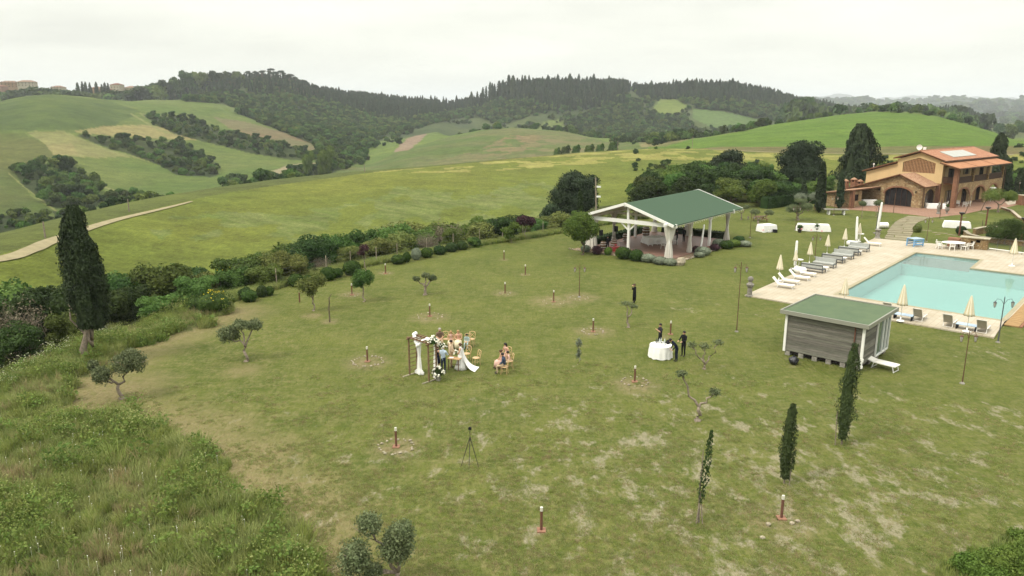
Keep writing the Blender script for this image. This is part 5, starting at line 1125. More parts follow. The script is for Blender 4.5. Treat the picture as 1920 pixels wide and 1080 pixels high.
t = M['hutboard'].node_tree; gp = t.nodes.new('ShaderNodeNewGeometry'); mq = t.nodes.new('ShaderNodeMapping'); mq.inputs['Scale'].default_value = (.22, .22, 2.6); t.links.new(gp.outputs['Position'], mq.inputs[0])
for n_ in t.nodes:
    if n_.type == 'TEX_NOISE': t.links.new(mq.outputs[0], n_.inputs['Vector'])
class Frame:
    """a right-angled local frame: x along `deg`, y to its left"""
    def __init__(s, O, deg): s.O = Vector((O[0], O[1], 0)); s.a = math.radians(deg); s.c, s.s = math.cos(s.a), math.sin(s.a)
    def w(s, x, y, z=0): return Vector((s.O.x + s.c * x - s.s * y, s.O.y + s.s * x + s.c * y, z))
    def l(s, P): d = Vector(P) - s.O; return Vector((d.x * s.c + d.y * s.s, -d.x * s.s + d.y * s.c, P[2]))
    def hit(s, u, v, P0, n):                    # where the sight line meets a local plane
        o = s.l((0, 0, H)); q = s.l(tuple(ray(u, v) + np.array([0, 0, H]))) - o; P0 = Vector(P0); n = Vector(n); t = (P0 - o).dot(n) / q.dot(n); return o + q * t
    def empty(s, name, label, cat, kind=None): e = empty(name, s.O, s.a, label, cat); return tag(e, kind=kind) if kind else e
def arch_pts(x0, x1, z0, zs, rise, n=12):
    c, r = (x0 + x1) / 2, (x1 - x0) / 2; return [(x0, z0)] + [(c - r * math.cos(PI * k / n), zs + rise * math.sin(PI * k / n)) for k in range(n + 1)] + [(x1, z0)]
def wall2d(mb, outer, holes, P0, U, N, th, m=0):
    """flat wall with openings, given thickness; outline in (along, z)"""
    P0, U, N = Vector(P0), Vector(U), Vector(N); Z = Vector((0, 0, 1)); loops = [outer] + holes
    tri = tessellate_polygon([[Vector((a, b, 0)) for a, b in lp] for lp in loops]); flat = [q for lp in loops for q in lp]; n = len(flat)
    V = [P0 + U * a + Z * b for a, b in flat] + [P0 + U * a + Z * b + N * th for a, b in flat]
    mb.add(V, [tuple(t_) for t_ in tri] + [tuple(i + n for i in t_[::-1]) for t_ in tri], m); o = 0; S_ = []
    for lp in loops:
        k = len(lp); S_ += [(o + i, o + (i + 1) % k, n + o + (i + 1) % k, n + o + i) for i in range(k)]; o += k
    return mb.add(V, S_, m)
def roof_slope(parent, name, E0, E1, R0, R1, mt, pitch=.28, th=.12, em='eave', amp=.035, label=None):
    """tiled slope: eave E0-E1, ridge R0-R1; slab, and rows of round tiles as real relief"""
    E0, E1, R0, R1 = map(Vector, (E0, E1, R0, R1)); nrm = (E1 - E0).cross(R0 - E0).normalized(); nrm = nrm if nrm.z > 0 else -nrm; sl = MB(); d = nrm * th
    sl.add([E0, E1, R1, R0, E0 - d, E1 - d, R1 - d, R0 - d], [(0, 1, 2, 3), (7, 6, 5, 4), (0, 4, 5, 1), (1, 5, 6, 2), (2, 6, 7, 3), (3, 7, 4, 0)]); o = sl.build(name, [M[em]], parent)
    if label: o['label'] = label
    if amp:
        n = max(2, int((E1 - E0).length / pitch)); V = []; Fc = []; rows_ = max(2, int((R0 - E0).length / .45)); g = rnd.random()
        for i in range(n * 4 + 1):
            t = i / (n * 4); hgt = amp * (1 + math.sin(2 * PI * i / 4)) 
            for j in range(rows_ + 1):
                q = j / rows_; P = (E0.lerp(E1, t)).lerp(R0.lerp(R1, t), q); V.append(P + nrm * (hgt + .012 + .012 * ((j + i // 4) % 2)))
        for i in range(n * 4):
            for j in range(rows_): a = i * (rows_ + 1) + j; Fc.append((a, a + 1, a + rows_ + 2, a + rows_ + 1))
        tl = MB().add(V, Fc).build('roof_tiles', [M[mt]], o); tl['kind'] = 'stuff'
    return o

# ---- house
HF = Frame(G(1727, 391), 38.0)
house = HF.empty('villa', 'ochre and stone country villa with terracotta roofs, arches and a two-storey porch', 'house')
hB = lambda u, v, b: HF.hit(u, v, (0, -b, 0), (0, 1, 0)); hA = lambda u, v, a: HF.hit(u, v, (a, 0, 0), (1, 0, 0))
def hwall(name, outer, holes, P0, U, N, th, m, label=None):
    o = wall2d(MB(), outer, holes, P0, U, N, th).build(name, [M[m]], house)
    if label: o['label'] = label
    return o
def opening(parent, P0, U, N, poly, inset=.16, bars=(), frame='darkwood', fill='window', fw=.09, name='window', zbars=()):
    """glazed or panelled infill set back in an opening, with its frame"""
    xs = [p[0] for p in poly]; zs = [p[1] for p in poly]; P1 = Vector(P0) + Vector(N) * inset; g = wall2d(MB(), poly, [], P1, U, N, .03).build('pane', [M[fill]]); 
    cx, cz = (min(xs) + max(xs)) / 2, (min(zs) + max(zs)) / 2; inner = [(cx + (a - cx) * (1 - 2 * fw / (max(xs) - min(xs))), cz + (b_ - cz) * (1 - 2 * fw / (max(zs) - min(zs)))) for a, b_ in poly]
    fm = MB(); wall2d(fm, poly, [inner], P1 - Vector(N) * .05, U, N, .045)
    for b_ in bars:
        top = max([zz for xx_, zz in poly if abs(xx_ - b_) < (max(xs) - min(xs)) * .14] or [max(zs)]) - .02
        q = P1 + Vector(U) * b_ - Vector(N) * .03; fm.bar(q + Vector((0, 0, min(zs))), q + Vector((0, 0, top)), .08, .06)
    for b_ in zbars: q = P1 - Vector(N) * .03 + Vector((0, 0, b_)); fm.bar(q + Vector(U) * min(xs), q + Vector(U) * max(xs), .06, .05)
    f = fm.build(name, [M[frame]], parent); g.parent = f; KIDS.setdefault(f.name, []).append(g); return f
LATT = [(.63, 5.35), (.63, 7.05), (3.4, 7.85), (5.95, 7.02), (5.95, 5.35)]
YX = Vector((4.8, 0, 0)); Uy = Vector((0, 1, 0)); Nx = Vector((1, 0, 0)); Ux = Vector((1, 0, 0)); Ny = Vector((0, 1, 0))
hwall('gable_wall', [(-.6, 0), (-.6, 7.36), (3.2, 8.70), (6.95, 7.42), (6.95, 6.72), (12.2, 4.98), (12.2, 0)], [LATT], (4.8, 0, 0), Uy, Nx, .4, 'plaster')
hwall('side_wall', [(5.2, 0), (24.5, 0), (24.5, 7.2), (5.2, 7.2)], [], (0, -.6, 0), Ux, Ny, .35, 'plaster')
hwall('rear_wall', [(-.6, 0), (-.6, 7.3), (3.2, 8.66), (6.95, 7.4), (12.2, 5.0), (12.2, 0)], [], (24.5, 0, 0), Uy, Nx, .35, 'plaster')
hwall('left_wall', [(5.2, 0), (24.5, 0), (24.5, 4.9), (5.2, 4.9)], [], (0, 12.2, 0), Ux, -Ny, .35, 'plaster')
hwall('left_upper_wall', [(5.2, 6.4), (24.5, 6.4), (24.5, 7.4), (5.2, 7.4)], [], (0, 6.95, 0), Ux, -Ny, .3, 'plaster')
lt = MB(); z_ = 5.36; row = 0
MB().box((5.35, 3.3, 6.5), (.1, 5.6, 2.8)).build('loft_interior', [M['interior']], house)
while z_ < 7.8:
    y_ = .70 + (.0)
    while y_ < 5.9:
        top = 7.05 + (y_ - .63) / 2.77 * .8 if y_ < 3.4 else 7.85 - (y_ - 3.4) / 2.55 * .83
        if z_ < top - .08: lt.box((4.92, y_ + (.02 if row % 2 else -.02), z_ + .05), (.13, .145 if row % 2 else .10, .115))
        y_ += .24
    z_ += .125; row += 1
lt.build('brick_lattice', [mat('pale_brick', A(206, 160, 120, .7), .9, .1, var=.15, scale=5)], house)['kind'] = 'stuff'
# roofs
roof_slope(house, 'main_roof', (4.2, -1.15, 7.52), (25.6, -1.15, 7.52), (4.2, 3.2, 8.97), (25.6, 3.2, 8.97), 'tile')
roof_slope(house, 'main_roof', (25.6, 7.5, 7.62), (4.2, 7.5, 7.62), (25.6, 3.2, 8.97), (4.2, 3.2, 8.97), 'tile')
roof_slope(house, 'side_roof', (25.0, 12.75, 5.1), (4.2, 12.75, 5.1), (25.0, 6.93, 7.0), (4.2, 6.93, 7.0), 'tile')
MB().tube([(4.15, 3.2, 9.03), (25.65, 3.2, 9.03)], .11, 8).build('ridge', [M['tile']], house, smooth=True)
for k_, (x0, x1) in enumerate(((3.3, 10.4), (10.52, 17.6), (17.72, 24.9))):
    roof_slope(house, 'porch_roof', (x0, -3.7, 6.5), (x1, -3.7, 6.5), (x0, -.62, 7.28), (x1, -.62, 7.28), 'tileslab', amp=.022)
st = MB()
for x0 in (10.46, 17.66, 3.35): st.bar((x0, -3.68, 6.55), (x0, -.65, 7.33), .1, .06)
st.build('roof_joint', [M['eave']], house)
# solar panels on the main roof: built on the slope where they lie
n_ = Vector((0, -1.45, 4.35)).normalized(); pl = [HF.hit(u_, v_, (4.2, 3.2, 9.06), n_) for u_, v_ in ((1762, 284.6), (1806, 281.6), (1828, 291), (1789, 295.3))]
sx = [p.x for p in pl]; sy = [p.y for p in pl]; xa, xb = min(sx[0], sx[3]), max(sx[1], sx[2]); ya, yb = (sy[2] + sy[3]) / 2, (sy[0] + sy[1]) / 2
zp = lambda y: 8.97 - (3.2 - y) * 1.45 / 4.35 + .16
so = MB()
for k_ in range(4):
    a_, b_ = xa + (xb - xa) * k_ / 4 + .03, xa + (xb - xa) * (k_ + 1) / 4 - .03
    P = MB().add([(a_, ya, zp(ya)), (b_, ya, zp(ya)), (b_, yb, zp(yb)), (a_, yb, zp(yb)), (a_, ya, zp(ya) - .08), (b_, ya, zp(ya) - .08), (b_, yb, zp(yb) - .08), (a_, yb, zp(yb) - .08)], [(0, 1, 2, 3), (7, 6, 5, 4), (0, 4, 5, 1), (1, 5, 6, 2), (2, 6, 7, 3), (3, 7, 4, 0)]).build('solar_panel', [M['panel']], house)
# porch: arcade, piers, upper floor, railing
AR = [(5.75, 10.55), (11.95, 16.75), (18.05, 22.3)]
hwall('arcade', [(5.2, 0), (5.2, 3.9), (23.9, 3.9), (23.9, 0)][::-1], [arch_pts(a, b, .02, 1.5, 1.5) for a, b in AR], (0, -2.95, 0), Ux, Ny, .4, 'rubble')
for a_, b_ in AR:
    ap = arch_pts(a_, b_, 0, 1.5, 1.5, 14)[1:-1]; out = arch_pts(a_ - .28, b_ + .28, 0, 1.5, 1.76, 14)[1:-1]
    wall2d(MB(), out + ap[::-1], [], (0, -2.98, 0), Ux, Ny, .12).build('arch_surround', [M['brick']], house)
MB().box((14.5, -1.75, 3.8), (18.6, 1.95, .2)).build('balcony_floor', [M['eave']], house)
for x_, w_ in ((4.9, .75), (11.25, .42), (17.3, .42), (23.65, .42)):
    z0 = 0 if x_ < 5 else 3.9; MB().box((x_, -2.78, (z0 + 6.38) / 2), (w_, .6 if x_ < 5 else .42, 6.38 - z0)).build('pier', [M['brick' if x_ < 5 else 'rubble2']], house)
MB().box((14.3, -2.8, 6.44), (19.4, .2, .16)).build('porch_beam', [M['darkwood']], house)
for x0, x1 in ((5.3, 11.0), (11.5, 17.05), (17.55, 23.4)):
    rl = MB(); rl.box(((x0 + x1) / 2, -2.8, 4.92), (x1 - x0, .08, .07)); x_ = x0
    while x_ < x1: rl.box((x_ + .07, -2.8, 4.42), (.11, .035, .94)); x_ += .15
    rl.build('balustrade', [M['darkwood']], house)
rl = MB(); rl.box((5.0, -1.6, 4.92), (.07, 1.8, .07)); y_ = -2.45
while y_ < -.7: rl.box((5.0, y_, 4.42), (.035, .11, .94)); y_ += .15
rl.build('balustrade', [M['darkwood']], house)
# openings in the side wall behind the porch, upper and lower
W0 = Vector((0, -.62, 0))
def sidew(x0, x1, z0, z1, shut=0):
    o = opening(house, (0, -.66, 0), Ux, Ny, [(x0, z0), (x0, z1), (x1, z1), (x1, z0)], inset=.02, name='window' if z0 > 4.5 or z0 > .5 else 'door', bars=((x0 + x1) / 2,))
    if shut:
        for s_ in shut: MB().box((x0 - .32 if s_ < 0 else x1 + .32, -.70, (z0 + z1) / 2), (.6, .05, z1 - z0)).build('shutter', [M['shutter']], house)
sidew(6.6, 8.5, 3.95, 6.3, (-1,)); sidew(13.3, 14.5, 4.9, 6.4, (1, -1)); sidew(19.5, 21, 3.95, 6.3)
sidew(7.3, 8.9, .05, 2.5, (-1,)); sidew(13.4, 15.2, .05, 2.5); sidew(19.3, 20.6, .05, 2.4)
opening(house, (5.6, 0, 0), Uy, Nx, [(-2.2, 3.95), (-2.2, 6.3), (-1.2, 6.3), (-1.2, 3.95)], inset=0, name='door')
MB().box((5.75, -1.7, 5.2), (.2, 2.1, 2.6)).build('porch_partition', [M['shutter']], house)
# annex
ANF = arch_pts(1.75, 6.28, .02, 1.95, 1.15, 16)
hwall('annex_wall', [(0, 0), (0, 3.50), (3.9, 5.12), (11.6, 2.5), (13.2, 1.95), (13.2, 0)], [ANF], (0.15, 0, 0), Uy, Nx, .45, 'rubble')
ap = arch_pts(1.75, 6.28, 0, 1.95, 1.15, 16)[1:-1]; out = arch_pts(1.45, 6.58, 0, 1.95, 1.42, 16)[1:-1]
wall2d(MB(), out + ap[::-1], [], (.10, 0, 0), Uy, Nx, .12).build('arch_surround', [M['brick']], house)
opening(house, (0.15, 0, 0), Uy, Nx, ANF, inset=.28, bars=(2.7, 3.6, 4.5, 5.5), fw=.1, name='glazed_door')
SDA = arch_pts(.95, 4.3, .02, 1.9, 1.1, 14)
hwall('annex_side_wall', [(.15, 0), (4.75, 0), (4.75, 3.45), (.15, 3.45)], [SDA], (0, 0, 0), Ux, Ny, .4, 'rubble')
opening(house, (0, 0, 0), Ux, Ny, SDA, inset=.2, bars=(2.6,), name='glazed_door')
MB().box((4.76, -.32, 1.9), (.5, .62, 3.8)).build('pier', [M['brick']], house)
roof_slope(house, 'annex_roof', (-.45, -.45, 3.50), (5.9, -.45, 3.50), (-.45, 3.9, 5.32), (4.8, 3.9, 5.32), 'tileold')
roof_slope(house, 'annex_roof', (4.9, 13.7, 1.94), (-.45, 13.7, 1.94), (4.9, 3.9, 5.32), (-.45, 3.9, 5.32), 'tileold')
# wing with its open bay
hwall('wing_wall', [(7.5, 0), (7.5, 2.78), (11.6, 2.18), (11.6, 0)], [], (-8.7, 0, 0), Uy, Nx, .4, 'rubble')
hwall('wing_wall', [(-8.3, 0), (-8.3, 2.15), (.1, 2.15), (.1, 0)], [], (0, 11.6, 0), Ux, -Ny, .4, 'rubble')
hwall('wing_wall', [(-8.3, 0), (-8.3, 2.6), (-4.9, 2.6), (-4.9, 0)], [[(-7.2, 1.0), (-7.2, 2.1), (-5.9, 2.1), (-5.9, 1.0)]], (0, 7.62, 0), Ux, Ny, .35, 'rubble')
opening(house, (0, 7.62, 0), Ux, Ny, [(-7.2, 1.0), (-7.2, 2.1), (-5.9, 2.1), (-5.9, 1.0)], inset=.1, bars=(-6.55,), name='window')
MB().box((-8.45, 7.35, 1.42), (.7, .55, 2.84)).build('pier', [M['brick']], house)
roof_slope(house, 'wing_roof', (.1, 11.95, 2.2), (-9.2, 11.95, 2.2), (.1, 7.05, 2.98), (-9.2, 7.05, 2.98), 'tileold')
MB().tube([(-9.0, 7.1, 0), (-9.0, 7.1, 2.75)], .06, 8).build('downpipe', [M['rust']], house)
for pts_ in ([(23.95, -3.15, 0), (23.95, -3.15, 6.0), (24.3, -3.55, 6.4)], [(5.35, -3.05, 0), (5.35, -3.05, 6.2)], [(.05, -.1, 0), (.05, -.1, 3.3)]): MB().tube(pts_, .06, 8).build('downpipe', [M['rustiron']], house)
MB().bar((3.4, -3.76, 6.42), (24.8, -3.76, 6.42), .11, .11).build('gutter', [M['rustiron']], house)
MB().bar((4.2, -1.22, 7.44), (25.5, -1.22, 7.44), .1, .1).build('gutter', [M['rustiron']], house)
for y_, z_ in ((7.1, 2.55), (1.05, 2.65)):
    wl = MB(); wl.bar((.15, y_, z_), (-.2, y_, z_ + .1), .04); wl.lathe([(.03, .25), (.13, .18), (.09, -.08), (.03, -.12)], 8, (-.22, y_, z_ - .12)); wl.build('wall_lamp', [M['iron']], house)
# chimneys on the left
for u_, v_, hh_, w_ in ((1584, 355, 1.75, .85), (1600, 352, 1.75, .85), (1612, 350, 1.25, .8)):
    Q = HF.hit(u_, v_, (0, 12.9, 0), (0, 1, 0)); ch = MB(); ch.box((Q.x, 12.9, Q.z / 2 + hh_ / 2 - .35), (w_, w_, Q.z + hh_ - .7)); zt_ = Q.z + hh_ - .7
    for dx_, dy_ in ((-1, -1), (1, -1), (-1, 1), (1, 1)): ch.box((Q.x + dx_ * w_ * .36, 12.9 + dy_ * w_ * .36, zt_ + .17), (w_ * .26, w_ * .26, .36))
    ch.box((Q.x, 12.9, zt_ + .38), (w_ * 1.2, w_ * 1.2, .1)); c_ = ch.build('chimney', [M['brick']], house)
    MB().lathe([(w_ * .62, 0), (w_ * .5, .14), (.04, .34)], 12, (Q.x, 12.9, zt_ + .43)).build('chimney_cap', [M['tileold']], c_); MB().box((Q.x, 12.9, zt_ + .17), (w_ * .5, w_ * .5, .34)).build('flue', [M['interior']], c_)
# satellite dish and vent pipe behind the ridge
Q = HF.hit(1724, 276, (0, 4.2, 0), (0, 1, 0)); ds = MB(); ds.tube([(Q.x, 4.2, 8.5), (Q.x, 4.2, Q.z)], .04, 6)
d_ = (HF.l((0, 0, H)) - Q).normalized(); mrot = d_.to_track_quat('Z', 'Y').to_matrix()
dd = [(mrot @ Vector((math.cos(a) * r_, math.sin(a) * r_, .12 * (r_ / .45) ** 2 - .1))) + Q for r_ in (.02, .25, .45) for a in [2 * PI * k / 14 for k in range(14)]]
ds.add(dd, [(i * 14 + k, i * 14 + (k + 1) % 14, (i + 1) * 14 + (k + 1) % 14, (i + 1) * 14 + k) for i in range(2) for k in range(14)]); ds.build('satellite_dish', [M['white']], house)
Q = HF.hit(1734, 278, (0, 4.6, 0), (0, 1, 0)); MB().box((Q.x, 4.6, Q.z - .6), (.35, .35, 1.6)).build('vent', [M['white']], house)
Q = HF.hit(1638.5, 309, (0, 11.5, 0), (0, 1, 0)); v_ = MB(); v_.tube([(Q.x, 11.5, 5.2), (Q.x, 11.5, Q.z + .1)], .05, 6); v_.lathe([(.1, 0), (.16, .1), (.05, .3)], 8, (Q.x, 11.5, Q.z)); v_.build('vent', [M['white']], house)

# ---- paved terrace round the house
def ground_poly(name, px, m, z0, z1, extra=(), **t): o = MB().prism([tuple(G(*q).xy) for q in px] + [tuple(HF.w(*q).xy) for q in extra], z0, z1).build(name, [M[m]]); return tag(o, **t)
ground_poly('terrace_paving', [(1588, 393), (1640, 396.5), (1675, 399), (1714, 403.3), (1741, 407), (1752, 408), (1806, 402), (1841, 394.5), (1880, 391), (1909, 384), (1975, 378), (2050, 372)], 'patio', -.1, .03, [(30, -12), (30, -2), (-8.6, 11)], kind='structure')
ground_poly('side_path', [(1884, 379), (1925, 371), (1985, 369), (1985, 375), (1925, 378), (1890, 385)], 'trav', -.1, .045, kind='structure')
# ---- footpath of broad stone slabs
fp = empty('footpath', (0, 0, 0)); fp['kind'] = 'structure'
Lp = [(1741, 407.5), (1757, 410)]; left = along([(x_, y_, 0) for x_, y_ in ((1703, 405), (1684, 413), (1672, 423), (1665, 434), (1658, 448))], 8); right = along([(x_, y_, 0) for x_, y_ in ((1750, 408), (1728, 414), (1715, 423), (1711, 436), (1704, 452.5))], 8)
rs = np.random.RandomState(12); ns = 15
for k_ in range(ns):
    t0, t1 = (k_ + .04) / ns * 32, (k_ + .86) / ns * 32
    def pt(Lx, t): i = min(int(t), 31); return Lx[i].lerp(Lx[i + 1], t - i)
    a_, b_, c_, d_ = pt(left, t0), pt(right, t0), pt(right, t1), pt(left, t1)
    cut = rs.uniform(.35, .65) if k_ % 2 else None
    spans = [(0, 1)] if cut is None else [(0, cut - .012), (cut + .012, 1)]
    for s0, s1 in spans:
        P4 = [G(*a_.lerp(b_, s0).xy), G(*a_.lerp(b_, s1).xy), G(*d_.lerp(c_, s1).xy), G(*d_.lerp(c_, s0).xy)]; P4 = [(p.x + rs.normal(0, .05), p.y + rs.normal(0, .05)) for p in P4]
        MB().prism(P4, -.06, .045 + rs.uniform(0, .02)).build('slab', [M['slab']], fp)
for (u_, v_) in ((1733, 432), (1742, 433), (1752, 436), (1763, 437), (1772, 438), (1781, 440), (1790, 441), (1758, 440), (1838, 399), (1846, 400), (1808, 408), (1766, 410)):
    P = G(u_, v_); o = MB().blob((P.x, P.y, .01), (.38, .26, .05), 1, .3, 1.3, u_).build('stepping_stone', [M['slab']], label=None); tag(o, 'flat pale stepping stone set in the lawn between the footpath and the curved stone wall' if v_ > 420 else 'small flat stone in the lawn edge by the terrace', 'stone', 'stepping stones' if v_ > 420 else 'flat stones by the terrace')

# ---- pool, deck
DF = Frame(G(1571, 554), 48.0)                  # local y = -b
deck_out = [(-5.75, 6.0), (33.2, 7.1), (34.0, -2.0), (34.4, -30), (20.4, -30), (20.4, -13.2), (.2, -12.7), (.2, -12.62), (-5.6, -12.9)]
pool = [(0, 0), (26.1, .45), (26.3, -5.85), (20.45, -6.05), (20.45, -12.35), (0.1, -12.35)]
def holed(name, outer, hole, z0, z1, m, parent=None):
    mb = MB(); loops = [outer, hole]; tri = tessellate_polygon([[Vector((a, b, 0)) for a, b in lp] for lp in loops]); flat = [q for lp in loops for q in lp]; n = len(flat)
    V = [(a, b, z0) for a, b in flat] + [(a, b, z1) for a, b in flat]; mb.add(V, [tuple(i + n for i in t_) for t_ in tri]); o = 0
    for lp in loops: k = len(lp); mb.add(V, [(o + i, o + (i + 1) % k, n + o + (i + 1) % k, n + o + i) for i in range(k)]); o += k
    return mb.build(name, [M[m]], parent)
def off(poly, d):                                # push a polygon outwards
    out = []; n = len(poly); ar = sum(poly[i][0] * poly[(i + 1) % n][1] - poly[(i + 1) % n][0] * poly[i][1] for i in range(n)); sg = 1 if ar > 0 else -1
    for i in range(n):
        p, q, r_ = Vector(poly[i - 1]), Vector(poly[i]), Vector(poly[(i + 1) % n]); a, b = (q - p).normalized(), (r_ - q).normalized(); na, nb_ = Vector((a.y, -a.x)) * sg, Vector((b.y, -b.x)) * sg; m_ = (na + nb_); out.append(tuple(q + m_ * (d / max(.3, m_.dot(na)))))
    return out
pd = DF.empty('pool_deck', None, None); pd['kind'] = 'structure'
holed('deck_paving', deck_out, off(pool, .32), -.12, .10, 'trav', pd)
cp = holed('pool_edge', off(pool, .32), pool, -.12, .115, 'coping', pd)
pb = DF.empty('pool_basin', None, None); pb['kind'] = 'structure'
deep = [(0, 0), (20.45, .36), (20.45, -6.05), (20.45, -12.35), (.1, -12.35)]; led = [(20.45, .36), (26.1, .45), (26.3, -5.85), (20.45, -6.05)]
def basin(nm, poly, zb, m):
    n = len(poly); V = [(a, b, .0) for a, b in poly] + [(a, b, zb) for a, b in poly]; tri = tessellate_polygon([[Vector((a, b, 0)) for a, b in poly]]); w_ = MB().add(V, [tuple(n + i for i in t_) for t_ in tri]).build(nm, [M[m]], pb); return w_
basin('pool_floor', deep, -1.5, 'poolfloor'); basin('shallow_ledge', led, -.32, 'shallow')
n = len(pool); MB().add([(a, b, .02) for a, b in pool] + [(a, b, -1.5) for a, b in pool], [(i, (i + 1) % n, n + (i + 1) % n, n + i) for i in range(n)]).build('pool_wall', [M['poolwall']], pb)
MB().add([(20.45, .36, -.32), (20.45, -6.05, -.32), (20.45, -6.05, -1.5), (20.45, .36, -1.5)], [(0, 1, 2, 3)]).build('ledge_face', [M['poolwall']], pb)
wm = bpy.data.materials.new('pool_water'); wm.use_nodes = True; t = wm.node_tree; t.nodes.clear(); tr = t.nodes.new('ShaderNodeBsdfTransparent'); tr.inputs[0].default_value = (.78, .94, .92, 1)
di = t.nodes.new('ShaderNodeBsdfDiffuse'); di.inputs[0].default_value = (.24, .42, .39, 1); gl = t.nodes.new('ShaderNodeBsdfGlossy'); gl.inputs['Roughness'].default_value = .06; fr = t.nodes.new('ShaderNodeFresnel'); fr.inputs['IOR'].default_value = 1.33
m1 = t.nodes.new('ShaderNodeMixShader'); m1.inputs[0].default_value = .22; m2 = t.nodes.new('ShaderNodeMixShader'); ou = t.nodes.new('ShaderNodeOutputMaterial'); nz = t.nodes.new('ShaderNodeTexNoise'); nz.inputs['Scale'].default_value = 1.1; nz.inputs['Detail'].default_value = 3; tc = t.nodes.new('ShaderNodeTexCoord')
bp = t.nodes.new('ShaderNodeBump'); bp.inputs['Strength'].default_value = .16; bp.inputs['Distance'].default_value = .1; L = t.links.new; L(tc.outputs['Object'], nz.inputs['Vector']); L(nz.outputs['Fac'], bp.inputs['Height']); L(bp.outputs[0], gl.inputs['Normal']); L(bp.outputs[0], fr.inputs['Normal'])
L(tr.outputs[0], m1.inputs[1]); L(di.outputs[0], m1.inputs[2]); L(fr.outputs[0], m2.inputs[0]); L(m1.outputs[0], m2.inputs[1]); L(gl.outputs[0], m2.inputs[2]); L(m2.outputs[0], ou.inputs['Surface'])
tri = tessellate_polygon([[Vector((a, b, 0)) for a, b in pool]]); wt = MB().add([(a, b, .03) for a, b in pool], [tuple(t_) for t_ in tri]).build('pool_water', [wm]); wt.location = DF.O; wt.rotation_euler = (0, 0, DF.a); wt['kind'] = 'structure'
# wooden walkway on the pool's right side, with its brick curb
wk = DF.empty('wooden_walkway', None, None); wk['kind'] = 'structure'; x_ = -1.2
while x_ < 20: MB().box((x_ + .28, -13.25, .06), (.56, .98, .09)).build('plank', [M['planks']], wk); x_ += .6
MB().box((9.3, -13.86, .03), (21.0, .16, .2)).build('kerb', [M['brick']], wk)

# ---- pavilion
PF = Frame(G(1253, 487), 51.0); pav = PF.empty('pavilion', 'open white timber pavilion with a green shingle gable roof and tied-back curtains', 'pavilion')
MB().box((7.6, 5.1, .05), (16.0, 11.0, .14)).build('floor', [M['pavfloor']], pav)
post_xy = [(0, 0), (0, 10.0), (.2, 5.15), (5, 0), (10.2, 0), (15.2, 0), (5, 10.0), (10.2, 10.0), (15.2, 10.0), (15.2, 5.15)]
for i, (x_, y_) in enumerate(post_xy): MB().box((x_, y_, 1.95), (.26, .26, 3.7)).build('post', [M['white']], pav)
for x_ in (0, 15.2): MB().box((x_, 5.0, 3.72), (.24, 11.6, .42)).build('tie_beam', [M['white']], pav); MB().box((x_ + .0, 5.15, 4.72), (.24, .24, 1.6)).build('king_post', [M['white']], pav)
for y_ in (0, 10.0): MB().box((7.4, y_, 3.9), (17.4, .2, .26)).build('eave_beam', [M['white']], pav)
for x_ in (5, 10.2): MB().box((x_, 5.0, 3.78), (.16, 10.4, .26)).build('tie_beam', [M['white']], pav)
MB().bar((-.6, 5.3, 5.50), (17.7, 5.3, 5.50), .16, .24).build('ridge_beam', [M['white']], pav)
def brace(p, q): MB().bar(p, q, .12, .14).build('brace', [M['white']], pav)
for s_ in (-1, 1): brace((.2, 5.15, 2.65), (.1, 5.15 + s_ * 1.0, 3.55)); 
for x_ in (5, 10.2): brace((x_, 0, 2.9), (x_ - .85, 0, 3.8)); brace((x_, 0, 2.9), (x_ + .85, 0, 3.8)); brace((x_, 10, 2.9), (x_ + .85, 10, 3.8)); brace((x_, 10, 2.9), (x_ - .85, 10, 3.8))
def pav_slope(E0, E1, R0, R1):
    E0, E1, R0, R1 = map(Vector, (E0, E1, R0, R1)); nrm = (E1 - E0).cross(R0 - E0).normalized(); nrm = nrm if nrm.z > 0 else -nrm; d = nrm * .10
    o = MB().add([E0, E1, R1, R0, E0 - d, E1 - d, R1 - d, R0 - d], [(0, 1, 2, 3), (7, 6, 5, 4), (0, 4, 5, 1), (1, 5, 6, 2), (2, 6, 7, 3), (3, 7, 4, 0)]).build('roof', [M['greenroof']], pav)
    rows_ = 34; sh = MB()
    for j in range(rows_):
        a, b = j / rows_, (j + 1.15) / rows_; P = [E0.lerp(R0, a) + nrm * .028, E1.lerp(R1, a) + nrm * .028, E1.lerp(R1, min(1, b)) + nrm * .006, E0.lerp(R0, min(1, b)) + nrm * .006]; sh.add(P + [P[0] - nrm * .024, P[1] - nrm * .024], [(0, 1, 2, 3), (0, 4, 5, 1)])
    sh.build('shingles', [M['greenroof']], o)['kind'] = 'stuff'
    MB().add([q - d * 1.03 for q in (E0, E1, R1, R0)] + [q - d * 1.5 for q in (E0, E1, R1, R0)], [(0, 1, 2, 3), (7, 6, 5, 4), (0, 4, 5, 1), (1, 5, 6, 2), (2, 6, 7, 3), (3, 7, 4, 0)]).build('ceiling', [M['white']], o)
    for q0, q1 in ((E0, R0), (E1, R1)): MB().bar(q0 - d * .8, q1 - d * .8, .07, .3, up=nrm).build('barge_board', [M['white']], pav)
pav_slope((-.65, -.8, 3.86), (17.75, -.8, 3.86), (-.65, 5.3, 5.80), (17.75, 5.3, 5.80)); pav_slope((17.75, 11.35, 3.86), (-.65, 11.35, 3.86), (17.75, 5.3, 5.80), (-.65, 5.3, 5.80))
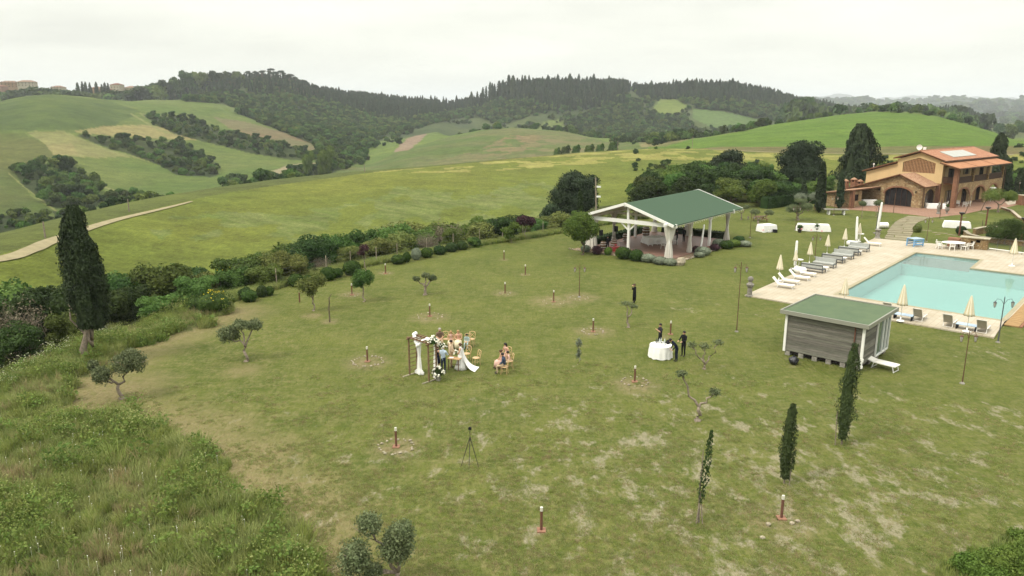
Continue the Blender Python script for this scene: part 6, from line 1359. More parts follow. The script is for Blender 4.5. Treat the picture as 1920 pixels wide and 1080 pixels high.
def curtain(x, y, w0, w1, wb, zt=3.72, zb=.14, tie=.5, rot=0, seed=0, parent=pav, m='sheer', name='curtain'):
    rs = np.random.RandomState(seed); V = []; Fc = []; n = 44; rows_ = 14
    for j in range(rows_ + 1):
        t = j / rows_; z = zt + (zb - zt) * t; k = 1 - abs(t - tie) / (tie if t < tie else 1 - tie); w = (w0 if t < tie else wb) * (1 - k ** 1.6) + w1 * k ** 1.6; dep = .20 * (1 - .6 * k) * w + .05
        for i in range(n):
            a = 2 * PI * i / n; r_ = 1 + .34 * math.sin(a * 9 + seed) ; V.append((x + math.cos(a) * w / 2 * r_ * math.cos(rot) - math.sin(a) * dep * r_ * math.sin(rot), y + math.cos(a) * w / 2 * r_ * math.sin(rot) + math.sin(a) * dep * r_ * math.cos(rot), z))
    for j in range(rows_):
        for i in range(n): a = j * n + i; b = j * n + (i + 1) % n; Fc.append((a, b, b + n, a + n))
    return MB().add(V, Fc).build(name, [M[m]], parent, smooth=True)
curtain(-.02, -.02, 1.0, .42, .75, seed=1, rot=2.3); curtain(0, 10.0, 1.25, .8, 1.2, seed=2, rot=1.8); curtain(5, 0, 1.0, .5, 1.05, seed=3, rot=.5); curtain(15.2, 0, 1.1, .5, 1.25, seed=4, rot=.5); curtain(5, 10, .8, .4, .8, seed=5, rot=.4); curtain(10.2, 10, .7, .35, .7, seed=6, rot=.4) if False else None
curtain(15.2, 5.2, 1.1, .5, 1.1, seed=7, rot=1.5); curtain(15.2, 10, .8, .4, .8, seed=8, rot=1.2)
fl = MB()
for k_ in range(34):
    t_ = k_ / 33; fl.lathe([(.02, .05), (.055, 0), (.02, -.06)], 6, (-.5 + 18.2 * t_, -.86, 3.66 - .1 * math.sin(t_ * PI * 5) ** 2))
fl.build('string_lights', [M['bulb']], pav)['kind'] = 'stuff'
# planting bed round the pavilion
bed = [(-1.6, -1.5), (17.2, -1.6), (17.2, -.2), (-.35, -.35), (-.35, 11.6), (-1.8, 11.6)]
o = MB().prism([tuple(PF.w(*q).xy) for q in bed], -.05, .035).build('planting_bed', [M['dirt']]); o['kind'] = 'structure'
rs = np.random.RandomState(22); pts_ = [(-1.75, 11.8 - k * .34) for k in range(40)] + [(-1.7 + k * .34, -1.62) for k in range(44)]
be = empty('stone_border', PF.O, PF.a, 'row of pale stones edging the planting bed round the pavilion', 'border')
sme = [MB().blob((0, 0, .06), (.15, .11, .1), 1, .4, 1.6, s_).mesh('stone', [M['stone']]) for s_ in range(4)]
for x_, y_ in pts_:
    if rs.uniform() < .12: continue
    o = bpy.data.objects.new('stone', sme[rs.randint(4)]); link(o, be); s_ = rs.uniform(.6, 1.25); o.scale = (s_,) * 3; o.location = (x_ + rs.normal(0, .07), y_ + rs.normal(0, .07), .02); o.rotation_euler = (0, 0, rs.uniform(0, 6))
def pshrub(x, y, d, h, leaf, label):
    P = PF.w(x, y); me = CLIP[leaf][rnd.randrange(len(CLIP[leaf]))]; o = bpy.data.objects.new('shrub', me); link(o); o.location = (P.x, P.y, .0); o.scale = (d, d, h / .88); o.rotation_euler = (0, 0, rnd.uniform(0, 6)); tag(o, label, 'shrub', 'planting round the pavilion')
def ppx(u, v): q = PF.l(G(u, v)); return q.x, q.y
for (u_, v_, d_, h_, lf, lab) in ((1168, 485, 1.75, 1.35, 'box', 'left one of two glossy green clipped shrubs in front of the pavilion'), (1193, 489, 1.6, 1.25, 'box', 'right one of two glossy green clipped shrubs in front of the pavilion'),
    (1215, 491, 1.6, .9, 'grey', 'silver-leaved shrub beside the pair of glossy clipped shrubs'), (1237, 495, 1.7, .8, 'grey', 'low silver shrub left of the front corner curtain'), (1256, 497, 1.4, .75, 'grey', 'grey green tuft at the foot of the front corner curtain'), (1119, 477, 1.2, 1.0, 'purple', 'dark purple shrub by the left front curtain'), (1140, 478, .9, .9, 'bright', 'small yellowish shrub between the purple and the glossy shrubs'),
    (1318, 478, 1.7, .95, 'grey', 'large silver mound on the right side of the pavilion'), (1305, 474, 1.1, .8, 'purple', 'small purple shrub left of the large silver mound'), (1311, 482, 1.2, .6, 'grey', 'low silver tuft in front of the large silver mound'), (1340, 470, 1.2, .8, 'purple', 'reddish shrub right of the large silver mound'), (1348, 463, 1.6, 1.0, 'grey', 'blue-grey shrub by the third side curtain'), (1362, 466, 1.7, .95, 'box', 'dark green mound at the foot of the far side curtain'), (1375, 462, 1.7, .85, 'bright', 'bright green mound at the right end of the bed'), (1385, 456, 1.5, .9, 'deep', 'dark shrub at the far right corner of the pavilion'), (1397, 462, 1.5, .7, 'grey', 'grey tuft ending the bed at the right'), (1103, 463, 1.5, 1.1, 'deep', 'dark shrub under the garden tree at the left pavilion corner'), (1098, 472, 1.2, .8, 'grey', 'greyish tuft beside the garden tree trunk')):
    x_, y_ = ppx(u_, v_); pshrub(x_, y_, d_, h_, lf, lab)
for pts_, lab in (([PF.w(16.6, 9.5), PF.w(16.6, .6)], 'low clipped hedge behind the far end of the pavilion'), ([PF.w(2.0, 11.4), PF.w(14.5, 11.4)], 'low clipped hedge along the back side of the pavilion')): hedge(pts_, .9, .85, lab, 'deep', .10, 55)
P = G(1275, 497); o = MB().blob((0, 0, .32), (.55, .42, .45), 2, .35, 1.4, 3).build('boulder', [M['stone']], loc=P); tag(o, 'large ochre boulder at the front corner of the planting bed', 'boulder')

# ---- grey wooden hut
CF = Frame(G(1613, 697), 47.5); hut = CF.empty('wooden_hut', 'grey weatherboarded flat-roofed hut with a green roof and sliding glass door by the pool', 'hut')
MB().box((2.62, 2.5, 1.62), (5.0, 4.86, 2.5)).build('wall_core', [M['darkwood']], hut)
nb_ = 17; hb0, hb1 = .34, 2.88
bmf = MB().box((0, 0, 0), (.035, 4.82, (hb1 - hb0) / nb_ - .012)).mesh('board', [M['hutboard']]); bms = MB().box((0, 0, 0), (2.3, .035, (hb1 - hb0) / nb_ - .012)).mesh('board', [M['hutboard']]); bml = MB().box((0, 0, 0), (5.1, .035, (hb1 - hb0) / nb_ - .012)).mesh('board', [M['hutboard']])
for k_ in range(nb_):
    z_ = hb0 + (k_ + .5) * (hb1 - hb0) / nb_
    for me_, loc_ in ((bmf, (.085 + rnd.uniform(-.006, .006), 2.5, z_)), (bms, (1.28, .045 + rnd.uniform(-.006, .006), z_)), (bml, (2.65, 4.97, z_))):
        o = bpy.data.objects.new('board', me_); link(o, hut); o.location = loc_
for x_, y_ in ((.04, .04), (.04, 4.96)): MB().box((x_, y_, 1.62), (.15, .15, 2.66)).build('corner_post', [M['white']], hut)
rf = MB(); rf.box((2.65, 2.5, 3.0), (5.75, 5.45, .16)); rf.build('roof', [M['greenfelt']], hut)
for c_, d_ in (((-.28, 2.5, 3.02), (.09, 5.63, .26)), ((5.58, 2.5, 3.02), (.09, 5.63, .26)), ((2.65, -.28, 3.02), (5.77, .09, .26)), ((2.65, 5.28, 3.02), (5.77, .09, .26))): MB().box(c_, d_).build('fascia', [M['hutframe']], hut)
MB().box((-.12, 2.5, 2.90), (.22, 5.3, .10)).build('gutter', [M['hutframe']], hut)
MB().tube([(-.12, .55, 2.85), (-.02, .55, 2.7), (-.02, .55, .35)], .045, 8).build('downpipe', [M['rust']], hut)
dr = MB(); X0, X1, Z0, Z1 = 2.55, 5.05, .36, 2.72
for a_, b_ in (((X0, Z0), (X0, Z1)), ((X1, Z0), (X1, Z1)), ((3.8, Z0), (3.8, Z1)), ((X0, Z1), (X1, Z1)), ((X0, Z0), (X1, Z0)), ((4.45, Z0), (4.45, Z1))): dr.bar((a_[0], -.02, a_[1]), (b_[0], -.02, b_[1]), .09, .09)
d_ = dr.build('sliding_door', [M['white']], hut)
for a_, b_ in ((2.6, 3.76), (3.84, 4.41), (4.49, 5.0)): MB().box(((a_ + b_) / 2, .03, 1.54), (b_ - a_, .02, 2.28)).build('pane', [M['clearglass']], d_)
for k_ in range(6): MB().box((.30, .25 + k_ * .9, .15), (.45, .32, .30)).build('footing', [M['greystone']], hut)
for k_ in range(3): MB().box((2.0 + k_ * 1.5, .25, .15), (.45, .32, .30)).build('footing', [M['greystone']], hut)
MB().box((2.6, 2.5, .22), (4.8, 4.7, .15)).build('underframe', [M['interior']], hut)
eb = MB(); eb.box((.0, -.06, .75), (.12, .1, .22)); eb.box((.02, -.04, .3), (.16, .1, .16)); eb.build('junction_box', [M['white']], hut)

# ---- village and villas on the skyline
def far_house(u, v, r, w, d, h, yaw, col, roofc, label, nf=2, hip=True):
    k_ = u < 140; v += 4 * k_; h *= .7 if k_ else 1; w *= .85; P = at_r(u, r, v); z0 = P.z; lv = H - r * azr(u, v)[1]; e = empty('village_house', (P.x, P.y, min(z0, lv) - .3), yaw, label, 'house', 'houses on the skyline')
    base = max(0, lv - min(z0, lv)); hh = h + base; MB().box((0, 0, hh / 2), (w, d, hh)).build('wall', [col], e)
    rf = MB(); o_ = .6; zt_ = hh; rh = min(w, d) * .22; A4 = [(-w / 2 - o_, -d / 2 - o_, zt_), (w / 2 + o_, -d / 2 - o_, zt_), (w / 2 + o_, d / 2 + o_, zt_), (-w / 2 - o_, d / 2 + o_, zt_)]; rl_ = max(0.1, w / 2 - d / 2 if hip else w / 2 + o_)
    rf.add(A4 + [(-rl_, 0, zt_ + rh), (rl_, 0, zt_ + rh)], [(0, 1, 5, 4), (2, 3, 4, 5), (1, 2, 5), (3, 0, 4), (3, 2, 1, 0)]); rf.build('roof', [roofc], e)
    wn_ = max(2, int(w / 4))
    for fl_ in range(nf):
        for k_ in range(wn_): 
            o = MB().box((-w / 2 + (k_ + .5) * w / wn_, -d / 2 - .03, base + 1.7 + fl_ * 3.0), (1.1, .08, 1.4)).build('window', [M['window']], e)
cw = [mat('far_plaster_' + n_, c_, .9, .1) for n_, c_ in (('tan', A(190, 160, 124)), ('pink', A(186, 150, 130)), ('cream', A(214, 204, 176)), ('ochre', A(206, 178, 120)))]; rc = [mat('far_roof', A(150, 112, 92), .9, .1), mat('far_roof_pale', A(170, 142, 120), .9, .1)]
for i, (u_, v_, w_, h_, c_, lab) in enumerate(((0, 166, 22, 8, 1, 'leftmost pinkish house of the hill village'), (20, 160, 26, 10, 0, 'large tan house with a low roof in the upper left of the village'), (12, 172, 20, 6, 3, 'low ochre house below the large tan house'), (52, 158, 26, 9, 2, 'pale house with a wide roof behind the village cypress'),
    (34, 170, 30, 5, 3, 'long yellowish house in the lower row of the village'), (58, 171, 18, 5, 2, 'cream house in the lower row, right of the long yellowish one'), (88, 171, 24, 5, 3, 'long low house at the middle of the village ridge'), (110, 165, 20, 6, 2, 'pale villa among trees right of the village'), (120, 170, 16, 5, 2, 'small pale house at the right end of the village'),
    (183, 172, 16, 5, 0, 'small house half hidden between the skyline cypresses'), (221, 174, 17, 11, 2, 'tall white square villa on the skyline'), (247, 171, 18, 5, 2, 'low pale house right of the tall white villa'), (207, 174, 12, 4, 0, 'small low house left of the tall white villa'))):
    far_house(u_, v_, 1220 if u_ > 140 else 1290 + 20 * (i % 3), w_, 11, h_, (i * 37 % 40 - 20) / 60, cw[c_], rc[i % 2], lab, 3 if h_ > 9 else 2 if h_ > 5 else 1)
# bushes and trees among the village houses
rs = np.random.RandomState(44)
for i in range(120):
    u_ = rs.uniform(-30, 300); vt = float(np.interp(u_, [-30, 0, 60, 90, 130, 150, 200, 262, 275, 300], [170, 172, 166, 160, 166, 171, 172, 168, 158, 154])) + rs.uniform(0, 9)
    r_ = rs.uniform(1130, 1240); sky_tree(u_, r_, vt, FB[rs.randint(4)], 'rounded tree or bush along the skyline village ridge', 'trees along the village ridge', h0=6.5, name='ridge_tree', wid=rs.uniform(.8, 1.3))
# ------------------------------------------------------------------ garden furniture and small things
DZ = .10                                          # deck surface
def rock_ring(u, v, rad, n, label, seed=0, arc=(0, 6.28), sc=1.0):
    P = G(u, v); e = empty('stone_ring', P, 0, label, 'stone ring', 'stone rings round the garden lights'); rs = np.random.RandomState(seed)
    for k in range(n):
        a = arc[0] + (arc[1] - arc[0]) * (k + .5) / n + rs.normal(0, .06); r_ = rad * rs.uniform(.9, 1.1); o = bpy.data.objects.new('stone', sme[rs.randint(4)]); link(o, e); s_ = sc * rs.uniform(.6, 1.15); o.scale = (s_, s_, s_ * rs.uniform(.7, 1)); o.location = (r_ * math.cos(a), r_ * math.sin(a), 0); o.rotation_euler = (0, 0, rs.uniform(0, 6))
def bollard(u, v, label, h=1.02, base=True, lamp=True, scale=1.0):
    P = G(u, v); e = empty('garden_light', P, 0, label, 'bollard light', 'short garden lights on the lawn')
    MB().tube([(0, 0, 0), (0, 0, (h - .16) * scale)], .055, 10).build('post', [M['rust']], e)
    if base: MB().box((0, 0, .02), (.34, .34, .06)).build('base', [M['terracotta']], e)
    if lamp:
        MB().tube([(0, 0, (h - .16) * scale), (0, 0, h * scale)], .062, 10).build('lamp', [M['bulb']], e)
    return e
for i, (u_, v_, lab, ring, n_, b_) in enumerate((
    (562, 567, 'short dark garden post under the young yellowish tree, leftmost of all', 0, 0, 0), (660, 553, 'garden light in the small bare circle left of the round green tree', .62, 10, 1), (723, 513, 'garden light nearest the clipped shrubs', .45, 7, 1),
    (945, 487, 'garden light on the open far lawn near the wire fence', 0, 0, 0), (985, 515, 'small distant garden light right of the sparse pruned olive', .4, 6, 0), (947, 550, 'garden light in a bare patch straight behind the wedding chairs', .5, 8, 0), (1038, 566, 'garden light on the widest bare patch, left of the double lantern', .9, 9, 1),
    (806, 593, 'garden light behind the wedding guests in a bare circle', .95, 12, 1), (1112, 622, 'garden light ringed by stones left of the man with the phone', .8, 14, 1), (689, 678, 'garden light ringed by stones left of the wedding arch', 1.0, 24, 1), (743, 838, 'garden light in the nearest full stone ring, left of the tripod', .86, 20, 1),
    (1015, 995, 'reddish garden light without stones near the bottom of the photo', 0, 0, 1), (1190, 716, 'garden light ringed by stones in front of the round white table', .8, 13, 1), (1465, 972, 'garden light with a few scattered stones near the dark young cypress', 0, 0, 1), (1257, 627, 'garden light right behind the round white table', 0, 0, 1))):
    bollard(u_, v_, lab, base=bool(b_), lamp=i != 0)
    if n_: rock_ring(u_, v_, ring, n_, 'ring of small stones around the ' + lab[:60].replace('garden light', 'light') if False else ('low ring of stones at the foot of the garden light, ' + ['', 'by the round green tree', 'by the clipped shrubs', '', 'far lawn', 'behind the wedding chairs', 'beside the double lantern', 'behind the guests', 'left of the phone man', 'left of the arch', 'nearest the tripod', '', 'before the round table', '', ''][i]), seed=i, sc=.45 if n_ < 11 else .62)
for u_, v_, lab in ((1441, 985, 'pair of pale stones left of the light by the young cypress'), (1485, 983, 'loose pale stones right of the light by the young cypress'), (1496, 979, 'outermost pale stone right of the light by the young cypress'), (1430, 1010, 'single small stone in front of the light by the young cypress')):
    o = bpy.data.objects.new('stone', sme[u_ % 4]); link(o); o.location = G(u_, v_); o.scale = (.8,) * 3; tag(o, lab, 'stone')

def lantern(parent, x, y, z, s=1.0, m='iron', lit=False):
    f = MB(); f.lathe([(.02, .16), (.12, .08), (.125, .05)], 6, (x, y, z)); f.lathe([(.03, -.30), (.05, -.27)], 6, (x, y, z))
    for k in range(6): a = k * PI / 3; f.bar((x + .11 * math.cos(a), y + .11 * math.sin(a), z + .05), (x + .05 * math.cos(a), y + .05 * math.sin(a), z - .27), .014)
    o = f.build('lantern', [M[m]], parent); MB().lathe([(.102, .045), (.045, -.26)], 6, (x, y, z)).build('lamp_glass', [M['glass']], o); MB().blob((x, y, z - .05), (.06, .06, .09), 1, 0).build('bulb', [M['lampon' if lit else 'bulb']], o)
def lamp_post(u, v, vt, label, arm=.42, m='rustiron', lit=False, yaw=0.0, z=0, base=True, r=.032, single=False):
    P = G(u, v, z); h = top_h(P, vt); e = empty('street_lamp', P, yaw, label, 'street lamp', 'lantern posts in the garden')
    MB().tube([(0, 0, 0), (0, 0, .9), (0, 0, h)], [r * 1.5, r, r * .8], 8).build('post', [M[m]], e)
    if base: MB().lathe([(.16, 0), (.12, .06), (.06, .10)], 10).build('base', [M['greystone']], e)
    if single: lantern(e, 0, 0, h + .25, m=m, lit=True); return e
    am = MB()
    for s_ in (-1, 1): am.tube([(0, 0, h - .45), (s_ * arm * .35, 0, h - .12), (s_ * arm * .8, 0, h - .05), (s_ * arm, 0, h - .22)], .014, 6)
    am.lathe([(.02, 0), (.035, .05), (.004, .16)], 6, (0, 0, h - .02)); am.build('arm', [M[m]], e)
    for s_ in (-1, 1): lantern(e, s_ * arm, 0, h - .38, m=m, lit=lit)
    return e
lamp_post(1086, 557, 496, 'double lantern post in bare soil, alone in the middle of the far lawn', lit=True)
rock_ring(1086, 558, .75, 10, 'small stones around the foot of the lone double lantern post', 55, sc=.55)
lamp_post(1381, 622, 494, 'tall thin double lantern post between pavilion and wooden hut', lit=True)
lamp_post(1406, 446, 402, 'double lantern post right of the pavilion bed, before the picnic table', arm=.4)
lamp_post(1528, 482, 440, 'double lantern post behind the row of grey sofas', lit=True)
lamp_post(1486, 386, 363, 'distant double lantern post at the dark hedge', arm=.45, lit=True)
lamp_post(1491, 432, 386, 'double lantern post left of the long buffet table', arm=.45)
lamp_post(1737, 453, 408, 'double lantern post on the grass between the path and the buffet table', lit=True)
lamp_post(1563, 404, 367, 'double lantern post in front of the stone wing', arm=.4)
lamp_post(1804, 719, 621, 'double lantern post in the grass between the pool and the near cypresses', r=.028, lit=True)
lamp_post(1871, 642, 559, 'ornate dark green double lantern at the pool corner', m='darkmetal', arm=.62, r=.04)
lamp_post(1908, 373, 345, 'single white lantern on a pale post right of the house', m='palebark' if False else 'rustiron', single=True)
for u_, v_, vt, lab in ((1641, 447, 388, 'thin dark green bare pole beside the stone pedestal'), (1675, 399, 362, 'rust coloured post in front of the big arch'), (1762, 409, 372, 'dark closed umbrella pole at the terrace edge')):
    P = G(u_, v_); h = top_h(P, vt); mb = MB(); mb.tube([(0, 0, 0), (0, 0, h)], .045, 8); mb.lathe([(.15, 0), (.1, .05)], 10)
    if u_ == 1762: mb.lathe([(.05, h * .45), (.15, h * .5), (.10, h * .8), (.03, h * .97)], 10, wob=lambda a, i: 1 + .2 * math.sin(a * 6))
    o = mb.build('pole', [M['rustiron' if u_ != 1641 else 'darkmetal']], loc=P); tag(o, lab, 'pole')

# parasols, closed
def umb_mesh():
    cn = LB(); cn.lathe([(.30, 0), (.265, .16), (.20, .55), (.12, 1.0), (.05, 1.33), (.02, 1.40)], 32, wob=lambda a, i: 1 + (.20 if i < 5 else 0) * math.cos(a * 8)); me = cn.mesh('canopy', [M['umbrella'], M['umbrella2']], True)
    for p in me.polygons:
        c = p.center; p.material_index = 1 if math.cos(math.atan2(c.y, c.x) * 8) < -.2 else 0
    return me, MB().tube([(0, 0, 0), (0, 0, 2.5)], .024, 8).mesh('pole', [M['white']], True), MB().lathe([(.30, 0), (.30, .05), (.24, .08), (.06, .10), (.05, .32)], 18).mesh('base', [M['white']], True)
UM = umb_mesh()
def parasol(u, v, vt, label, z=DZ, tilt=0.0, cz=None):
    P = G(u, v, z); h = top_h(P, vt); e = empty('parasol', P, rnd.uniform(0, 6), label, 'parasol', 'closed cream parasols round the pool')
    for nm, me in (('canopy', UM[0]), ('pole', UM[1]), ('base', UM[2])):
        o = bpy.data.objects.new(nm, me); link(o, e)
        if nm == 'canopy': k_ = h / 2.55; o.location = (0, 0, h - 1.42 * k_); o.scale = (k_ * 1.02, k_ * 1.02, k_)
        if nm == 'pole': o.scale = (1, 1, (h - .02) / 2.5)
    e.rotation_euler = (tilt, 0, 0); return e
for a_ in ((1460, 527, 477, 'closed parasol beside the white loungers, leftmost at the pool'), (1490, 505, 468, 'closed parasol behind the third and fourth white loungers'), (1517, 496, 453.5, 'closed parasol behind the nearest grey sofas'), (1550, 479, 439.5, 'closed parasol behind the middle grey sofas'), (1582.5, 466, 428, 'closed parasol behind the far grey sofas'), (1609.5, 453, 418, 'closed parasol at the far end of the sofa row'),
    (1581, 577, 520.5, 'closed parasol just behind the hut roof at the pool corner'), (1688, 602, 533, 'closed parasol leaning slightly, on the near pool edge behind the hut'), (1812.5, 622, 553.5, 'closed parasol on the near pool edge between two folding loungers'), (1897, 499, 446.5, 'closed parasol on the far deck at the right')): parasol(*a_)
# furled giant umbrellas: thick white poles
def giant(u0, v0, u1, v1, w, label, r_=None, z=0):
    P = G(u0, v0, z); d = (P - Vector((0, 0, H))).length; q = ray(u1, v1); k = d / np.linalg.norm(q) * np.linalg.norm(ray(u0, v0)) / np.linalg.norm(ray(u0, v0)); n_ = np.array([math.sin(math.atan2(P.x, P.y)), math.cos(math.atan2(P.x, P.y)), 0]); s = (P.x * n_[0] + P.y * n_[1]) / (q @ n_); T = Vector((q * s + np.array([0, 0, H])).tolist())
    e = empty('giant_umbrella', P, 0, label, 'umbrella', 'furled giant umbrellas'); L_ = T - P; mb = MB(); mb.tube([L_ * .02, L_ * .12, L_ * .14, L_ * .5, L_ * .97, L_], [.05, .05, w * .5, w * .55, w * .42, .04], 10); mb.build('furled_canopy', [M['cloth']], e)
    MB().box((0, 0, .06), (.7, .7, .12)).build('base', [M['greystone']], e); return e
giant(1490, 505, 1494.5, 451, .26, 'furled giant umbrella, a thick pale pole behind the white loungers'); giant(1605.5, 456, 1607.5, 406, .28, 'furled giant umbrella standing at the far end of the sofas')
giant(1644, 438, 1654, 379, .30, 'furled giant umbrella tilted to the right beside the footpath'); giant(1313, 472, 1320.5, 421, .2, 'furled giant umbrella leaning at the right side of the pavilion')
P = G(1655, 428); o = MB().tube([(-.75, 0, .42), (-.6, 0, .42), (.6, 0, .42), (.75, 0, .42)], [.2, .4, .4, .2], 14).build('white_barrel', [M['plastic']], loc=P); tag(o, 'white plastic barrel lying by the tilted giant umbrella', 'barrel')
P = G(1645, 448); o = MB().lathe([(.42, 0), (.36, .12), (.26, .3), (.24, 1.0), (.38, 1.12), (.40, 1.22), (.2, 1.3)], 12).build('stone_pedestal', [M['greystone']], loc=P); tag(o, 'grey stone pedestal at the corner of the deck and the footpath', 'pedestal')
P = G(1405, 556); o = MB().lathe([(.30, 0), (.30, .12), (.22, .18), (.20, .8), (.28, .9), (.34, 1.1), (.18, 1.25), (.14, 1.35), (.24, 1.5), (.24, 1.68), (.12, 1.8)], 14).build('stone_ornament', [M['greystone']], loc=P); tag(o, 'grey stone post with a ball finial at the near left corner of the deck', 'ornament')

# sofas
def sofa_proto():
    fr = MB(); W_ = 2.15
    for x_ in (-W_ / 2, W_ / 2):
        for y_ in (-.38, .42): fr.box((x_, y_, .17), (.07, .07, .34))
        fr.box((x_, 0, .34), (.07, .86, .06))
        fr.box((x_, -.40, .56), (.07, .06, .46))
    fr.box((0, .42, .34), (W_, .06, .06)); fr.box((0, -.40, .34), (W_, .06, .06)); fr.box((0, -.41, .78), (W_ + .07, .06, .07)); fr.box((0, -.41, .40), (W_, .05, .05))
    st_ = MB().box((0, .03, .43), (W_ - .1, .80, .14)).mesh('seat_cushion', [M['cushion']]); bk = MB().box((0, -.32, .68), (W_ - .1, .14, .40)).mesh('back_cushion', [M['cushion']])
    return [('frame', fr.mesh('frame', [M['darkmetal']])), ('seat_cushion', st_), ('back_cushion', bk)]
SP = sofa_proto(); dn = DF.a
def inst(name, proto, P, rz, label, cat, group=None, scale=1):
    e = empty(name, P, rz, label, cat, group); e.scale = (scale,) * 3 if not hasattr(scale, '__len__') else scale
    for nm, me in proto:
        o = bpy.data.objects.new(nm, me); link(o, e)
    return e
# a sofa's long side lies across the deck; yaw 0 means facing +x of the deck
for u_, v_, fl_, lab in ((1524, 509, 0, 'nearest grey sofa, its slatted back to the camera'), (1545, 500, 1, 'second grey sofa, cushions towards the camera'), (1562, 491, 0, 'third grey sofa, back to the camera'), (1579, 484, 1, 'fourth grey sofa, cushions towards the camera'), (1592, 477, 0, 'fifth grey sofa, back to the camera, mostly hidden'), (1609, 470, 1, 'farthest grey sofa at the end of the row')):
    inst('sofa', SP, G(u_, v_, DZ), dn - PI / 2 + (PI if fl_ else 0), lab, 'sofa', 'grey outdoor sofas along the left deck')
def side_table():
    mb = MB(); mb.box((0, 0, .40), (.6, .6, .04)); l_ = MB()
    for x_ in (-.26, .26):
        for y_ in (-.26, .26): l_.box((x_, y_, .19), (.05, .05, .38))
    return [('table_top', mb.mesh('table_top', [M['white']])), ('legs', l_.mesh('legs', [M['white']]))]
ST = side_table()
for u_, v_, lab in ((1547, 508, 'little white table between the first and second grey sofas'), (1581, 490, 'little white table between the third and fourth grey sofas'), (1609.5, 477, 'little white table between the fifth and farthest grey sofas')): inst('side_table', ST, G(u_, v_, DZ), dn, lab, 'table', 'little white tables in the sofa row')
# loungers: local +y is the head
def lounger_proto(mt, back=.75, fm='white'):
    fr = MB()
    for x_ in (-.31, .31): fr.bar((x_, -1.0, .32), (x_, .35, .32), .04, .05); fr.bar((x_, .35, .32), (x_, 1.0 - .12, .32 + back * .75), .035); fr.bar((x_, -.85, .32), (x_, -.95, 0), .035); fr.bar((x_, .30, .32), (x_, .42, 0), .035)
    fr.bar((-.31, -1.0, .32), (.31, -1.0, .32), .04); fr.bar((-.31, .88, .32 + back * .75), (.31, .88, .32 + back * .75), .04); fr.bar((-.31, .42, .03), (.31, .42, .03), .03); fr.bar((-.31, -.95, .03), (.31, -.95, .03), .03)
    s1 = MB().box((0, -.33, .34), (.58, 1.3, .02)).mesh('seat', [M[mt]]); c_ = Vector((0, .615, .34 + back * .375)); mb = MB(); mb.bar((0, .34, .34), (0, .88, .345 + back * .75), .58, .02); return [('frame', fr.mesh('frame', [M[fm]])), ('seat', s1), ('backrest', mb.mesh('backrest', [M[mt]]))]
LG = lounger_proto('sling', .75); LG2 = lounger_proto('sling2', 1.0); LGF = lounger_proto('sling', .12)
for u_, v_, lab in ((1467, 539, 'nearest white sun lounger at the left end of the deck'), (1477, 531, 'second white sun lounger from the camera'), (1497, 524, 'third white sun lounger, beige sheen'), (1509, 517, 'fourth white sun lounger next to the nearest grey sofa'), (1634, 460, 'far white lounger beside the end of the sofa row')): inst('sun_lounger', LG, G(u_, v_, DZ), dn + .15, lab, 'sun lounger', 'white sun loungers on the left deck')
for u_, v_, lab in ((1723, 600, 'folding taupe lounger on the near pool edge, right of the blue glass table'), (1779, 611, 'folding taupe lounger in the middle of the near pool edge'), (1842, 622, 'folding taupe lounger nearest the ornate lamp'), (1667, 588, 'folding lounger half hidden behind the hut')): inst('folding_lounger', LG2, G(u_, v_, DZ), dn + PI / 2, lab, 'sun lounger', 'folding loungers on the near pool edge')
inst('sun_lounger', LGF, G(1651, 690), dn + PI * 1.5 + 1.45, 'white sun lounger standing in the grass at the hut door', 'sun lounger', scale=(1.15, 1.0, 1.25))
def gtable():
    tp = MB().box((0, 0, .36), (1.35, .75, .03)).mesh('table_top', [M['blueglass']]); l_ = MB()
    for x_ in (-.62, .62): l_.box((x_, 0, .17), (.06, .78, .34))
    return [('table_top', tp), ('legs', l_.mesh('legs', [M['black']]))]
GT = gtable()
inst('glass_table', GT, G(1694, 598, DZ), dn - PI / 2, 'low pale blue table with dark ends beside the leaning parasol', 'table'); inst('glass_table', GT, G(1812, 617, DZ), dn - PI / 2, 'low pale blue table with dark ends between two folding loungers', 'table')
for u_, v_, lab in ((1500, 511, 'round white pouf behind the fourth lounger'), (1597, 460, 'round white pouf behind the farthest sofa')):
    o = MB().lathe([(.5, 0), (.62, .12), (.62, .42), (.5, .52), (.05, .54)], 20).build('pouf', [M['plastic']], loc=G(u_, v_, DZ), smooth=True); tag(o, lab, 'pouf')
for u_, v_, lab in ((1497, 503, 'small round white table under the second parasol'), (1612, 452, 'small round white table under the far end parasol')):
    e = empty('bistro_table', G(u_, v_, 0), 0, lab, 'table'); MB().lathe([(.42, .9), (.42, .94)], 18).build('table_top', [M['white']], e); MB().tube([(0, 0, 0), (0, 0, .9)], .04, 8).build('leg', [M['white']], e)
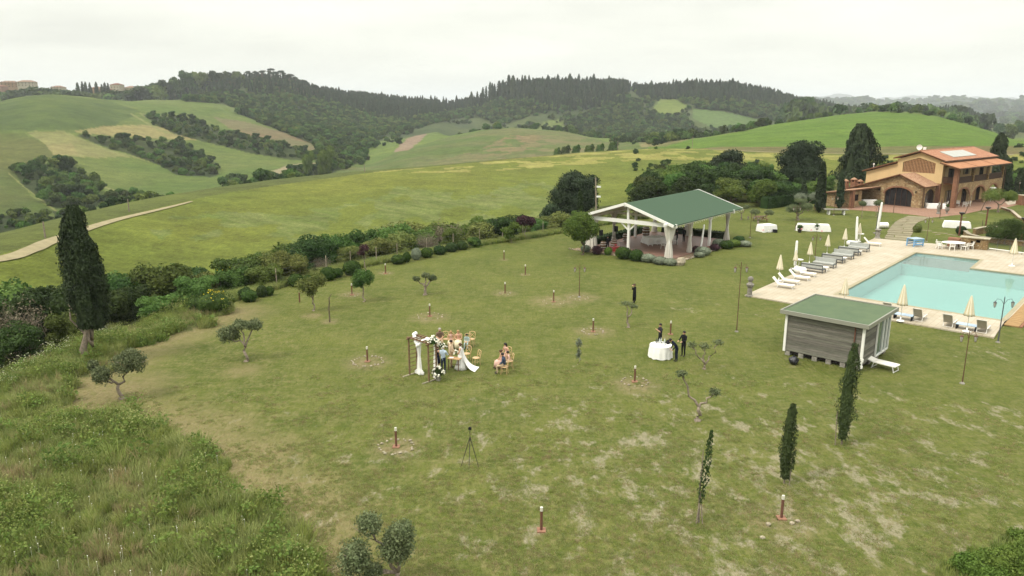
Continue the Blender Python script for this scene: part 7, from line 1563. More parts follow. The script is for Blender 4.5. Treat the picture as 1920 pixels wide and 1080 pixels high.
# white garden chairs and the round table
def plastic_chair():
    s_ = MB().box((0, 0, .43), (.50, .48, .035)).mesh('seat', [M['plastic']]); b_ = MB()
    for k in range(5): b_.bar((-.18 + .09 * k, -.23, .44), (-.19 + .095 * k, -.33, .86), .05, .02)
    b_.bar((-.24, -.33, .86), (.24, -.33, .86), .07, .03); out = [('seat', s_), ('backrest', b_.mesh('backrest', [M['plastic']]))]
    l_ = MB().bar((0, 0, .43), (.03, .03, 0), .05).mesh('leg', [M['plastic']]); ar = MB(); ar.bar((0, -.28, .66), (0, .2, .64), .05, .03); ar.bar((0, .2, .64), (0, .2, .43), .04); am = ar.mesh('armrest', [M['plastic']]); return out, l_, am
PC = plastic_chair()
def chair(P, rz, label, group=None):
    e = empty('garden_chair', P, rz, label, 'chair', group)
    for nm, me in PC[0]: o = bpy.data.objects.new(nm, me); link(o, e)
    for x_, y_ in ((-.22, -.21), (.22, -.21), (-.22, .21), (.22, .21)):
        o = bpy.data.objects.new('leg', PC[1]); link(o, e); o.location = (x_, y_, 0); o.scale = (1 if x_ > 0 else -1, 1 if y_ > 0 else -1, 1)
    for x_ in (-.26, .26): o = bpy.data.objects.new('armrest', PC[2]); link(o, e); o.location = (x_, 0, 0)
    return e
TC = G(1787, 466, DZ); e = empty('round_table', TC, 0, 'white oval garden table with a parasol hole on the far deck', 'table')
MB().lathe([(.95, .70), (.98, .73), (.95, .75)], 24).build('table_top', [M['plastic']], e)
for a_ in range(4): MB().bar((.55 * math.cos(a_ * PI / 2 + .7), .55 * math.sin(a_ * PI / 2 + .7), .7), (.68 * math.cos(a_ * PI / 2 + .7), .68 * math.sin(a_ * PI / 2 + .7), 0), .06).build('leg', [M['plastic']], e)
e.scale = (1.35, 1, 1)
for a_, d_, lab in ((185, 1.75, 'white garden chair at the left end of the round deck table'), (140, 1.55, 'white garden chair behind the round deck table, left'), (240, 1.4, 'white garden chair in front of the round deck table, left'), (300, 1.4, 'white garden chair in front of the round deck table, right'), (45, 1.5, 'white garden chair behind the round deck table, right'), (345, 1.8, 'white garden chair at the right end of the round deck table')):
    P = TC + Vector((math.cos(R(a_)) * d_, math.sin(R(a_)) * d_ * .85, 0)); chair(P, math.atan2(TC.y - P.y, TC.x - P.x) - PI / 2, lab, 'chairs round the deck table')
# blue crate table
P = G(1715, 461, DZ); e = empty('crate_table', P, dn - .5, 'sky blue table built of pallet boards at the top of the deck', 'table')
for k in range(6): MB().box((-.62 + .25 * k, 0, .92), (.22, 1.2, .04)).build('board', [M['blueglass']], e)
for k in range(3): MB().box((0, -.56, .78 - k * .26), (1.5, .04, .15)).build('slat', [M['blue']], e); MB().box((0, .56, .78 - k * .26), (1.5, .04, .15)).build('slat', [M['blue']], e)
for x_ in (-.7, .7):
    for y_ in (-.5, .5): MB().box((x_, y_, .45), (.1, .1, .9)).build('leg', [M['blue']], e)
# stool
P = G(1838, 467, DZ); e = empty('stool', P, .1, 'low white stool in front of the stone barbecue counter', 'stool'); MB().box((0, 0, .48), (1.0, .4, .05)).build('seat', [M['white']], e)
for x_ in (-.45, -.15, .15, .45): MB().box((x_, 0, .23), (.05, .36, .46)).build('leg', [M['white']], e)

# draped tables
def cloth_mesh(w, d, h, seed, rnd_=False, flare=.14):
    rs = np.random.RandomState(seed); n = 64; V = []; Fc = []; rows_ = [(0, h, 0), (.96, h, 0), (1, h - .012, 0), (1, h - .2, .3), (1, h * .5, .7), (1, .03, 1)]
    for s_, z, k in rows_[1:]:
        for i in range(n):
            a = 2 * PI * i / n
            if rnd_: x, y = math.cos(a) * w / 2, math.sin(a) * w / 2
            else:
                c, s2 = math.cos(a), math.sin(a); q = 1 / max(abs(c) , abs(s2)); x, y = c * q * w / 2, s2 * q * d / 2
            f = 1 + k * flare * (.7 + .5 * math.sin(a * (13 if rnd_ else 17) + seed) * .55); V.append((x * s_ * f, y * s_ * f, z + (.02 * math.sin(a * 9 + seed) if k == 1 else 0)))
    for j in range(4):
        for i in range(n): a = j * n + i; b = j * n + (i + 1) % n; Fc.append((a, b, b + n, a + n))
    Fc.append(tuple(range(n))); return MB().add(V, Fc)
def draped(u, v, w, d, h, rz, label, seed=1, rnd_=False, z=0, tname='buffet_table'):
    P = G(u, v, z); t = empty(tname, P, rz, 'table hidden under ' + label.replace('cloth ', 'the cloth ', 1) if False else label.replace('white cloth', 'table under the white cloth'), 'table'); 
    if rnd_: MB().lathe([(w / 2 - .03, h - .05), (w / 2 - .03, h - .015)], 24).build('table_top', [M['wood']], t)
    else: MB().box((0, 0, h - .035), (w - .04, d - .04, .04)).build('table_top', [M['wood']], t)
    for x_, y_ in ((-1, -1), (1, -1), (-1, 1), (1, 1)): MB().box((x_ * w * .33, y_ * d * .33, h / 2 - .03), (.05, .05, h - .06)).build('leg', [M['wood']], t)
    o = cloth_mesh(w, d, h, seed, rnd_).build('tablecloth', [M['cloth']], smooth=False); o.location = P; o.rotation_euler = (0, 0, rz); tag(o, label, 'tablecloth', 'white tablecloths'); return P
draped(1437, 434, 2.0, 1.5, .95, .35, 'white cloth over the square buffet table near the lantern post', 1)
draped(1524, 433, 3.9, 1.1, .95, -.25, 'white cloth over the long buffet table behind the sofas', 2)
draped(1793, 427, 3.0, 1.1, .9, -.35, 'white cloth over the table on the grass near the house', 3)
draped(1630, 385, 2.4, 1.0, .95, -.1, 'white cloth over the table in the open bay of the stone wing', 4)
draped(1755, 391, 2.6, 1.1, .8, -.25, 'white cloth over the dining table at the annex side arch', 5)
draped(1228, 456, 2.6, 1.6, .8, .3, 'white cloth over the laid table inside the pavilion', 6, z=.12)
TB = draped(1238, 669, 1.45, 1.45, .86, 0, 'pleated white cloth over the round table by the dark-clothed men', 7, True, tname='cocktail_table')
rs = np.random.RandomState(8)
def onround(nm, dx, dy, mb, m, label, cat, group=None): o = mb.build(nm, [M[m]], loc=TB + Vector((dx, dy, .865))); tag(o, label, cat, group)
M['darkglass'] = mat('dark_glass', (.02, .03, .02), .15, .6); M['clear'] = mat('clear_glass', (.42, .45, .42), .08, .6)
for k, (dx, dy, c_) in enumerate(((-.25, .35, 'darkglass'), (-.12, .42, 'darkglass'), (-.02, .36, 'clear'), (.10, .45, 'clear'), (.32, .35, 'clear'))):
    onround('bottle', dx, dy, MB().lathe([(.045, 0), (.045, .2), (.015, .26), (.015, .33)], 8), c_, ('dark bottle' if c_ == 'darkglass' else 'clear bottle') + ' standing on the far side of the round white table', 'bottle', ('dark' if c_ == 'darkglass' else 'clear') + ' bottles on the round table')
for k, (dx, dy) in enumerate(((.02, -.15), (.12, -.12), (.22, -.16), (.30, -.08), (.08, -.24), (.2, -.26))):
    onround('glass', dx, dy, MB().lathe([(.035, 0), (.008, .02), (.008, .1), (.04, .14), (.035, .2)], 8), 'darkglass' if k < 4 else 'clear', 'small dark glass in the cluster at the middle of the round white table' if k < 4 else 'small clear glass at the near side of the round white table', 'glass', 'dark glasses on the round table' if k < 4 else 'clear glasses on the round table')
o = MB().blob((0, 0, .14), (.17, .12, .15), 2, .2, 1.2, 3).build('camera_bag', [M['black']], loc=TB + Vector((.5, .12, .86))); tag(o, 'black camera bag on the right side of the round white table', 'bag')
P = G(1487.5, 683); o = MB().blob((0, 0, .26), (.30, .28, .29), 3, .18, 2.2, 5).build('rubbish_bag', [mat('bin_liner', (.012, .012, .018), .3, .5, bump=.8, bscale=12)], loc=P, smooth=True); tag(o, 'black bulging rubbish bag on the grass beside the hut', 'bag')
# crockery and dark urns by the buffet tables
for u_, v_, lab in ((1499, 436, 'dark flower pot with plants left of the long buffet table'), (1531, 434, 'dark plant in a pot in front of the long buffet table'), (1453, 436, 'dark crate beside the square buffet table')):
    P = G(u_, v_)
    if u_ == 1453: o = MB().box((0, 0, .2), (.5, .4, .4)).build('crate', [M['black']], loc=P); tag(o, lab, 'crate'); continue
    e = empty('potted_plant', P, 0, lab, 'plant'); MB().lathe([(.2, 0), (.3, .45), (.27, .45)], 12).build('pot', [M['iron']], e); rs_ = np.random.RandomState(int(u_)); crown([((0, 0, .75), (.42, .42, .35))], 900, .08, rs_, .8).build('foliage', [LEAF['deep']], e)
for k, (u_, v_, z_) in enumerate(((1431, 432, .95), (1442, 433, .95), (1503, 430, .95), (1512, 431, .95), (1521, 432, .95), (1532, 433, .95), (1541, 434, .95))):
    P = G(u_, v_, z_); o = MB().lathe([(.12, 0), (.16, .04), (.05, .07), (.04, .16)], 10).build('dish', [M['bulb' if k % 2 else 'pink']], loc=P); tag(o, ('white' if k % 2 else 'reddish') + ' dish of food set out on the ' + ('square' if k < 2 else 'long') + ' buffet table', 'dish', 'dishes on the buffet tables')
for u_, v_, lab, rz_ in ((1738.5, 390, 'white garden chair left of the dining table at the annex', -1.2), (1757, 384, 'white garden chair behind the dining table at the annex', PI), (1773, 387, 'white garden chair right of the dining table at the annex', 1.4), (1795, 386, 'white garden chair under the first porch arch', 2.6), (1808, 388, 'white garden chair between the first and second porch arches', -.6), (1815, 386, 'white garden chair beside the second porch arch', 1.5), (1863, 374, 'white garden chair near the third porch arch', .3)): chair(G(u_, v_, .03), rz_, lab, 'white chairs on the house terrace')

# picnic tables, ping-pong like table
def picnic(P, rz, label, m='wood'):
    e = empty('picnic_table', P, rz, label, 'picnic table')
    for k in range(4): MB().box((0, -.3 + .2 * k, .74), (1.9, .17, .04)).build('board', [M[m]], e)
    for y_ in (-.78, .78): MB().box((0, y_, .44), (1.9, .26, .04)).build('seat', [M[m]], e)
    for x_ in (-.7, .7):
        f = MB(); f.bar((x_, -.25, .72), (x_, -.75, 0), .05, .1); f.bar((x_, .25, .72), (x_, .75, 0), .05, .1); f.bar((x_, -.85, .40), (x_, .85, .40), .05, .1); f.build('leg_frame', [M[m]], e)
picnic(G(1425, 415), .2, 'reddish brown picnic table behind the square buffet table', 'redwood'); picnic(G(1536, 396), -.2, 'weathered picnic table near the slim column cypress', 'wood')
e = empty('stone_bench_table', G(1567, 402), -.12, 'long pale grey table with white legs left of the stone wing', 'table'); MB().box((0, 0, .78), (3.5, 1.4, .10)).build('table_top', [M['greystone']], e)
for x_ in (-1.1, 1.1): MB().box((x_, 0, .36), (.2, 1.1, .73)).build('leg', [M['white']], e)
# torches with a bowl on top
for u_, v_, vt, lab in ((1798, 442, 398, 'tall black torch post with a bowl top in front of the draped table'), (1847, 431, 388, 'tall dark torch post with a bowl top before the curved wall'), (1914, 452, 408, 'tall dark torch post at the right edge of the photo')):
    P = G(u_, v_); h = top_h(P, vt); e = empty('torch', P, 0, lab, 'torch', 'torch posts on the grass'); MB().tube([(0, 0, 0), (0, 0, h - .3)], .10, 10).build('post', [M['redwood']], e); MB().lathe([(.08, h - .32), (.30, h - .18), (.34, h - .02), (.26, h)], 12).build('bowl', [M['iron']], e)
for p_, q_, lab in (((1839, 396), (1858, 352), 'long bamboo pole leaning outward at the terrace, right one'), ((1809, 401), (1822, 366), 'thin leaning branch pole before the second porch arch'), ((1838, 432), (1843, 412), 'short pale stake leaning beside the dark torch post')):
    P = G(*p_); n_ = np.array([math.sin(math.atan2(P.x, P.y)), math.cos(math.atan2(P.x, P.y)), 0]); q = ray(*q_); s = (P.x * n_[0] + P.y * n_[1]) / (q @ n_); T = Vector((q * s + np.array([0, 0, H])).tolist()); o = MB().tube([Vector((0, 0, 0)), (T - P) * .5 + Vector((.1, 0, 0)), T - P], [.06, .05, .035], 7).build('leaning_pole', [M['bark']], loc=P); tag(o, lab, 'pole')
P = G(1775, 401); e = empty('garden_urn', P, 0, 'dark stone urn on a foot with a plant at the terrace edge', 'urn'); MB().lathe([(.28, 0), (.12, .1), (.1, .3), (.28, .5), (.34, .8), (.26, .9), (.32, 1.0)], 14).build('urn', [M['greystone']], e); crown([((0, 0, 1.25), (.3, .3, .3))], 900, .08, np.random.RandomState(3), .8).build('foliage', [LEAF['deep']], e)
P = G(1759, 401); o = MB().lathe([(.3, 0), (.26, .2), (.16, .3), (.22, .7), (.28, 1.1), (.18, 1.4), (.12, 1.5), (.16, 1.65), (.1, 1.8)], 12, wob=lambda a, i: 1 + .12 * math.sin(2 * a + i)).build('stone_statue', [M['greystone']], loc=P); tag(o, 'weathered grey stone figure on the terrace edge beside the urn', 'statue')
P = G(1857, 378); e = empty('tiered_stand', P, 0, 'white tiered stand with round plates on the terrace before the third arch', 'stand'); MB().tube([(0, 0, 0), (0, 0, 2.5)], .05, 8).build('post', [M['white']], e)
for r_, z_ in ((.55, 1.2), (.45, 1.6), (.35, 2.0), (.6, 2.35)): MB().lathe([(r_, z_), (r_ * .9, z_ + .14), (.1, z_ + .16)], 14).build('plate', [M['white']], e)
# barbecue counter and curved garden wall
a_, b_ = G(1800, 466), G(1850, 471); d_ = (b_ - a_); bc = empty('barbecue_counter', a_, math.atan2(d_.y, d_.x), 'tan stone barbecue counter with two square niches at the back of the deck', 'counter'); L_ = d_.length
wall2d(MB(), [(0, 0), (0, 1.35), (L_, 1.35), (L_, 0)], [[(1.0, .75), (1.0, 1.1), (1.5, 1.1), (1.5, .75)], [(L_ - 1.35, .85), (L_ - 1.35, 1.2), (L_ - .75, 1.2), (L_ - .75, .85)]], (0, 0, 0), (1, 0, 0), (0, 1, 0), .9).build('wall', [M['rubble2']], bc)
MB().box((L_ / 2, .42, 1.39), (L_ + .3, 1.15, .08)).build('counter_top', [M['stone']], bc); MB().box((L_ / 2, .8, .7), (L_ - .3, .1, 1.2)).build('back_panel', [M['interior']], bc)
MB().box((-.75, .7, .55), (1.3, 1.0, 1.1)).build('fire_box', [M['brick']], bc)
def stone_wall(px, h, w, label, m='rubble2'):
    pts_ = [G(*q) for q in px]; mb = MB(); 
    for a_, b_ in zip(pts_[:-1], pts_[1:]): mb.bar(a_ + Vector((0, 0, h / 2)), b_ + Vector((0, 0, h / 2)), w, h)
    o = mb.build('garden_wall', [M[m]]); tag(o, label, 'wall'); cpb = MB()
    for a_, b_ in zip(pts_[:-1], pts_[1:]): cpb.bar(a_ + Vector((0, 0, h + .035)), b_ + Vector((0, 0, h + .035)), w * 1.25, .07)
    cpb.build('coping', [M['stone']], o)
stone_wall([(1826, 441), (1838, 438), (1860, 436), (1885, 438), (1910, 442), (1945, 446)], .8, .4, 'curved tan stone wall around the planting behind the barbecue')
stone_wall([(1808, 440), (1816, 447), (1835, 452), (1868, 456), (1905, 460), (1950, 464)], .55, .4, 'lower curved stone wall nearer the pool, right of the barbecue')
stone_wall([(1878, 392), (1896, 398), (1912, 412), (1935, 420)], .3, .35, 'low stone edging right of the round-headed olive tree')
stone_wall([(1909, 384), (1930, 384)], 1.6, 1.4, 'brick and stone oven block at the right edge of the terrace', 'brick')
for u_, v_, w_, h_, lf, lab in ((1805, 440, 16, 14, 'deep', 'small shrub beside the torch post at the stone wall'), (1722, 436, 14, 14, 'yellow', 'little yellowish conical shrub right of the footpath'), (1905, 450, 40, 30, 'box', 'dense shrub under the leafy tree at the right edge'), (1870, 452, 26, 14, 'deep', 'low planting behind the lower curved wall'), (1850, 372, 16, 12, 'deep', 'shrub behind the tiered stand'), (1910, 376, 26, 14, 'deep', 'shrub at the foot of the single white lantern')): shrub(u_, v_, w_, h_, lf, lab)
# wire fence beside the deck with a white rail
a_, b_ = G(1846, 468, DZ), G(1965, 484, DZ); fe = empty('net_fence', (0, 0, 0), 0, 'low dark net fence with a white rail along the deck at the far right', 'fence'); n_ = 5
for k in range(n_ + 1): q = a_.lerp(b_, k / n_); MB().tube([q, q + Vector((0, 0, 1.25))], .025, 6).build('post', [M['darkmetal']], fe)
nm_ = MB()
for k in range(6): z_ = .1 + k * .22; nm_.bar(a_ + Vector((0, 0, z_)), b_ + Vector((0, 0, z_)), .008)
for k in range(70): q = a_.lerp(b_, k / 70); nm_.bar(q, q + Vector((0, 0, 1.2)), .006)
nm_.build('net', [M['darkmetal']], fe); MB().tube([a_ + Vector((.2, -.5, .25)), b_ + Vector((.2, -.5, .25))], .05, 8).build('rail', [M['white']], fe)
# wire fence along the lawn's far edge
pts_ = []
for u_, v_ in ((520, 545), (565, 529), (612, 516), (658, 506), (706, 497), (745, 489), (800, 478), (850, 468), (900, 460), (942, 454), (980, 448), (1018, 443), (1060, 436)):
    P = G(u_, v_); d = Vector((P.x, P.y, 0)).normalized(); q = P + d * 1.6; q.z = hz(q.x, q.y); pts_.append(q)
fe = empty('wire_fence', (0, 0, 0), 0, 'sagging wire fence with pale posts beyond the clipped shrubs', 'fence')
for q in pts_: MB().tube([q - Vector((0, 0, .2)), q + Vector((rnd.uniform(-.06, .06), 0, 1.75))], .04, 6).build('post', [M['stone']], fe)
wm_ = MB()
for a_, b_ in zip(pts_[:-1], pts_[1:]):
    for z_ in (.3, .7, 1.1, 1.5): wm_.bar(a_ + Vector((0, 0, z_)), b_ + Vector((0, 0, z_)), .009)
wm_.build('wire', [M['darkmetal']], fe)
# camera pole behind the pavilion, utility poles
P = G(1119, 452); h = top_h(P, 333); e = empty('camera_pole', P, 0, 'tall leaning grey pole with two small white cameras behind the pavilion gable', 'pole'); MB().tube([(0, 0, 0), (-.35, 0, h)], [.12, .08], 8).build('pole', [M['stone']], e)
for z_ in (h - 1.1, h - 2.3): MB().box((.05, -.1, z_), (.5, .25, .18)).build('camera', [M['white']], e)
for u_, v_, vt, r_, lab in ((1158, 284, 264, 345, 'utility pole on the crest of the yellow-green field'), (85, 446, 418, 134, 'thin utility pole by the road at the far left'), (243, 404, 396, 170, 'short road marker post beside the track'), (684, 330, 308, 262, 'slender utility pole at the field edge near the stream'), (1298, 276, 256, 360, 'utility pole in front of the round green hill')):
    P = at_r(u_, r_, v_); h = max(2.5, top_h(P, vt)); o = MB().tube([(0, 0, -.3), (0, 0, h)], [.13, .09], 6); o.bar((-.5, 0, h - .4), (.5, 0, h - .4), .07) if h > 4 else None; o = o.build('utility_pole', [M['palebark']], loc=P); tag(o, lab, 'pole')
# tripod with camera
P = G(882, 872); e = empty('camera_tripod', P, 0, 'black camera tripod with splayed legs standing alone on the lawn', 'tripod'); hp = top_h(P, 806)
for a_ in (200, 330, 265 - 360 + 0): 
    q = Vector((.46 * math.cos(R(a_)), .5 * math.sin(R(a_)), 0)); MB().tube([(0, 0, hp - .35), q * .5 + Vector((0, 0, (hp - .35) / 2)), q], [.022, .018, .012], 6).build('leg', [M['iron']], e)
MB().tube([(0, 0, hp - .5), (0, 0, hp)], .016, 6).build('centre_column', [M['iron']], e)
P2 = P + Vector((0, 0, hp)); cm = MB(); cm.box((0, 0, .06), (.15, .08, .11)); cm.tube([(0, .03, .05), (0, .15, .05)], .04, 10); cm.box((0, 0, .13), (.06, .05, .03)); o = cm.build('camera', [M['black']], loc=P2); tag(o, 'small black camera mounted on the lone tripod', 'camera')
# pavilion contents
def barrel(u, v, label, s=1.0):
    e = empty('wine_barrel', G(u, v, .12), 0, label, 'barrel', 'wine barrels in the pavilion'); MB().lathe([(.28, 0), (.35, .25), (.37, .47), (.35, .7), (.28, .94)], 18).build('staves', [M['wood']], e, smooth=True)
    for z_ in (.08, .3, .62, .86): MB().lathe([(.30 + .07 * math.sin(z_ / .94 * PI) + .012, z_ - .03), (.30 + .07 * math.sin(z_ / .94 * PI) + .012, z_ + .03)], 18).build('hoop', [M['white']], e)
    e.scale = (s,) * 3
barrel(1211, 443, 'large dark wine barrel with white hoops in the middle of the pavilion', 1.3); barrel(1173, 452, 'striped barrel behind the middle front post of the pavilion'); barrel(1131, 468, 'striped barrel next to the man in black under the pavilion gable'); barrel(1151, 463, 'striped barrel behind the red drum kit')
def speaker(u, v, vt, label):
    P = G(u, v, .12); h = top_h(P, vt); e = empty('speaker_stand', P, 0, label.replace('black loudspeaker', 'tripod stand under the black loudspeaker'), 'speaker stand'); MB().tube([(0, 0, .3), (0, 0, h - .6)], .02, 6).build('pole', [M['iron']], e)
    for k in range(3): MB().bar((0, 0, .6), (.45 * math.cos(k * 2.1), .45 * math.sin(k * 2.1), 0), .025).build('leg', [M['iron']], e)
    o = MB().box((0, 0, h - .32), (.42, .36, .62)).build('loudspeaker', [M['black']], loc=P); tag(o, label, 'loudspeaker')
speaker(1126, 470, 431, 'black loudspeaker on a stand by the left front curtain'); speaker(1154, 462, 424, 'black loudspeaker behind the man in black')
e = empty('drum_kit', G(1152, 471, .12), 0, 'red drum kit under the pavilion gable', 'drum kit')
redm = mat('red_drum', (.25, .03, .03), .35, .5)
for x_, y_, r_, z_, h_ in ((0, 0, .28, 0, .5), (-.5, .1, .2, .35, .2), (.45, .1, .22, .3, .25), (.2, .35, .16, .6, .15)): MB().lathe([(r_, z_), (r_, z_ + h_)], 14, (x_, y_, 0)).build('drum', [redm], e)
for x_, y_ in ((-.65, .3), (.7, .25)): mb = MB(); mb.tube([(x_, y_, 0), (x_, y_, .95)], .012, 5); mb.lathe([(.22, .94), (.02, .98)], 14, (x_, y_, 0)); mb.build('cymbal', [M['iron']], e)
for k, (u_, v_) in enumerate(((1219, 461), (1236, 459), (1266, 458), (1243, 466))): chair(G(u_, v_, .12), k * 1.5, 'white garden chair at the laid table inside the pavilion', 'chairs inside the pavilion')
# ------------------------------------------------------------------ wedding: arch, chairs, table, people
AF = Frame(G(768.3, 703), math.degrees(math.atan2((G(804.5, 716) - G(768.3, 703)).y, (G(804.5, 716) - G(768.3, 703)).x)))
AW = (G(804.5, 716) - G(768.3, 703)).length; AD = .62; AH = top_h(G(768.3, 703), 636)
arch = AF.empty('wedding_arch', 'brown timber wedding arch with ladder sides and slatted top, draped in white', 'wedding arch')
for x_ in (0, AW):
    for y_ in (0, AD): MB().box((x_, y_, AH / 2), (.075, .075, AH)).build('post', [M['wood']], arch)
    for k in range(8): MB().box((x_, AD / 2, .28 + k * (AH - .4) / 7.3), (.03, AD, .03)).build('rung', [M['wood']], arch)
    MB().box((x_, AD / 2 - .1, .025), (.09, 1.5, .05)).build('foot', [M['stone']], arch)
    MB().box((x_, AD / 2, AH + .04), (.09, AD + .35, .07)).build('side_beam', [M['wood']], arch)
for y_ in (0, AD): MB().box((AW / 2, y_, AH + .11), (AW + .3, .07, .07)).build('beam', [M['wood']], arch)
for k in range(6): MB().box((AW * (k + .5) / 6, AD / 2, AH + .165), (.07, AD + .45, .04)).build('slat', [M['wood']], arch)
def drape(x, y, w, seed, zt=AH + .1, pool=True, bulge=.6):
    rs = np.random.RandomState(seed); n = 20; V = []; Fc = []; rows_ = 16
    for j in range(rows_ + 1):
        t = j / rows_; z = zt * (1 - t) + .03 * t; k = .55 + .35 * abs(math.sin(t * 4.2 + seed)); 
        if pool and t > .9: k *= 1.9
        for i in range(n): a = 2 * PI * i / n; r_ = w * k * (1 + .25 * math.sin(a * 5 + seed)); V.append((x + math.cos(a) * r_, y + math.sin(a) * r_ * .5, z))
    for j in range(rows_):
        for i in range(n): a = j * n + i; b = j * n + (i + 1) % n; Fc.append((a, b, b + n, a + n))
    return MB().add(V, Fc).build('drape', [M['cloth']], arch, smooth=True)
drape(.33, AD * .85, .20, 1, bulge=1); drape(AW - .12, AD + .05, .16, 2); drape(.05, AD + .12, .09, 3, zt=AH - .3, pool=False)
sw = MB(); pts_ = [(0, AD, AH + .24), (.15, AD * .5, AH + .26), (.4, AD * .3, AH + .08), (.8, 0, AH - .22), (AW * .55, 0, AH - .12), (AW * .7, AD * .4, AH + .18), (AW * .9, AD * .6, AH + .26), (AW + .1, AD, AH + .22)]
pp = along(pts_, 5); sw.tube(pp, [.10 + .035 * math.sin(i * 1.7) for i in range(len(pp))], 8); sw.build('swag', [M['cloth']], arch, smooth=True)
def bouquet(P, s, label, name='flower_arrangement', nfl=26, leaf='deep', seed=0, hold=False, mf='flower'):
    rs = np.random.RandomState(seed); e = empty(name, P, 0, label, 'flowers')
    if not hold: MB().lathe([(.12 * s, 0), (.16 * s, .3 * s)], 10).build('vase', [M['greystone']], e)
    z0 = .5 * s if not hold else 0; crown([((0, 0, z0), (.38 * s, .38 * s, .36 * s))], 1200 / s, .05 * s + .02, rs, .75).build('leaves', [LEAF[leaf]], e); f = MB(); C, D = shell((0, 0, z0), (.38 * s,) * 3, nfl, rs, lo=.95, hi=1.15, zmin=-.3)
    for c in C: f.blob(c, .055 * s + .015, 1, .3, 2, int(c[0] * 99))
    f.build('blossoms', [M[mf]], e); return e
bouquet(AF.w(AW + .25, AD - .1), 1.0, 'big white and green flower arrangement on the ground at the right foot of the arch', seed=1)
b_ = bouquet(AF.w(AW + .05, AD * .6, AH + .15), .8, 'white and green flower cluster fixed on the right top corner of the arch', 'flower_cluster', hold=True, seed=2)
bouquet(AF.w(AW + .12, AD + .35, AH - .25), .6, 'trailing white flowers hanging from the right back of the arch', 'flower_garland', hold=True, seed=3)
# cross-back chairs; local +y is the front
def xchair():
    out = {}; out['seat'] = MB().lathe([(.20, .43), (.225, .45), (.22, .475), (.02, .48)], 16).mesh('seat', [M['oak']], True)
    b = MB(); b.tube(along([(-.20, -.17, .46), (-.20, -.22, .7), (-.19, -.25, .87), (0, -.26, .915), (.19, -.25, .87), (.20, -.22, .7), (.20, -.17, .46)], 4), .018, 6); b.tube([(-.19, -.19, .52), (0, -.235, .68), (.17, -.25, .86)], .012, 5); b.tube([(.19, -.19, .52), (0, -.235, .68), (-.17, -.25, .86)], .012, 5); out['backrest'] = b.mesh('backrest', [M['oak']])
    out['leg'] = MB().tube([(0, 0, .45), (.025, .025, 0)], [.018, .015], 6).mesh('leg', [M['oak']]); r_ = MB(); r_.tube([(.14 * math.cos(a), .14 * math.sin(a), .2) for a in [2 * PI * k / 12 for k in range(13)]], .009, 5); out['ring'] = r_.mesh('ring', [M['oak']]); return out
XC = xchair()
def crossback(P, rz, label):
    e = empty('wedding_chair', P, rz, label, 'chair', 'honey-coloured cross-back chairs'); e.scale = (1.05,) * 3
    for nm in ('seat', 'backrest', 'ring'): o = bpy.data.objects.new(nm, XC[nm]); link(o, e)
    for x_, y_ in ((-.16, -.16), (.16, -.16), (-.16, .16), (.16, .16)): o = bpy.data.objects.new('leg', XC['leg']); link(o, e); o.location = (x_, y_, 0); o.scale = (1 if x_ > 0 else -1, 1 if y_ > 0 else -1, 1)
    return e
# folding table
P = G(853, 693); e = empty('ceremony_table', P, -.35, 'small honey wooden table with dark crossed legs between the couple and the officiant', 'table'); e.scale = (1, 1, 1)
MB().box((0, 0, .77), (.84, .52, .035)).build('table_top', [M['tablewood']], e)
for x_ in (-.34, .34):
    for y_ in (-.19, .19): MB().bar((x_, y_, .76), (x_, y_ * 1.15, 0), .045).build('leg', [M['wood']], e)
MB().bar((-.34, 0, .35), (.34, 0, .35), .035).build('stretcher', [M['wood']], e)
o = MB().box((0, 0, 0), (.26, .2, .012)).build('paper', [M['white']], loc=P + Vector((-.2, .02, .80))); tag(o, 'sheet of white paper on the ceremony table', 'paper')

SKIN = mat('skin', (.50, .29, .19), .6, .3); SKIN2 = mat('skin_tanned', (.36, .19, .12), .6, .3)
HAIR = {k: mat('hair_' + k, c, .6, .3) for k, c in (('dark', (.015, .010, .008)), ('brown', (.07, .035, .018)), ('blond', (.32, .20, .09)), ('grey', (.30, .28, .25)))}
FAB = {k: mat('fabric_' + k, c, .9, .1, var=.08, scale=9) for k, c in (('navy', (.012, .014, .035)), ('paleblue', (.42, .50, .60)), ('navytrouser', (.015, .020, .045)), ('beige', (.50, .38, .26)), ('brownshirt', (.17, .115, .085)), ('khaki', (.42, .32, .21)), ('pinkish', (.58, .33, .25)), ('cream', (.66, .58, .42)),
      ('ltblue', (.36, .46, .46)), ('white', (.74, .73, .70)), ('blush', (.58, .38, .32)), ('slate', (.045, .06, .095)), ('black', (.010, .010, .012)), ('charcoal', (.028, .024, .032)), ('darkblue', (.012, .016, .030)))}
BROWNSHOE = mat('dark_shoe', (.02, .014, .01), .4, .4)
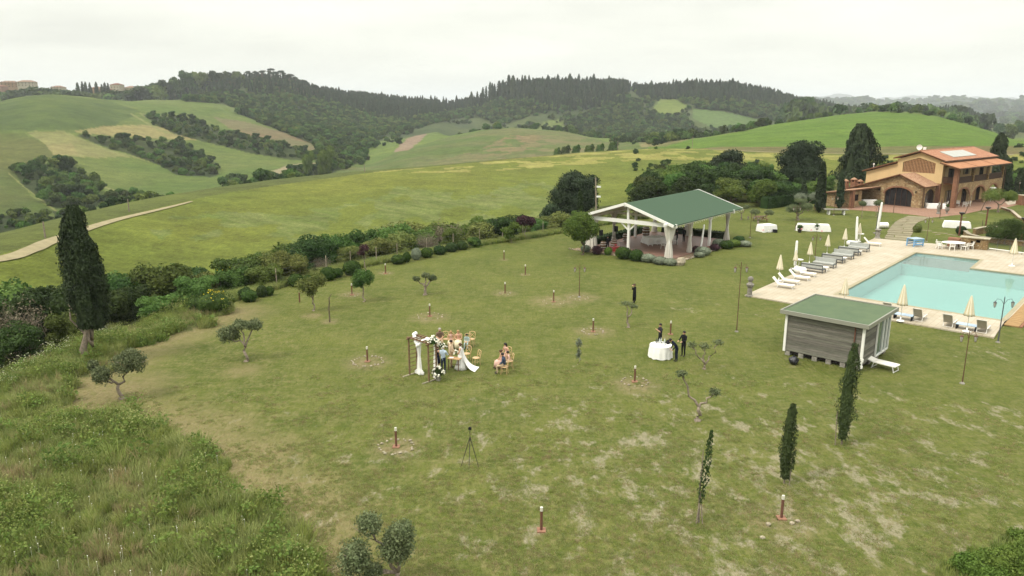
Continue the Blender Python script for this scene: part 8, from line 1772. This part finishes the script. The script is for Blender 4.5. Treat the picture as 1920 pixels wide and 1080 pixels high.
def human(pose, h=1.75, slim=1.0, seed=0):
    """joint positions in metres for a 1.75 m person facing +y; returns vertices, radii, edges, material slot of each edge"""
    V = []; Rr = []; E_ = []; Ms = []
    def v(p, r): V.append(Vector(p)); Rr.append(r * slim if r > .03 else r); return len(V) - 1
    def e(a, b, m): E_.append((a, b)); Ms.append(m)
    J = pose; pel = v(J['pelvis'], .135); w = v(J['waist'], .118); c = v(J['chest'], .150); nb = v(J['neck0'], .075); nk = v(J['neck'], .052); hd = v(J['head'], .088); tp = v(Vector(J['head']) + (Vector(J['head']) - Vector(J['neck'])).normalized() * .085, .070)
    e(pel, w, 1); e(w, c, 1); e(c, nb, 1); e(nb, nk, 0); e(nk, hd, 0); e(hd, tp, 0)
    f = Vector(J['face']).normalized(); ns = v(Vector(J['head']) + f * .105 - Vector((0, 0, .012)), .014); e(hd, ns, 0)
    side = f.cross(Vector((0, 0, 1))).normalized()
    for s in (1, -1): er_ = v(Vector(J['head']) + side * s * .098, .016); e(hd, er_, 0)
    for s in ('l', 'r'):
        sh = v(J['sh' + s], .066); el = v(J['el' + s], .046); wr = v(J['wr' + s], .032); e(c, sh, 1); e(sh, el, 1 if True else 0); e(el, wr, 4)
        d = (Vector(J['wr' + s]) - Vector(J['el' + s])).normalized(); pm = v(Vector(J['wr' + s]) + d * .075, .030); e(wr, pm, 0); q = d.cross(Vector((0, 0, 1)));
        q = q.normalized() if q.length > .1 else Vector((1, 0, 0))
        for k in range(4):
            o_ = q * (-.030 + .020 * k); L1 = .050 + (.008 if k in (1, 2) else 0); a_ = v(V[pm] + d * .035 + o_, .0095); b_ = v(V[a_] + (d + Vector((0, 0, -.35))).normalized() * L1 * .8, .008); e(pm, a_, 0); e(a_, b_, 0)
        a_ = v(V[pm] + q * .042 - d * .01, .011); b_ = v(V[a_] + d * .035 + q * .012, .009); e(pm, a_, 0); e(a_, b_, 0)
        hp = v(J['hip' + s], .092); kn = v(J['kn' + s], .062); cf = v(Vector(J['kn' + s]).lerp(Vector(J['an' + s]), .35), .056); an = v(J['an' + s], .040); e(pel, hp, 2); e(hp, kn, 2); e(kn, cf, 2); e(cf, an, 2)
        td = Vector(J.get('toe', f)); td = Vector((td.x, td.y, 0)).normalized(); hl = v(Vector(J['an' + s]) + td * .03 - Vector((0, 0, .045)), .036); t_ = v(Vector(J['an' + s]) + td * .17 - Vector((0, 0, .055)), .028); e(an, hl, 3); e(hl, t_, 3)
    k = h / 1.75; return [x * k for x in V], [r * k for r in Rr], E_, Ms
def stand(arms='down', lean=0, turn=0, spread=.10, bend=0):
    J = dict(pelvis=(0, 0, .96), waist=(0, .01, 1.12), chest=(0, .0, 1.32), neck0=(0, 0, 1.46), neck=(0, .01, 1.50), head=(0, .03, 1.62), face=(0, 1, -.1), hipl=(-.09, 0, .90), hipr=(.09, 0, .90), knl=(-spread, .02, .50), knr=(spread, .03, .50), anl=(-spread, -.02, .085), anr=(spread, .0, .085), shl=(-.185, 0, 1.40), shr=(.185, 0, 1.40))
    if arms == 'down': J.update(ell=(-.24, -.02, 1.12), elr=(.24, -.02, 1.12), wrl=(-.24, .06, .88), wrr=(.24, .06, .88))
    elif arms == 'front': J.update(ell=(-.25, .02, 1.13), elr=(.25, .02, 1.13), wrl=(-.07, .20, 1.02), wrr=(.07, .20, 1.02))
    elif arms == 'reach': J.update(ell=(-.25, .10, 1.16), elr=(.25, .10, 1.16), wrl=(-.16, .34, 1.10), wrr=(.16, .34, 1.10))
    elif arms == 'phone': J.update(ell=(-.22, .10, 1.16), elr=(.22, .10, 1.16), wrl=(-.06, .28, 1.32), wrr=(.05, .28, 1.32), face=(0, 1, -.35))
    elif arms == 'face': J.update(ell=(-.20, .16, 1.24), elr=(.23, .06, 1.14), wrl=(-.06, .20, 1.48), wrr=(.05, .24, 1.22), face=(0, 1, -.3))
    if bend:
        for k_ in ('waist', 'chest', 'neck0', 'neck', 'head', 'shl', 'shr', 'ell', 'elr', 'wrl', 'wrr'):
            p = Vector(J[k_]) - Vector((0, 0, .98)); J[k_] = tuple(Matrix.Rotation(-bend, 3, 'X') @ p + Vector((0, 0, .98)))
        J['face'] = (0, 1, -.9)
    return J
def sit(arms='lap', slump=0.05):
    J = dict(pelvis=(0, 0, .56), waist=(0, -.02, .72), chest=(0, .02 + slump, .92), neck0=(0, .04 + slump, 1.06), neck=(0, .05 + slump, 1.10), head=(0, .08 + slump, 1.22), face=(0, 1, -.1), hipl=(-.09, .05, .54), hipr=(.09, .05, .54), knl=(-.13, .44, .52), knr=(.13, .44, .52), anl=(-.12, .42, .085), anr=(.13, .48, .085), shl=(-.18, .03 + slump, 1.0), shr=(.18, .03 + slump, 1.0))
    if arms == 'lap': J.update(ell=(-.25, .08, .76), elr=(.25, .08, .76), wrl=(-.08, .28, .64), wrr=(.08, .28, .64))
    elif arms == 'wide': J.update(ell=(-.34, .02, .80), elr=(.38, .0, .95), wrl=(-.18, .2, .64), wrr=(.50, .02, 1.0))
    return J
def person(P, rz, pose, label, top, bottom, hair='dark', hstyle='short', shoe=None, h=1.75, sleeve=True, skin=SKIN, slim=1.0, dress=None, extra=None, bare_arm=False, bare_leg=False, top_slot=None):
    V, Rr, E_, Ms = human(pose, h, slim); me = bpy.data.meshes.new('person'); me.from_pydata([tuple(p) for p in V], E_, []); tmp = bpy.data.objects.new('person', me); COL.objects.link(tmp)
    md = tmp.modifiers.new('skin', 'SKIN'); md.use_smooth_shade = True
    if not me.skin_vertices:
        bm = bmesh.new(); bm.from_mesh(me); bm.verts.layers.skin.verify(); bm.to_mesh(me); bm.free()
    for i, r_ in enumerate(Rr): me.skin_vertices[0].data[i].radius = (r_, r_)
    for i in (0, 1, 2): me.skin_vertices[0].data[i].radius = (Rr[i] * 1.12, Rr[i] * .82)
    me.skin_vertices[0].data[0].use_root = True
    tmp.modifiers.new('sub', 'SUBSURF').levels = 1; tmp.modifiers['sub'].render_levels = 1
    bpy.context.view_layer.update(); dg = bpy.context.evaluated_depsgraph_get(); m2 = bpy.data.meshes.new_from_object(tmp.evaluated_get(dg)); bpy.data.objects.remove(tmp)
    m2.materials.clear()
    for x in (skin, FAB[top], FAB[bottom] if bottom else skin, BROWNSHOE if shoe is None else shoe): m2.materials.append(x)
    A_ = np.array([list(V[a]) for a, b in E_]); B_ = np.array([list(V[b]) for a, b in E_]); n = len(m2.polygons); C = np.zeros(n * 3); m2.polygons.foreach_get('center', C); C = C.reshape(-1, 3)
    AB = B_ - A_; t = np.clip(((C[:, None] - A_[None]) * AB[None]).sum(2) / ((AB ** 2).sum(1)[None] + 1e-9), 0, 1); D = np.linalg.norm(C[:, None] - (A_[None] + t[..., None] * AB[None]), axis=2); rr_ = np.array([(Rr[a] + Rr[b]) / 2 for a, b in E_]); k = (D / rr_[None]).argmin(1)
    ms = np.array(Ms)[k]; ms = np.where(ms == 4, 1 if sleeve else 0, ms)
    if bare_arm:
        arm = np.array([i for i, (a, b) in enumerate(E_) if Ms[i] == 4 or (Ms[i] == 1 and i > 5)]); ms = np.where(np.isin(k, arm) & (D.min(1) < 9), 0, ms)
    if bare_leg: ms = np.where(ms == 2, 0, ms)
    m2.polygons.foreach_set('material_index', ms.astype(np.int32)); m2.polygons.foreach_set('use_smooth', np.ones(n, bool)); m2.update()
    e = bpy.data.objects.new('person', m2); link(e); e.location = P; e.rotation_euler = (0, 0, rz); tag(e, label, 'person')
    k = h / 1.75; hd = Vector(pose['head']) * k; up = (Vector(pose['head']) - Vector(pose['neck'])).normalized(); f = Vector(pose['face']).normalized(); back = -f
    hb = MB(); hb.blob(hd + up * .035 * k + back * .018 * k, (.105 * k, .112 * k, .098 * k), 2, .12, 2, 3)
    if hstyle == 'long': hb.blob(hd - up * .09 * k + back * .06 * k, (.10 * k, .07 * k, .19 * k), 2, .15, 2, 4)
    if hstyle == 'bun': hb.blob(hd + up * .02 * k + back * .13 * k, (.055 * k,) * 3, 2, .1, 2, 5)
    o = hb.mesh('hair', [HAIR[hair]], True); o = bpy.data.objects.new('hair', o); link(o, e)
    if hstyle == 'short': pass
    fc = Vector(pose['head']) * k; fb = MB(); fb.blob(fc + f * .048 * k - up * .02 * k, (.062 * k, .055 * k, .072 * k), 2, .04, 1, 1); fo = fb.build('face', [skin], e, smooth=True); sd_ = f.cross(up).normalized()
    for s in (-1, 1): MB().blob(fc + f * .098 * k + sd_ * s * .028 * k + up * .012 * k, .011 * k, 1, 0).build('eye', [HAIR['dark']], fo)
    MB().box(fc + f * .100 * k - up * .052 * k, (.035 * k, .008, .008)).build('mouth', [mat('lips', (.35, .1, .08)) if 'lips' not in bpy.data.materials else bpy.data.materials['lips']], fo)
    if dress: 
        for (nm, prof, c, fab, nfold, sx, sy) in dress:
            mb = MB(); mb.lathe([(r_ * k, z_ * k) for r_, z_ in prof], 40, (c[0], c[1], 0), wob=lambda a, i: 1 + (.09 * math.sin(a * nfold + 1) * min(1, i / 2))); mb.v = [((x - c[0]) * sx + c[0], (y - c[1]) * sy + c[1] , z) for x, y, z in mb.v]; mb.build(nm, [FAB[fab]], e, smooth=True)
    if extra: extra(e, k)
    return e
def face_to(P, Q): return math.atan2(Q.y - P.y, Q.x - P.x) - PI / 2
CT = G(852, 688)
# standing group
P = G(820.5, 695); person(P, face_to(P, CT) + .35, stand('front'), 'woman in a knee-length navy dress standing with her back to the camera by the arch', 'navy', None, 'brown', 'bun', h=1.66, bare_leg=True, bare_arm=True, slim=.9, dress=[('skirt', [(.13, 1.14), (.17, 1.0), (.20, .8), (.22, .55)], (0, .0), 'navy', 5, 1, .85)])
P = G(831.5, 699.5); person(P, face_to(P, CT) + .1, stand('reach'), 'man in a pale blue shirt and navy trousers standing at the ceremony table', 'paleblue', 'navytrouser', 'blond', h=1.80)
P = G(846, 688); person(P, face_to(P, G(865, 690)), stand('front'), 'groom in a beige suit and dark hair facing the bride', 'beige', 'beige', 'dark', h=1.82, dress=[('jacket', [(.165, 1.36), (.17, 1.15), (.165, 1.0), (.185, .86)], (0, 0), 'beige', 3, 1.12, .8)])
bp_ = G(864, 691)
def train(e, k):
    V = []; Fc = []; n = 24; m_ = 10; 
    for j in range(m_ + 1):
        t = j / m_; 
        for i in range(n + 1):
            a = (i / n - .5); w_ = .2 + .75 * t; V.append((a * w_ + .02 * math.sin(i * 1.9), -.14 - t ** 1.8 * .95, 1.35 * (1 - t) ** 1.7 + .03 + .03 * abs(math.sin(i * 1.3)) * t))
    for j in range(m_):
        for i in range(n): a = j * (n + 1) + i; Fc.append((a, a + 1, a + n + 2, a + n + 1))
    o = MB().add(V, Fc).build('veil', [M['cloth']], e, smooth=True)
person(bp_, face_to(bp_, G(846, 688)) + .2, stand('front'), 'bride in a long white gown with a trailing veil, seen from behind', 'white', None, 'brown', 'bun', h=1.70, bare_arm=True, bare_leg=True, slim=.88, dress=[('gown', [(.125, 1.34), (.125, 1.16), (.17, 1.0), (.24, .65), (.34, .25), (.44, .02)], (0, -.02), 'white', 9, 1, 1)], extra=train)
b_ = bouquet(bp_ + Vector((-.28, .05, 1.02)), .42, 'bridal bouquet of pale roses held between the couple', 'bridal_bouquet', hold=True, nfl=22, leaf='olive', seed=6)
# seated guests behind the couple, facing the arch side
tgt = G(835, 700)
def guest(u, v, label, clabel, chair_only=False, rz=None, **k):
    P = G(u, v); a = face_to(P, tgt) if rz is None else rz; crossback(P, a, clabel)
    if not chair_only: k.setdefault('h', 1.7); pose = k.pop('pose', None) or sit(); pr = {q: w for q, w in k.items()}; person(P, a, pose, label, **pr)
guest(825, 650, 'older man with sunglasses in a brown polo and khaki trousers, seated behind the couple', 'cross-back chair under the man in the brown polo', top='brownshirt', bottom='khaki', hair='grey', h=1.82, sleeve=False, skin=SKIN, slim=1.12)
guest(846, 651, 'guest in a pale pink dress seated behind the groom, mostly hidden', 'cross-back chair behind the groom', top='blush', bottom=None, hair='blond', hstyle='long', h=1.6, bare_arm=True, bare_leg=True, slim=.85, dress=[('skirt', [(.15, .62), (.22, .55), (.26, .3)], (0, .22), 'cream', 5, 1, 1.3)])
guest(860, 652, 'blond long-haired woman in a peach top and cream skirt seated behind the bride', 'cross-back chair under the blond woman in a cream skirt', top='pinkish', bottom='cream', hair='blond', hstyle='long', h=1.72, bare_arm=True, slim=.9, dress=[('skirt', [(.15, .64), (.24, .57), (.28, .1)], (0, .22), 'cream', 6, 1, 1.3)])
guest(876, 652, 'small boy in a light blue shirt seated at the right of the back row', 'cross-back chair under the small boy', top='ltblue', bottom='ltblue', hair='dark', h=1.35, sleeve=True)
guest(884, 648, '', 'empty cross-back chair behind the small boy', chair_only=True); guest(875, 676, '', 'empty cross-back chair just right of the bride', chair_only=True, rz=face_to(G(875, 676), G(835, 690))); guest(893, 684, '', 'empty cross-back chair standing farthest right of the bride', chair_only=True, rz=face_to(G(893, 684), G(850, 692)))
guest(836, 648, '', 'empty cross-back chair beside the man in the brown polo', chair_only=True)
# second short row of guests on the right
tg2 = G(880, 690)
def guest2(u, v, label, clabel, **k): P = G(u, v); a = face_to(P, tg2) + .25; crossback(P, a, clabel); person(P, a, sit(), label, **k)
guest2(950, 678, 'woman with long dark hair in a blush dress, farthest back of the right row', 'cross-back chair under the long-haired woman in the right row', top='blush', bottom=None, hair='dark', hstyle='long', h=1.72, bare_arm=True, bare_leg=True, slim=.9, dress=[('skirt', [(.15, .62), (.23, .55), (.27, .15)], (0, .22), 'blush', 5, 1, 1.3)])
guest2(955, 690, 'guest in pale pink with short dark hair, second in the right row', 'cross-back chair, second in the right row', top='blush', bottom='cream', hair='dark', h=1.5, slim=.9)
guest2(942, 690, 'woman in a blush dress leaning forward, left in the right row', 'cross-back chair, left in the right row', top='pinkish', bottom=None, hair='brown', hstyle='bun', h=1.62, bare_arm=True, bare_leg=True, slim=.9, dress=[('skirt', [(.15, .62), (.23, .55), (.27, .12)], (0, .22), 'blush', 5, 1, 1.3)])
guest2(946, 701, 'man in a slate blue jacket and pale trousers nearest the camera in the right row', 'cross-back chair nearest the camera in the right row', top='slate', bottom='khaki', hair='dark', h=1.80, slim=1.05)
# staff
P = G(1189, 569); e = person(P, .9, stand('face'), 'person in long black clothes holding a phone up, alone on the upper lawn', 'black', 'black', 'brown', h=1.72, skin=SKIN, dress=[('coat', [(.15, 1.34), (.165, 1.1), (.18, .7), (.17, .25)], (0, 0), 'black', 4, 1.0, .8)])
o = MB().box((0, 0, 0), (.075, .012, .15)).build('phone', [M['black']], loc=P + Vector((-.12, .26, 1.55))); tag(o, 'phone held by the person in long black clothes', 'phone')
P = G(1237, 652); person(P, 1.9, stand('phone'), 'man in a dark polo looking down at his hands behind the round white table', 'charcoal', 'black', 'dark', h=1.76, sleeve=False)
P = G(1281, 668); person(P, 2.2, stand('reach'), 'man in black standing right of the round white table', 'black', 'black', 'dark', h=1.78)
P = G(1268, 677); person(P, 1.7, stand('reach', bend=.75), 'man in dark blue bending over the right side of the round white table', 'darkblue', 'darkblue', 'dark', h=1.78)
P = G(1139, 471, .12); person(P, .2, stand('front'), 'man in a black suit and cap standing at the drum kit in the pavilion', 'black', 'black', 'dark', h=1.78)
P = G(1269, 458, .12); person(P, 1.2, stand('reach'), 'waiter in black beside the laid table, partly behind the corner curtain', 'black', 'black', 'dark', h=1.75)
P = G(1282, 453, .12); person(P, 2.2, stand('down'), 'waiter in black walking on the right side of the pavilion', 'black', 'black', 'dark', h=1.78)
# ------------------------------------------------------------------ haze: one closed box of even, pale air
hm = bpy.data.materials.new('haze'); hm.use_nodes = True; t = hm.node_tree; t.nodes.clear()
pv = t.nodes.new('ShaderNodeVolumePrincipled'); pv.inputs['Color'].default_value = (.90, .955, 1.0, 1); pv.inputs['Density'].default_value = HAZE; pv.inputs['Anisotropy'].default_value = .0
ou = t.nodes.new('ShaderNodeOutputMaterial'); t.links.new(pv.outputs[0], ou.inputs['Volume'])
hb = MB().box((0, 0, 85), (38000, 38000, 430)); ho = hb.build('haze', hm); ho['kind'] = 'stuff'
